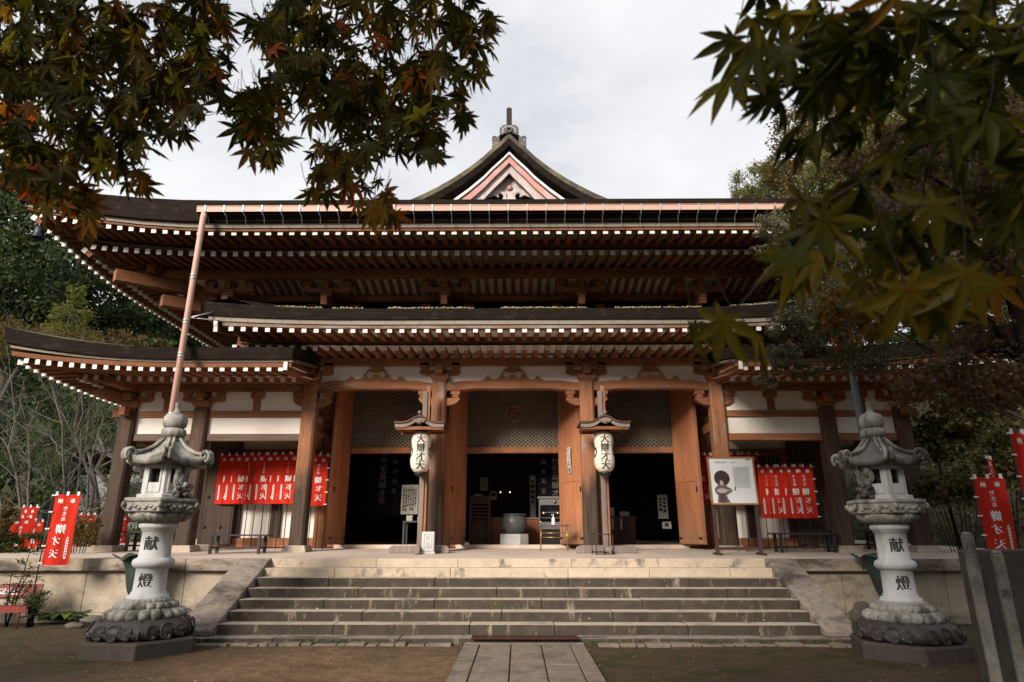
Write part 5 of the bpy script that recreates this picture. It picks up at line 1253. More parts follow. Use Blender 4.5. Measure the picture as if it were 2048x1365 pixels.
for px, py, Y, lab in [(1001, 985, 21.0, 'tiny orange light, left one of the pair glowing deep in the hall'), (1020, 985, 21.0, 'tiny orange light, right one of the pair glowing deep in the hall'), (1087, 1026, 17.9, 'small candle flame on the upper left of the cabinet'), (1115, 1026, 17.9, 'small candle flame on the upper right of the cabinet'), (1081, 1045, 17.9, 'small candle flame on the lower shelf of the cabinet')]:
    p = at(px, py, Y); b = MB(); b.ball((0, 0, 0), (.013, .013, .02), 8, 6); o = b.build('candle_flame', FL, None, 0, p); tag(o, lab, 'flame', 'small lights in the hall')
b = MB(); b.box(1.95, 3.25, 18.2, 18.8, fl(18), fl(18) + .75); b.box(1.92, 3.3, 18.17, 18.82, fl(18) + .75, fl(18) + .79); tag(b.build('charm_counter', plain('dark_counter_wood', (0.075, 0.04, 0.03), .7), bevel=.008), 'dark wooden charm counter in the right doorway', 'counter')
rr = random.Random(12)
for i, (x, z, w_, h, lab) in enumerate([(2.22, .79, .14, .16, 'cream card standing on the charm counter, leftmost'), (2.50, .79, .20, .24, 'buff card standing on the charm counter, tallest'), (2.85, .79, .26, .13, 'low pale card on the charm counter, rightmost')]):
    b = MB(); b.box(x, x + w_, 18.35, 18.37, fl(18) + z, fl(18) + z + h); tag(b.build('price_card', PAPER), lab, 'card', 'cards on the charm counter')
for i in range(4):
    x = 2.1 + .24 * i; b = MB(); b.box(x, x + .055, 18.148, 18.165, fl(18) + .45, fl(18) + .74); tag(b.build('amulet_strip', PAPER), 'narrow white amulet strip hanging on the front of the charm counter', 'amulet', 'amulet strips hanging on the charm counter')
b = MB(); b.box(-3.1, -2.5, 17.7, 18.3, fl(18) + .62, fl(18) + .66)
for u in (-3.07, -2.53): b.box(u - .025, u + .025, 17.73, 17.78, fl(18), fl(18) + .62); b.box(u - .025, u + .025, 18.22, 18.27, fl(18), fl(18) + .62)
tag(b.build('side_table', plain('grey_table', (0.07, 0.06, 0.055), .6)), 'small dark side table inside the left doorway', 'table')
for x, w_, h, lab in ((-3.02, .16, .14, 'small cream box on the side table, left one'), (-2.72, .14, .10, 'small white box on the side table, right one')):
    b = MB(); b.box(x, x + w_, 17.8, 17.92, fl(18) + .661, fl(18) + .661 + h); b.box(x - .004, x + w_ + .004, 17.796, 17.924, fl(18) + .661 + h * .8, fl(18) + .665 + h); tag(b.build('offering_box', PAPER), lab, 'box', 'boxes on the side table')

# ================================================================== BESIDE THE TERRACE
def basin(x, y, label, s):
    t = thing('rain_basin', label, 'rain basin', (x, y, .0), 0, 'bronze rain basins')
    b = MB(); n = 48; prof = [(.12, .55), (.15, .62), (.19, .80), (.22, .96), (.27, 1.08), (.36, 1.16), (.43, 1.18)]
    vs = []; fs = []
    for i, (r_, z) in enumerate(prof):
        for j in range(n):
            a = 2 * math.pi * j / n; k = (i / 6) ** 2; vs.append((r_ * (1 + .10 * k * math.cos(5 * a)) * math.cos(a), r_ * (1 + .10 * k * math.cos(5 * a)) * math.sin(a), z + .05 * k * math.cos(5 * a)))
    for i, (r_, z) in enumerate(reversed(prof)):
        for j in range(n):
            a = 2 * math.pi * j / n; k = ((6 - i) / 6) ** 2; vs.append(((r_ - .02) * (1 + .10 * k * math.cos(5 * a)) * math.cos(a), (r_ - .02) * (1 + .10 * k * math.cos(5 * a)) * math.sin(a), z + .05 * k * math.cos(5 * a) + (.01 if i == 0 else 0)))
    for i in range(2 * len(prof) - 1):
        for j in range(n): fs.append((i * n + j, i * n + (j + 1) % n, (i + 1) * n + (j + 1) % n, (i + 1) * n + j))
    b.add(vs, fs, 0, True); b.build('bowl', VERDI, t)
    b = MB(); b.lathe([(.24, -.05), (.24, .06), (.10, .14), (.085, .4), (.12, .56)], n=20); b.build('foot', VERDI, t)
basin(-6.98, 12.32, 'green bronze lotus-shaped rain basin under the pink downpipe', -1)
basin(6.62, 12.30, 'dark green bronze lotus-shaped rain basin under the blue downpipe', 1)
def red_bench():
    p = atz(18, 1262, 0.0)
    t = thing('red_bench', 'weathered red bench with white script on its backrest by the terrace wall', 'bench', (p.x - .62, p.y + .30, 0), R(10)); t.scale = (.88, .88, .88)
    RB = plain('faded_red_paint', (0.24, 0.030, 0.020), .6, var=.45, s=5)
    M = Matrix.Translation((0, .20, .55)) @ Matrix.Rotation(R(-14), 4, 'X')
    b = MB(); b.box(-.75, .75, -.012, .012, -.03, .26, M=M); bk = b.build('backrest', RB, t, .006)
    q = MB(); f = lambda x, z: M @ Vector((x + .28 * z, -.0145, z))
    x = -.22
    for ch in 'Coca-Cola':
        w_ = .062 if ch not in '-l' else .04
        s = .17 if ch in 'C' else .16
        write(q, [(ch, x, .145 if ch == 'C' else (.16 if ch == 'l' else .135), s)], f, offset=0.0); x += .085 if ch == 'C' else w_ + .012
    q.prism([(-.30, .035), (-.1, .075), (.15, .055), (.40, .06), (.15, .085), (-.1, .10)], M @ Matrix.Translation((0, -.0145, 0)), .001)
    q.build('lettering', WHC, bk)
    for k in range(3):
        b = MB(); b.box(-.75, .75, -.22 + .125 * k, -.11 + .125 * k, .385, .41); b.build('seat_slat', RB, t, .004)
    b = MB(); b.box(-.75, .75, -.235, -.22, .30, .41); b.build('front_rail', RB, t)
    for u in (-.62, .62):
        b = MB(); b.tube([(u, -.2, 0), (u, -.18, .385)], .018, 6); b.tube([(u, .2, 0), (u, .15, .385), (u, .24, .78)], .018, 6); b.tube([(u, -.19, .2), (u, .18, .2)], .014, 6); b.build('leg', plain('rusty_leg', (0.10, 0.03, 0.025), .7), t)
red_bench()
# two leaning stone posts and the slab behind them, at the right picture edge
def stone_post(x, y, h, w_, label, ch, lean):
    t = thing('stone_post', label, 'stone post', (x, y, 0), R(-24), 'carved stone posts')
    b = MB(); b.box(-w_ / 2, w_ / 2, -.05, .05, -.2, h - .04); b.box(-w_ / 2, w_ / 2, -.05, .05, h - .04, h, taper=.02); o = b.build('shaft', stone('lichened_post_stone', (0.15, 0.135, 0.11), (0.27, 0.245, 0.205), (0.085, 0.075, 0.06), 6, (2, 2, 1), (0.5, 0.62), 0.9, 0.5, speck=(0.38, 0.36, 0.32)), t, .012)
    q = MB(); write(q, [(ch[i], 0, h - .15 - .3 * i, .10) for i in range(len(ch))], lambda u, v: (u, -.0535, v), offset=0.0); q.build('lettering', INK, o)
stone_post(5.09, 7.55, 1.60, .112, 'lichened stone post with a black brushed character near its squared top', '乃', 0.0)
stone_post(5.38, 7.55, 1.40, .108, 'shorter lichened stone post with one carved character halfway up', ' 壽', 0.0)
b = MB(); b.prism([(5.25, -.1), (6.9, -.1), (6.9, 1.42), (5.25, 1.40)], Matrix.Translation((0, 7.85, 0)), .18); tag(b.build('stone_slab', stone('dark_slab', (0.04, 0.035, 0.03), (0.075, 0.065, 0.055), (0.11, 0.10, 0.085), 5, (2, 2, 1), (0.58, 0.7), 0.9, 0.4), bevel=.02), 'dark upright stone slab behind the two lichened posts', 'stone slab')
# hanging wind bell at the left corner of the great roof
t = thing('wind_bell', 'dark bronze wind bell hanging from the left corner of the great roof', 'wind bell', (X0 - AM + .42, YF + .45, 8.62))
b = MB(); b.lathe([(.0, .02), (.05, .02), (.09, -.02), (.105, -.12), (.115, -.24), (.14, -.30), (.125, -.30), (.09, -.05), (0, -.02)], n=20); b.tube([(0, 0, .02), (0, 0, .16)], .01, 5); b.build('bell', plain('dark_bell_bronze', (0.04, 0.045, 0.055), .45, .4), t)
# rocks
def rock(c, r, label, seed, flat=1.0):
    b = MB(); b.ball((0, 0, 0), (r, r * .8, r * .6 * flat), 16, 10, noise=.13, seed=seed)
    rr = random.Random(seed); k = [rr.uniform(0, 6) for _ in range(6)]
    b.v = [(x * (1 + .22 * math.sin(5 * y / r + k[0]) * math.sin(4 * z / r + k[1])), y * (1 + .2 * math.sin(4 * x / r + k[2])), z * (1 + .18 * math.sin(4 * x / r + k[3] + 3 * y / r))) for x, y, z in b.v]
    tag(b.build('garden_rock', ROCK, None, 0, c), label, 'rock', 'garden rocks')
for i, (px, py, zz, r, lab, f) in enumerate([(188, 1240, .08, .26, 'flat topped brown rock left of the left stone lantern', .45), (215, 1225, .12, .34, 'rough dark rock close behind the left lantern base', 1.1), (372, 1235, .1, .22, 'small rock between the left lantern and the cheek slab', 1.0), (150, 1252, .03, .16, 'small pebbly rock by the broad-leaved plants', .6), (1725, 1232, .12, .33, 'wet dark rock under the small green statue', 1.1), (1748, 1205, .25, .24, 'brown rock on top of the pile under the green statue', .7), (1700, 1255, .05, .2, 'small rock at the foot of the right cheek slab', .8), (1775, 1215, .18, .2, 'reddish rock of the pile beside the right lantern shaft', .6)]):
    p = atz(px, py, zz); rock((p.x, p.y, zz), r, lab, 40 + i, f)
p = atz(1765, 1190, .40)
t = thing('garden_statue', 'small green patinated statue crouching on the rocks beside the right lantern', 'statue', (p.x, p.y, .34))
b = MB(); b.ball((0, 0, .09), (.075, .07, .10), 10, 8, noise=.06, seed=1); b.tube([(-.05, -.03, .08), (-.08, -.08, .02), (-.04, -.10, .0)], [.035, .03, .025], 7); b.tube([(.05, -.03, .08), (.08, -.08, .02), (.04, -.10, 0)], [.035, .03, .025], 7); b.tube([(-.06, 0, .14), (-.10, -.06, .10), (-.03, -.09, .10)], [.025, .02, .016], 7); b.tube([(.06, 0, .14), (.10, -.06, .10), (.03, -.09, .10)], [.025, .02, .016], 7); b.build('body', plain('pale_verdigris', (0.20, 0.27, 0.235), .7, var=.4, s=14), t)
b = MB(); b.ball((0, -.015, .235), (.065, .065, .075), 12, 9); b.ball((0, -.078, .225), (.018, .016, .02)); b.ball((-.065, -.01, .24), (.014, .02, .026)); b.ball((.065, -.01, .24), (.014, .02, .026)); b.build('head', plain('pale_verdigris_head', (0.20, 0.27, 0.235), .7, var=.4, s=14), t)
# white-walled house far behind the trees at left
t = thing('garden_house', 'white walled house with a dark tiled roof among the trees at left', 'house', (-22.9, 34.0, 0))
b = MB(); b.box(-2.0, 3.2, 0, 6, 1.9, 4.6, 0); b.box(-2.0, 3.2, -.01, 6, 0, 1.9, 1); b.build('wall', [plain('shaded_house_plaster', (0.30, 0.31, 0.33), .9), plain('grey_board_wall', (0.12, 0.11, 0.10), .8)], t)
b = MB(); b.prism([(-2.9, 4.2), (.6, 5.9), (4.1, 4.2), (4.1, 4.4), (.6, 6.15), (-2.9, 4.4)], Matrix.Translation((0, -.8, 0)), 7.6); b.build('roof', OTILE, t)
for x_0, x_1, z_0, z_1 in ((-1.8, -.6, 1.95, 4.2), (1.9, 3.1, 2.2, 4.2)):
    b = MB(); b.box(x_0, x_1, -.05, -.011, z_0, z_1); b.build('window', plain('dark_window', (0.02, 0.02, 0.022), .2), t)
# ================================================================== VEGETATION
def raw_mesh(name, V, F, mat, tint, parent=None, smooth=False):
    """V (n,3); F list of (m,k) index arrays; tint per vertex"""
    me = bpy.data.meshes.new(name); me.vertices.add(len(V)); me.vertices.foreach_set('co', np.asarray(V, np.float32).ravel())
    tot = sum(f.size for f in F); npoly = sum(len(f) for f in F)
    me.loops.add(tot); me.polygons.add(npoly)
    me.loops.foreach_set('vertex_index', np.concatenate([f.ravel() for f in F]).astype(np.int32))
    st, o = [], 0
    for f in F: st.append(o + np.arange(len(f)) * f.shape[1]); o += f.size
    me.polygons.foreach_set('loop_start', np.concatenate(st).astype(np.int32))
    a = me.attributes.new('tint', 'FLOAT', 'POINT'); a.data.foreach_set('value', np.asarray(tint, np.float32))
    me.update(calc_edges=True); me.validate(); me.materials.append(mat)
    if smooth: me.polygons.foreach_set('use_smooth', [True] * npoly)
    o = bpy.data.objects.new(name, me); col.objects.link(o)
    if parent is not None: o.parent = parent
    return o
def unit(a): return a / np.maximum(np.linalg.norm(a, axis=1, keepdims=True), 1e-6)
def leaf_quads(C, size, tint, name, mat, parent, aspect=.55, droop=.3, fold=.25):
    n = len(C); d = unit(RNG.normal(size=(n, 3)) + np.array([0, 0, -droop])); s = unit(np.cross(d, RNG.normal(size=(n, 3)))); u = np.cross(d, s)
    L_ = size[:, None]
    V = np.stack([C - d * L_ * .5, C + s * L_ * aspect * .5 + u * L_ * fold * .3, C + d * L_ * .5, C - s * L_ * aspect * .5 + u * L_ * fold * .3], 1).reshape(-1, 3)
    return raw_mesh(name, V, [np.arange(4 * n).reshape(n, 4)], mat, np.repeat(tint, 4), parent)
def crown_points(blobs, clumps, per, spread=.20, inner=.55):
    """leaf clumps scattered through (mostly the outer part of) ellipsoids; light and dark clumps by tint"""
    Cs, Ts = [], []
    vol = np.array([b[1][0] * b[1][1] * b[1][2] for b in blobs]) ** (2 / 3); share = vol / vol.sum()
    for (c, r), sh in zip(blobs, share):
        k = max(3, int(clumps * sh)); dirs = unit(RNG.normal(size=(k, 3))); rad = inner + (1 - inner) * RNG.random((k, 1)) ** .6
        cc = np.array(c) + dirs * rad * np.array(r); tb = RNG.random(k)
        m = np.minimum(r[0], min(r[1], r[2]))
        pts = np.repeat(cc, per, 0) + RNG.normal(size=(k * per, 3)) * np.array([1, 1, .7]) * m * spread
        Cs.append(pts); Ts.append(np.clip(np.repeat(tb, per) * .75 + RNG.random(k * per) * .25, 0, 1))
    return np.concatenate(Cs), np.concatenate(Ts)
def trunk(parent, base, top, r, limbs, mat, seed, bend=.06):
    rr = random.Random(seed); b = MB(); base = Vector(base); top = Vector(top); n = 8; h = (top - base).length
    top = base.lerp(top, .8); pts = [base.lerp(top, k / n) + Vector((rr.uniform(-1, 1), rr.uniform(-1, 1), 0)) * h * bend * (0 if k == 0 else 1) * .5 for k in range(n + 1)]
    b.tube(pts, [r * (1 - .75 * k / n) + (.4 * r if k == 0 else 0) for k in range(n + 1)], 9)
    for q in limbs:
        q = Vector(q); i = rr.randint(3, n - 1); s = pts[i]; m = s.lerp(q, .5) + Vector((rr.uniform(-1, 1), rr.uniform(-1, 1), rr.uniform(0, 1))) * (q - s).length * .12
        r0 = r * (1 - .75 * i / n) * .6
        b.tube([s, s.lerp(m, .5) + Vector((0, 0, .02 * h)), m, m.lerp(q, .55), q], [r0, r0 * .8, r0 * .6, r0 * .4, r0 * .15], 6)
    return b.build('trunk', mat, parent)
def tree(name, label, base, blobs, leaf, clumps, per, mat, r=.25, bark=None, group='trees around the temple', spread=.20, aspect=.55, cat='tree', inner=.55, droop=.3):
    base = Vector(base); t = thing(name, label, cat, base, 0, group)
    bl = [(np.array(c) - np.array(base), rr_) for c, rr_ in blobs]
    C, ti = crown_points(bl, clumps, per, spread, inner)
    leaf_quads(C, leaf * RNG.uniform(.6, 1.25, len(C)), ti, 'crown', mat, t, aspect, droop)
    top = max(bl, key=lambda q: q[0][2])[0]
    trunk(t, (0, 0, -.3), (top[0] * .6, top[1] * .6, top[2]), r, [tuple(c) for c, _ in bl], bark or BARKT, int(abs(base.x * 10)) + 3)
    return t
def B(px, py, Y, rx, rz, ry=None):       # blob centred on the point seen at that pixel, at depth Y; radii in photograph pixels
    p = at(px, py, Y); k = Y / 1266. * 1.0
    return (tuple(p), (rx * k, (ry or rx) * k, rz * k))
EVER = leafmat('evergreen_leaf', [(0, (0.014, 0.023, 0.010)), (.5, (0.046, 0.072, 0.028)), (1, (0.125, 0.155, 0.055))], .25, .5)
MIDG = leafmat('mid_green_leaf', [(0, (0.018, 0.032, 0.010)), (.5, (0.05, 0.085, 0.022)), (1, (0.11, 0.15, 0.04))], .35, .5)
YELG = leafmat('yellow_green_leaf', [(0, (0.05, 0.06, 0.015)), (.5, (0.13, 0.14, 0.035)), (1, (0.22, 0.21, 0.06))], .4, .5)
OLIV = leafmat('olive_leaf', [(0, (0.016, 0.018, 0.007)), (.45, (0.045, 0.045, 0.014)), (.75, (0.085, 0.07, 0.022)), (1, (0.16, 0.10, 0.03))], .4, .5)
OCHR = leafmat('ochre_leaf', [(0, (0.045, 0.035, 0.014)), (.5, (0.11, 0.085, 0.03)), (1, (0.20, 0.14, 0.05))], .4, .5)
BRNL = leafmat('brown_maple_leaf', [(0, (0.035, 0.018, 0.011)), (.45, (0.085, 0.045, 0.024)), (.8, (0.12, 0.075, 0.03)), (1, (0.16, 0.055, 0.022))], .35, .5)
ORNG = leafmat('orange_maple_leaf', [(0, (0.07, 0.055, 0.015)), (.4, (0.15, 0.11, 0.025)), (.7, (0.26, 0.13, 0.025)), (1, (0.32, 0.07, 0.02))], .4, .5)
GRYG = leafmat('grey_green_leaf', [(0, (0.03, 0.034, 0.018)), (.5, (0.10, 0.10, 0.058)), (1, (0.22, 0.19, 0.125))], .25, .45)
MAPL = leafmat('turning_maple_leaf', [(0, (0.012, 0.013, 0.002)), (.45, (0.030, 0.028, 0.004)), (.68, (0.070, 0.047, 0.006)), (.85, (0.14, 0.052, 0.007)), (1, (0.20, 0.022, 0.008))], .6, .5, 2.6, .06)
MAPG = leafmat('green_maple_leaf', [(0, (0.010, 0.012, 0.002)), (.5, (0.028, 0.028, 0.004)), (.85, (0.062, 0.048, 0.006)), (1, (0.11, 0.036, 0.007))], .55, .5, 3.0, .05)
GRAS = leafmat('grass_blade', [(0, (0.05, 0.075, 0.02)), (1, (0.16, 0.22, 0.06))], .3, .6)
LITT = leafmat('fallen_leaf', [(0, (0.08, 0.04, 0.02)), (.5, (0.24, 0.15, 0.085)), (1, (0.46, 0.33, 0.20))], .2, .7)

# ---- left background
def gb(px, Y, dz=0): 
    p = at(px, 1060, Y); return (p.x, Y, hill(p.x, Y) - .3)
tree('evergreen_tree', 'tall dark evergreen at the far left rising beside the great roof corner', gb(-20, 30), [B(20, 470, 30, 90, 110), B(-60, 420, 30, 110, 130), B(60, 560, 30, 90, 90), B(-40, 620, 30, 130, 110), B(60, 660, 30, 80, 70)], .27, 620, 44, EVER, .4)
tree('evergreen_tree', 'dark evergreen tree under the great roof corner, between the far left tree and the roofs', gb(170, 36), [B(140, 540, 36, 70, 60), B(200, 600, 36, 90, 70), B(100, 600, 36, 80, 60), B(170, 680, 36, 120, 80), B(270, 650, 36, 70, 60)], .27, 560, 44, EVER, .4)
tree('conifer_tree', 'bright yellow green conifer standing before the dark evergreens at left', gb(145, 27), [B(152, 590, 27, 18, 26), B(146, 630, 27, 34, 28), B(138, 672, 27, 50, 30), B(132, 720, 27, 60, 36)], .13, 210, 34, YELG, .2)
tree('evergreen_tree', 'shadowy evergreen seen between the great roof and the wing roof', gb(320, 40), [B(300, 690, 40, 90, 50), B(380, 700, 40, 70, 50), B(330, 640, 40, 70, 45), B(240, 720, 40, 80, 50), B(420, 690, 40, 50, 40)], .27, 520, 40, EVER, .35)
tree('maple_tree', 'brownish autumn tree above the wing roof at left', gb(210, 24), [B(230, 690, 24, 60, 26), B(120, 690, 24, 60, 36), B(40, 680, 24, 60, 40), B(290, 690, 24, 45, 16), B(170, 730, 24, 80, 30)], .12, 320, 28, OCHR, .10)
tree('shrub_tree', 'small light green tree just above the wing roof ridge', gb(340, 25), [B(325, 690, 25, 26, 14), B(300, 700, 25, 24, 12)], .12, 60, 26, MIDG, .1)
tree('cedar_tree', 'dark cedar filling the gap behind the left corner column', gb(230, 31), [B(215, 850, 31, 60, 60), B(255, 960, 31, 50, 70), B(300, 900, 31, 60, 70), B(150, 800, 31, 60, 60), B(380, 930, 31, 60, 80), B(270, 1030, 31, 80, 40)], .17, 260, 32, EVER, .3, aspect=.3, droop=1.2)
tree('cedar_tree', 'very dark cedar behind the bare branches at the left edge', gb(50, 33), [B(40, 800, 33, 100, 80), B(-50, 850, 33, 100, 100), B(100, 880, 33, 80, 60), B(20, 950, 33, 110, 60), B(120, 1000, 33, 60, 50)], .2, 260, 32, EVER, .35, aspect=.35, droop=.8)
tree('mossy_tree', 'olive green tree standing between bare trunks at left', gb(130, 26), [B(130, 960, 26, 40, 40), B(90, 900, 26, 40, 60), B(150, 880, 26, 30, 40)], .12, 110, 28, MIDG, .14)
def bare_tree(label, px0, py0, Y, tops, r, seed):
    p = at(px0, 1075, Y); t = thing('bare_tree', label, 'tree', (p.x, Y, hill(p.x, Y) - .2), 0, 'bare trees at left'); rr = random.Random(seed); base = Vector((p.x, Y, hill(p.x, Y) - .2)); tw = MB(); st = MB()
    def grow(a, b_, r0, lvl, tgt):
        n = 6; pts = [a.lerp(b_, k / n) + Vector((rr.uniform(-1, 1), rr.uniform(-1, 1), rr.uniform(-1, 1))) * (b_ - a).length * .028 * (0 if k == 0 else 1) for k in range(n + 1)]
        tgt.tube(pts, [r0 * (1 - .72 * k / n) for k in range(n + 1)], 6 if lvl < 2 else 4, caps=False)
        if lvl < 4:
            for k in range(2 if lvl < 2 else 3, n + 1):
                for _ in range(2 if lvl < 2 else 1):
                    d = (b_ - a).normalized(); q = Vector((rr.gauss(0, 1), rr.gauss(0, .7), rr.gauss(.25, .8))).normalized(); dd = (d * .55 + q * .8).normalized()
                    grow(pts[k], pts[k] + dd * (b_ - a).length * rr.uniform(.28, .5), r0 * (1 - .72 * k / n) * .55 + .003, lvl + 1, tw)
    for (tx, ty) in tops: grow(Vector((0, 0, 0)), at(tx, ty, Y) - base, r, 1, st)
    st.build('trunk', BARKP, t); tw.build('twigs', BARKP, t)
bare_tree('leafless pale tree with two slender trunks rising behind the large red banner', 150, 1070, 21, [(205, 840), (160, 860), (120, 790)], .05, 5)
bare_tree('leafless pale tree with fine spreading twigs at the left picture edge', 60, 1070, 23, [(75, 800), (20, 760), (-30, 860)], .06, 8)
# bushes round the small banners
def bush(label, px, py, Y, rx, rz, mat, leaf, n, per=26, name='bush', zmin=0.0):
    p = at(px, py, Y); k = Y / 1266; t = thing(name, label, 'bush', (p.x, Y, hill(p.x, Y)), 0, 'bushes beside the terrace'); c = np.array([0, 0, p.z - hill(p.x, Y)])
    C, ti = crown_points([(c, (rx * k, rx * k * .8, rz * k)), (c + np.array([rx * k * .4, 0, rz * k * .3]), (rx * k * .6, rx * k * .6, rz * k * .6)), (c - np.array([rx * k * .45, 0, rz * k * .1]), (rx * k * .6, rx * k * .6, rz * k * .7))], n, per, .22, .35)
    C[:, 2] = np.maximum(C[:, 2], .02); leaf_quads(C, leaf * RNG.uniform(.6, 1.2, len(C)), ti, 'foliage', mat, t, .6)
    b = MB(); rr = random.Random(int(px) + 5)
    for _ in range(7): q = Vector((rr.uniform(-.5, .5) * rx * k, rr.uniform(-.4, .4) * rx * k, c[2] + rr.uniform(-.3, .5) * rz * k)); b.tube([(rr.uniform(-.06, .06), rr.uniform(-.06, .06), -.05), q * .5 + Vector((0, 0, .05)), q], [.014, .010, .005], 5)
    b.build('stem', TWIG, t); return t
bush('reddish green bush covering the feet of the banners at the left edge', 40, 1092, 15.0, 62, 26, MIDG, .075, 70)
bush('olive bush at the very left edge in front of the small banners', 2, 1060, 14.6, 26, 60, OCHR, .075, 60)
bush('thin young bush with reddish tips beside the large red banner', 165, 1062, 14.4, 34, 32, OCHR, .06, 50)
bush('dark bush behind the foot of the corner column', 190, 1070, 18, 40, 30, EVER, .08, 70)
bush('low dark bush behind the left lantern between the columns', 320, 1050, 20, 60, 45, EVER, .09, 90)
bush('clipped dark shrub with forked stems behind the red bench', 72, 1203, 12.15, 22, 22, EVER, .035, 70, 30, 'clipped_shrub')
p = atz(160, 1225, 0.02)
def sapling():
    t = thing('young_maple', 'spindly young tree with sparse small leaves before the left terrace wall', 'young tree', (p.x, 12.2, 0)); b = MB(); rr = random.Random(2); C = []
    for x1, h in ((.10, 1.25), (-.06, .85), (.16, 1.0)):
        pts = [(x1 * k / 6 * 1.4, rr.uniform(-.03, .03), h * k / 6) for k in range(7)]; b.tube(pts, [.014 * (1 - .1 * k) for k in range(7)], 6)
        for k in range(2, 7):
            for _ in range(4):
                q = Vector(pts[k]) + Vector((rr.uniform(-.42, .42), rr.uniform(-.2, .2), rr.uniform(-.08, .12))); b.tube([pts[k], q], [.005, .002], 4)
                for u in np.linspace(.35, 1.05, 8): C.append(Vector(pts[k]).lerp(q, float(u)) + Vector((rr.uniform(-.03, .03), rr.uniform(-.03, .03), rr.uniform(-.03, .02))))
    b.build('stem', TWIG, t); C = np.array([tuple(c) for c in C]); leaf_quads(C, .05 * RNG.uniform(.6, 1.2, len(C)), RNG.random(len(C)), 'foliage', MIDG, t, .5)
sapling()
def hosta(px, py, n, ln, label, mat, seed):
    q = atz(px, py, .03); t = thing('leafy_plant', label, 'plant', (q.x, q.y, 0), 0, 'low plants by the terrace wall'); rr = random.Random(seed); V = []; F = []; ti = []
    for k in range(n):
        a = rr.uniform(0, 2 * math.pi); l = ln * rr.uniform(.6, 1.1); w_ = l * rr.uniform(.16, .24); o0 = Vector((rr.uniform(-.22, .22), rr.uniform(-.12, .12), 0)); up = rr.uniform(.45, 1.0); o = len(V)
        for i in range(7):
            u = i / 6; c = o0 + Vector((math.cos(a) * l * u, math.sin(a) * l * u, l * (up * u * 1.3 - (up * 1.0 + .1) * u * u) + .04)); s = Vector((-math.sin(a), math.cos(a), 0)) * w_ * math.sin(math.pi * min(1, u * .93 + .04)) ** .8
            V += [tuple(c - s + Vector((0, 0, .15 * w_))), tuple(c), tuple(c + s + Vector((0, 0, .15 * w_)))]
        for i in range(6): F += [(o + 3 * i, o + 3 * i + 1, o + 3 * i + 4, o + 3 * i + 3), (o + 3 * i + 1, o + 3 * i + 2, o + 3 * i + 5, o + 3 * i + 4)]
        ti += [rr.random()] * 21
    raw_mesh('foliage', np.array(V), [np.array(F)], mat, ti, t, True)
LEAFY = leafmat('broad_plant_leaf', [(0, (0.06, 0.11, 0.03)), (.6, (0.14, 0.21, 0.05)), (1, (0.28, 0.32, 0.09))], .3, .35)
hosta(125, 1242, 60, .42, 'low clump of narrow dark green leaves left of the flat rock', LEAFY, 3)
hosta(168, 1222, 40, .44, 'clump of broad light green leaves against the left terrace wall', LEAFY, 5)

# ---- right background and hillside
tree('bamboo_grove', 'feathery bright green treetop behind the right end of the great roof', gb(1530, 44), [B(1520, 365, 44, 62, 34), B(1560, 390, 44, 60, 40), B(1490, 395, 44, 34, 24)], .24, 260, 44, YELG, .2, aspect=.3, droop=1.0)
tree('broadleaf_tree', 'olive brown tree above the right roof end, beside the feathery green treetop', gb(1640, 38), [B(1590, 260, 38, 50, 50), B(1600, 300, 38, 60, 50), B(1680, 280, 38, 90, 90), B(1560, 345, 38, 45, 34), B(1620, 380, 38, 90, 50), B(1760, 330, 38, 110, 100), B(1730, 200, 38, 90, 70)], .24, 700, 36, OCHR, .35)
tree('evergreen_tree', 'dark wooded crown high on the slope at upper right', gb(1880, 30), [B(1850, 200, 30, 130, 120), B(1980, 140, 30, 140, 130), B(1900, 350, 30, 150, 110), B(2060, 300, 30, 140, 140), B(1780, 430, 30, 110, 80), B(1960, 470, 30, 140, 80), B(2080, 520, 30, 120, 90)], .26, 900, 44, OLIV, .45)
p2 = at(1800, 1060, 12.4)
tree('fine_leaved_tree', 'grey green fine-leaved tree hanging in front of the right roof ends', (12.9, 12.4, hill(12.9, 12.4) - .1), [B(1560, 450, 12.3, 50, 30), B(1610, 480, 12.3, 60, 40), B(1530, 505, 12.3, 36, 14), B(1660, 520, 12.3, 70, 50), B(1580, 540, 12.3, 50, 20), B(1570, 650, 12.3, 44, 30), B(1630, 640, 12.3, 70, 60), B(1560, 715, 12.3, 34, 24), B(1610, 740, 12.3, 34, 16), B(1700, 600, 12.3, 80, 70), B(1720, 700, 12.3, 70, 50), B(1530, 760, 12.3, 22, 18)], .065, 820, 46, GRYG, .09, TWIG, spread=.22, aspect=.45)
tree('maple_tree', 'orange and yellow maple spray above the blue downpipe', (10.8, 8.9, -.1), [B(1700, 600, 10.2, 60, 34), B(1740, 650, 10.2, 50, 34), B(1660, 640, 10.2, 40, 24), B(1690, 690, 10.2, 36, 18), B(1760, 580, 10.2, 50, 30)], .075, 130, 26, ORNG, .08, aspect=.7)
tree('broadleaf_tree', 'leafy green tree on the slope just behind the right roof end', (14.5, 19.0, hill(14.5, 19.0) - .2), [B(1700, 420, 18, 80, 60), B(1780, 360, 18, 90, 70), B(1860, 440, 18, 100, 70), B(1740, 520, 18, 90, 50), B(1830, 560, 18, 90, 50), B(1930, 540, 18, 80, 60), B(1990, 440, 18, 90, 70), B(1650, 500, 18, 60, 50), B(1900, 320, 18, 100, 70)], .15, 620, 44, OLIV, .2)
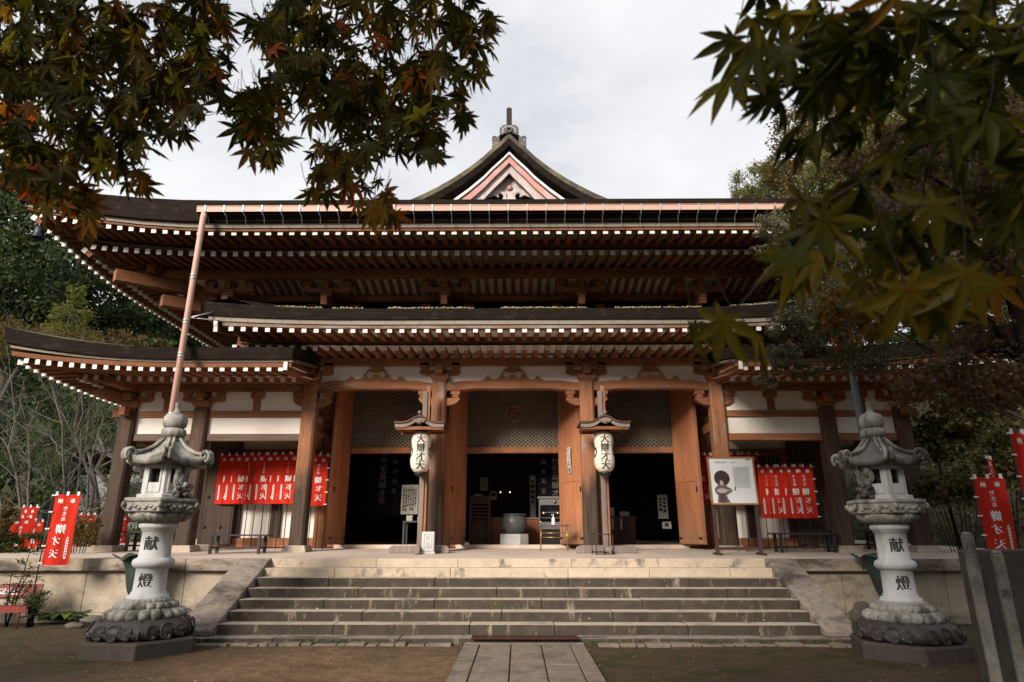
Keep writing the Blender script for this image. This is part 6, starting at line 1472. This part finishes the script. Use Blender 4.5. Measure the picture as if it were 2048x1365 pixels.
tree('broadleaf_tree', 'yellow green tree higher on the slope, showing between the near maple leaves', (18.5, 26.0, hill(18.5, 26.0) - .2), [B(1760, 300, 25, 90, 60), B(1680, 340, 25, 70, 50), B(1860, 250, 25, 110, 80), B(1960, 330, 25, 110, 80), B(2020, 600, 25, 80, 60), B(1900, 600, 25, 70, 40)], .2, 420, 40, YELG, .25)
# green lit clearing high on the slope
b = MB(); n = 4200; q0 = at(1925, 650, 21.5)
C = np.stack([q0.x + RNG.uniform(-2.6, 2.6, n), 21.5 + RNG.uniform(-1.8, 2.5, n), np.zeros(n)], 1); C[:, 2] = q0.z - .5 + (C[:, 1] - 21.5) * .30 + RNG.uniform(-.1, .2, n)
o = leaf_quads(C, RNG.uniform(.10, .22, n), RNG.random(n), 'hillside_grass', GRAS, None, .3, -1.0); tag(o, kind='stuff')
# leafy ground cover over the whole right-hand slope
n = 30000; X = RNG.uniform(10.8, 30, n); Y = RNG.uniform(3, 34, n); Z = np.array([hill(x, y) for x, y in zip(X, Y)]); keep = (Z > .35); cl = (np.sin(X * 1.7 + 1) * np.sin(Y * 1.3) + np.sin(X * .6) * .6 + RNG.normal(0, .5, n)) > -.45; keep &= cl
C = np.stack([X, Y, Z + RNG.uniform(.0, .55, n) * (.5 + .5 * np.sin(X * 2.3) * np.cos(Y * 1.9))], 1)[keep]
tt = np.clip(.5 + .25 * np.sin(C[:, 0] * 1.1) * np.cos(C[:, 1] * .9) + RNG.normal(0, .2, len(C)), 0, 1)
SLOP = leafmat('slope_leaf', [(0, (0.025, 0.028, 0.010)), (.45, (0.09, 0.088, 0.030)), (.75, (0.16, 0.14, 0.058)), (1, (0.25, 0.205, 0.11))], .3, .45)
tag(leaf_quads(C, RNG.uniform(.10, .24, len(C)), tt, 'slope_ground_cover', SLOP, None, .55, .8), kind='stuff')
for i, (px, py, Y, rx, rz, lab) in enumerate([(1885, 880, 15.5, 60, 50, 'leafy bush on the right slope beside the corner column'), (1960, 820, 14.5, 80, 50, 'leafy bush on the right slope below the brown maple'), (2030, 900, 13.2, 70, 70, 'leafy bush on the right slope at the picture edge'), (1640, 930, 24, 40, 40, 'bright leafy bush seen through the open right porch'), (1900, 970, 15.0, 70, 40, 'dark leafy bush low on the right slope behind the banners'), (2000, 760, 17, 80, 40, 'pale leafy bush high on the right slope')]):
    bush(lab, px, py, Y, rx, rz, SLOP, .13, 110, 26)
# maple leaf templates
def maple_template(n_sh=2):
    ang = [-128, -84, -42, 0, 42, 84, 128]; ln = [.42, .78, .95, 1.0, .95, .78, .42]; P_ = [(0, 0)]
    for i, (a, l) in enumerate(zip(ang, ln)):
        a = R(a)
        if i == 0: P_.append((.10 * math.sin(R(-165)), .10 * math.cos(R(-165))))
        for f, wd in ((.42, -.140), (.70, -.098)) if n_sh == 2 else ((.55, -.14),): P_.append((l * (f * math.sin(a) + wd * math.cos(a)), l * (f * math.cos(a) - wd * math.sin(a))))
        P_.append((l * math.sin(a), l * math.cos(a)))
        for f, wd in ((.70, .098), (.42, .140)) if n_sh == 2 else ((.55, .14),): P_.append((l * (f * math.sin(a) + wd * math.cos(a)), l * (f * math.cos(a) - wd * math.sin(a))))
        if i < 6: m = R((ang[i] + ang[i + 1]) / 2); P_.append((.24 * math.sin(m), .24 * math.cos(m)))
        else: P_.append((.10 * math.sin(R(165)), .10 * math.cos(R(165))))
    k = len(P_); Fc = [(0, i, i % (k - 1) + 1) for i in range(1, k)]
    if n_sh == 2:       # a raised midrib along each lobe
        for a, l in zip(ang, ln):
            a = R(a); o = len(P_); P_ += [(-.011 * math.cos(a), .011 * math.sin(a)), (.011 * math.cos(a), -.011 * math.sin(a)), (.93 * l * math.sin(a), .93 * l * math.cos(a))]; Fc.append((o, o + 1, o + 2))
    return np.array(P_), np.array(Fc), k
TM2 = maple_template(2); TM1 = maple_template(1)
def maple_leaves(C, tip, nrm, size, tint, name, mat, parent, tmpl, curl=.22):
    T_, F_, nb = tmpl; n = len(C); rib = (np.arange(len(T_)) >= nb).astype(float); tip = unit(tip); nrm = unit(nrm - (nrm * tip).sum(1, keepdims=True) * tip); sd_ = np.cross(tip, nrm)
    r2 = (T_ ** 2).sum(1); rnd = RNG.normal(0, 1, (n, 2)) * .16
    zz = -(curl + .12 * RNG.random((n, 1))) * r2[None] + rnd[:, :1] * T_[None, :, 0] * np.abs(T_[None, :, 0]) + rnd[:, 1:] * T_[None, :, 1] ** 2 + .05 * np.abs(T_[None, :, 0]) + rib[None] * .012
    sx = RNG.uniform(.82, 1.05, (n, 1))
    V = C[:, None] + size[:, None, None] * ((T_[None, :, 0] * sx)[..., None] * sd_[:, None] + T_[None, :, 1][..., None] * tip[:, None] + zz[..., None] * nrm[:, None])
    F = (F_[None] + (np.arange(n) * len(T_))[:, None, None]).reshape(-1, 3)
    tv = np.clip(tint[:, None] + .10 * (r2[None] - .4) + rib[None] * .20 + RNG.normal(0, .02, (n, len(T_))), 0, 1)
    return raw_mesh(name, V.reshape(-1, 3), [F], mat, tv.ravel(), parent)
# mid-distance brown maple at right
def brown_maple():
    base = Vector((8.6, 7.6, -.1)); t = thing('maple_tree', 'brown leaved maple with a dark forked trunk at the right edge', 'tree', base, 0, 'trees around the temple')
    bl = [(1890, 740, 8.0, 80, 36, 34), (1990, 690, 8.2, 80, 60, 50), (1835, 775, 7.8, 40, 30, 20), (1960, 790, 8.4, 70, 40, 30), (1930, 650, 8.6, 60, 24, 16), (2030, 770, 7.6, 50, 60, 30), (1850, 330, 8.6, 110, 80, 60), (1780, 280, 8.6, 80, 60, 36), (1950, 400, 8.2, 110, 90, 80), (2010, 560, 8.0, 70, 60, 60), (1900, 560, 8.0, 70, 40, 34), (1700, 330, 9.0, 60, 60, 24), (1740, 430, 9.0, 80, 60, 34), (2030, 250, 8.0, 80, 100, 60), (1660, 420, 9.2, 50, 40, 18)]
    C, ti = [], []
    for px, py, Y, rx, rz, k in bl:
        c = np.array(at(px, py, Y)); s = Y / 1266; cc = c + unit(RNG.normal(size=(k, 3))) * RNG.uniform(.1, 1, (k, 1)) * np.array([rx, rx * .7, rz]) * s
        pts = np.repeat(cc, 26, 0) + RNG.normal(size=(k * 26, 3)) * np.array([.16, .16, .07]); C.append(pts); ti.append(np.clip(np.repeat(RNG.random(k), 26) * .7 + .3 * RNG.random(k * 26), 0, 1))
    C = np.concatenate(C) - np.array(base); ti = np.concatenate(ti); n = len(C)
    maple_leaves(C, RNG.normal(size=(n, 3)) * .7 + np.array([0, -.2, -.6]), RNG.normal(size=(n, 3)) * .6 + np.array([0, -.3, .8]), RNG.uniform(.035, .06, n), ti, 'crown', BRNL, t, TM1)
    b = MB(); tp = [at(2080, 900, 7.8), at(2060, 700, 7.8), at(2025, 590, 7.9), at(1990, 520, 8.0), at(1985, 420, 8.1), at(1960, 300, 8.2)]
    b.tube([Vector((8.6, 7.6, -.3)) - base + Vector((0, 0, 0))] + [q - base for q in tp], [.16, .13, .11, .09, .075, .055, .03], 9)
    for pts in ([(2025, 590), (1960, 570), (1890, 562)], [(2025, 590), (2048, 480), (2060, 380)], [(1985, 420), (1900, 380), (1800, 310)], [(2060, 700), (1960, 700), (1860, 745)], [(1990, 520), (1880, 480), (1740, 440)], [(2060, 760), (1980, 640), (1860, 655)]):
        b.tube([at(x, y, 8.0) - base for x, y in pts], [.055, .035, .012], 6)
    b.build('trunk', TWIG, t)
brown_maple()
# far woods closing the view
def woods(name, x0, x1, y0, y1, zmax, n, mat, lf):
    X = RNG.uniform(x0, x1, n); Y = RNG.uniform(y0, y1, n); k = RNG.random(n); Z = np.array([hill(x, y) for x, y in zip(X, Y)]) + zmax * k * (.75 + .25 * np.sin(X * .5) * np.sin(Y * .4 + X * .2))
    C = np.stack([X, Y, Z], 1) + RNG.normal(0, .3, (n, 3)); tt = np.clip(.35 + .3 * np.sin(X * .9 + Z) * np.cos(Z * .8 + Y) + RNG.normal(0, .2, n), 0, 1)
    return tag(leaf_quads(C, RNG.uniform(.5, 1.1, n) * lf, tt, name, mat, None, .6, .2), kind='stuff')
woods('far_woods', -75, -20, 46, 66, 15, 26000, EVER, 1.1)
woods('far_woods', -24, -9, 50, 64, 8, 9000, EVER, .9)
woods('far_woods', 24, 60, 32, 48, 13, 14000, EVER, .55)
woods('far_woods', 6, 40, -34, -10, 15, 16000, EVER, .9)  # this and the next: unseen, added behind the viewpoint to cut low skylight
woods('far_woods', -46, -22, -14, 6, 13, 10000, EVER, .9)

# ---- foreground maples whose branches hang into the picture
def in_view(V):
    d = V - np.array([0, 0, CAM_H]); r_ = d[:, 0] * _cy + d[:, 1] * _sy; f_ = -d[:, 0] * _sy + d[:, 1] * _cy; zc = f_ * _cp + d[:, 2] * _sp; yu = d[:, 2] * _cp - f_ * _sp
    return (zc > 0) & (np.abs(r_ / np.maximum(zc, .01)) < .86) & (np.abs(yu / np.maximum(zc, .01)) < .60)
def fg_maple(label, trunk_pts, tr, blobs, size, tmpl, mat, twigs, shade_canopy, tintb, toward, curl=.22, flat=1.0):
    base = Vector(trunk_pts[0]); t = thing('maple_tree', label, 'tree', base, 0, 'overhanging maples')
    C, S, D = [], [], []
    for px, py, rx, ry, n, y0, y1 in blobs:
        a = RNG.uniform(0, 2 * math.pi, n); rr_ = np.sqrt(RNG.random(n)); pxs = px + rx * rr_ * np.cos(a); pys = py + ry * rr_ * np.sin(a); ys = RNG.uniform(y0, y1, n)
        for x, y, Y in zip(pxs, pys, ys): C.append(tuple(at(x, y, Y)))
        S.append(RNG.uniform(.55, 1.15, n) ** .8 * size)
    C = np.array(C) - np.array(base); S = np.concatenate(S); n = len(C)
    tip = RNG.normal(size=(n, 3)) * np.array([.55, .45, .35]) + np.array([0, .1, -.85]); nrm = RNG.normal(size=(n, 3)) * .55 * flat + np.array([0, -.75, .35])
    ti = np.clip(RNG.normal(tintb, .22, n) + np.concatenate([np.full(b_[4], .22 if (b_[1] > 480 and b_[0] > 1000) else (.18 if (b_[1] > 330 and b_[0] < 1000) else 0)) for b_ in blobs]), 0, 1)
    maple_leaves(C, tip, nrm, S, ti, 'leaves', mat, t, tmpl, curl)
    b = MB(); b.tube([Vector(q) - base for q in trunk_pts], tr, 10); b.build('trunk', BARKT, t)
    b = MB()
    for pts, r0 in twigs:
        P_ = [at(x, y, Y) - base for x, y, Y in pts]; k = len(P_); b.tube(P_, [r0 * (1 - .7 * i / (k - 1)) for i in range(k)], 6)
    for i in range(0, n, 1):       # leaf stalks
        if i % 2 == 0:
            c = Vector(C[i]); d = -Vector(tip[i]).normalized(); b.tube([c, c + d * S[i] * .5 + Vector((0, 0, S[i] * .2)), c + d * S[i] * .8 + Vector((0, 0, S[i] * .6))], [.0009, .0008, .0008], 3, caps=False)
    b.build('branch', TWIG, t)
    if shade_canopy:                      # unseen crown above, with leaf masses added to shade hall, lantern and ground
        C2, ti2 = crown_points([(np.array(c) - np.array(base), r_) for c, r_ in shade_canopy[0]], shade_canopy[1], shade_canopy[2], .24, .2); ok = ~in_view(C2 + np.array(base)); C2 = C2[ok]; ti2 = ti2[ok]; leaf_quads(C2, RNG.uniform(.06, .10, len(C2)) * shade_canopy[3], np.clip(ti2 * .8, 0, 1), 'crown', mat, t, .7)
    return t
LB = [(90, 70, 190, 120, 150), (250, 110, 170, 110, 120), (385, 80, 80, 110, 60), (80, 240, 110, 90, 70), (205, 290, 90, 60, 50), (325, 220, 70, 60, 36), (50, 335, 80, 45, 34), (150, 395, 45, 32, 13), (90, 385, 40, 25, 9), (168, 440, 24, 18, 5), (262, 365, 24, 26, 6), (395, 180, 50, 60, 16), (20, 150, 90, 120, 60),
      (740, 70, 220, 110, 170), (600, 60, 90, 80, 40), (930, 35, 60, 60, 20), (620, 190, 140, 60, 62), (770, 210, 120, 90, 80), (500, 215, 65, 40, 20), (530, 285, 45, 34, 12), (500, 240, 30, 60, 8), (885, 190, 60, 90, 26), (700, 320, 80, 60, 34), (860, 285, 42, 38, 9), (640, 370, 34, 30, 8), (735, 400, 46, 28, 8), (775, 435, 22, 16, 4), (535, 50, 40, 50, 10), (960, 90, 30, 70, 8)]
fg_maple('maple from the left whose turning leaves hang across the top left of the view', [(-3.6, -.6, -.2), (-3.4, -.3, 1.6), (-3.0, .2, 3.0), (-2.2, .8, 4.0), (-1.2, 1.3, 4.6)], [.16, .13, .11, .08, .04],
         [(a, b_, c, d, int(n * 1.45), 1.15, 1.75) for a, b_, c, d, n in LB], .056, TM2, MAPL,
         [([(720, -260, 1.4), (690, -60, 1.4), (668, 60, 1.4), (640, 170, 1.45), (580, 250, 1.45)], .006), ([(690, -60, 1.4), (760, 120, 1.45), (770, 280, 1.45), (740, 390, 1.45)], .005), ([(760, -60, 1.4), (860, 60, 1.4), (880, 200, 1.4)], .004), ([(640, 150, 1.45), (560, 150, 1.45), (500, 230, 1.45)], .003),
          ([(150, -300, 1.4), (220, -60, 1.4), (250, 80, 1.4), (240, 200, 1.4), (210, 320, 1.4)], .010), ([(250, 30, 1.4), (330, 120, 1.4), (400, 180, 1.4)], .005), ([(220, -60, 1.4), (100, 80, 1.4), (60, 220, 1.4), (40, 340, 1.4)], .007), ([(210, 300, 1.4), (170, 380, 1.4), (165, 440, 1.4)], .003)],
         ([((-1.6, 1.2, 4.5), (1.5, .9, .6)), ((-.2, .8, 4.4), (1.2, .8, .5)), ((-2.2, -1.2, 5.4), (1.2, 1.2, .8)), ((-10.3, 1.3, 4.2), (2.0, 1.2, .8))], 640, 46, 1.5), .42, None, .26, 1.3)
RB_ = [(1530, 50, 70, 80, 9), (1600, 90, 120, 120, 15), (1720, 60, 160, 120, 20), (1860, 80, 160, 140, 20), (1980, 120, 110, 180, 16), (1475, 170, 16, 60, 2), (1530, 190, 40, 60, 5), (1640, 230, 90, 70, 7), (1780, 260, 120, 90, 10), (1920, 320, 120, 120, 10), (2010, 420, 60, 120, 5), (1740, 400, 100, 70, 5), (1610, 500, 50, 50, 4), (1660, 430, 60, 60, 4), (1830, 470, 90, 70, 6), (1760, 530, 60, 50, 3), (1385, 655, 12, 8, 1), (1452, 645, 10, 8, 1), (1490, 650, 12, 10, 1), (1610, 555, 26, 20, 2), (1850, 590, 60, 20, 3), (1740, 600, 20, 20, 1), (1950, 560, 50, 40, 3)]
fg_maple('maple from the right with big green leaves hanging close before the view', [(2.6, -.4, -.2), (2.5, -.2, 1.4), (2.2, .2, 2.6), (1.6, .6, 3.2)], [.14, .12, .09, .05],
         [(a, b_, c, d, int(n * (1.35 if a > 1700 else 1.0) + .5), .5, .85) for a, b_, c, d, n in RB_], .057, TM2, MAPG,
         [([(2150, -160, .6), (2040, 60, .6), (1900, 260, .6), (1780, 330, .6), (1660, 400, .6), (1560, 520, .6), (1480, 610, .6)], .0035), ([(1900, 260, .6), (1990, 300, .62), (2010, 480, .62)], .002), ([(1860, 290, .6), (1840, 440, .6), (1850, 600, .6)], .002), ([(2040, 60, .6), (1800, 60, .6), (1600, 60, .6), (1480, 130, .6)], .003), ([(1480, 610, .6), (1385, 650, .6)], .0012)],
         ([((1.9, .2, 3.4), (1.2, .9, .6)), ((3.6, .5, 4.2), (1.5, 1.8, 1.0)), ((-1.0, 3.6, 8.6), (2.0, 1.1, 2.2)), ((1.4, 3.6, 8.4), (2.2, 1.1, 2.4)), ((3.5, 3.6, 8.4), (1.5, 1.0, 2.4)), ((1.6, 1.5, 6.2), (1.6, .8, 1.9)), ((-1.4, 1.4, 4.3), (1.5, .8, .45)), ((1.2, 1.4, 4.2), (1.4, .8, .5))], 2600, 44, 1.55), .36, None, .42, 1.7)
# fallen leaves and weeds
n = 2600; X = RNG.uniform(-7, 7, n); Y = RNG.uniform(5.5, 10.1, n); C = np.stack([X, Y, np.where(np.abs(X - .09) < .92, .045, .010 + .012 * np.sin(X * 2.1 + Y) * np.sin(Y * 1.7))], 1)
o = maple_leaves(C, RNG.normal(size=(n, 3)) * np.array([1, 1, .05]), RNG.normal(size=(n, 3)) * .15 + np.array([0, 0, 1]), RNG.uniform(.008, .03, n), RNG.random(n), 'fallen_leaves', LITT, None, TM1, .05); tag(o, kind='stuff')
n = 2600; X = RNG.uniform(-5.2, 5.2, n); k = np.sin(X * 1.9) + np.sin(X * 4.3 + 2) + RNG.normal(0, .6, n); m = (k > .3) & ~((X > -.85) & (X < 1.02)); X = X[m]; n = len(X)
C = np.stack([X, 10.33 + RNG.normal(0, .02, n), RNG.uniform(.01, .07, n)], 1); tag(leaf_quads(C, RNG.uniform(.015, .04, n), RNG.random(n), 'weeds', GRAS, None, .4, -.5), kind='stuff')
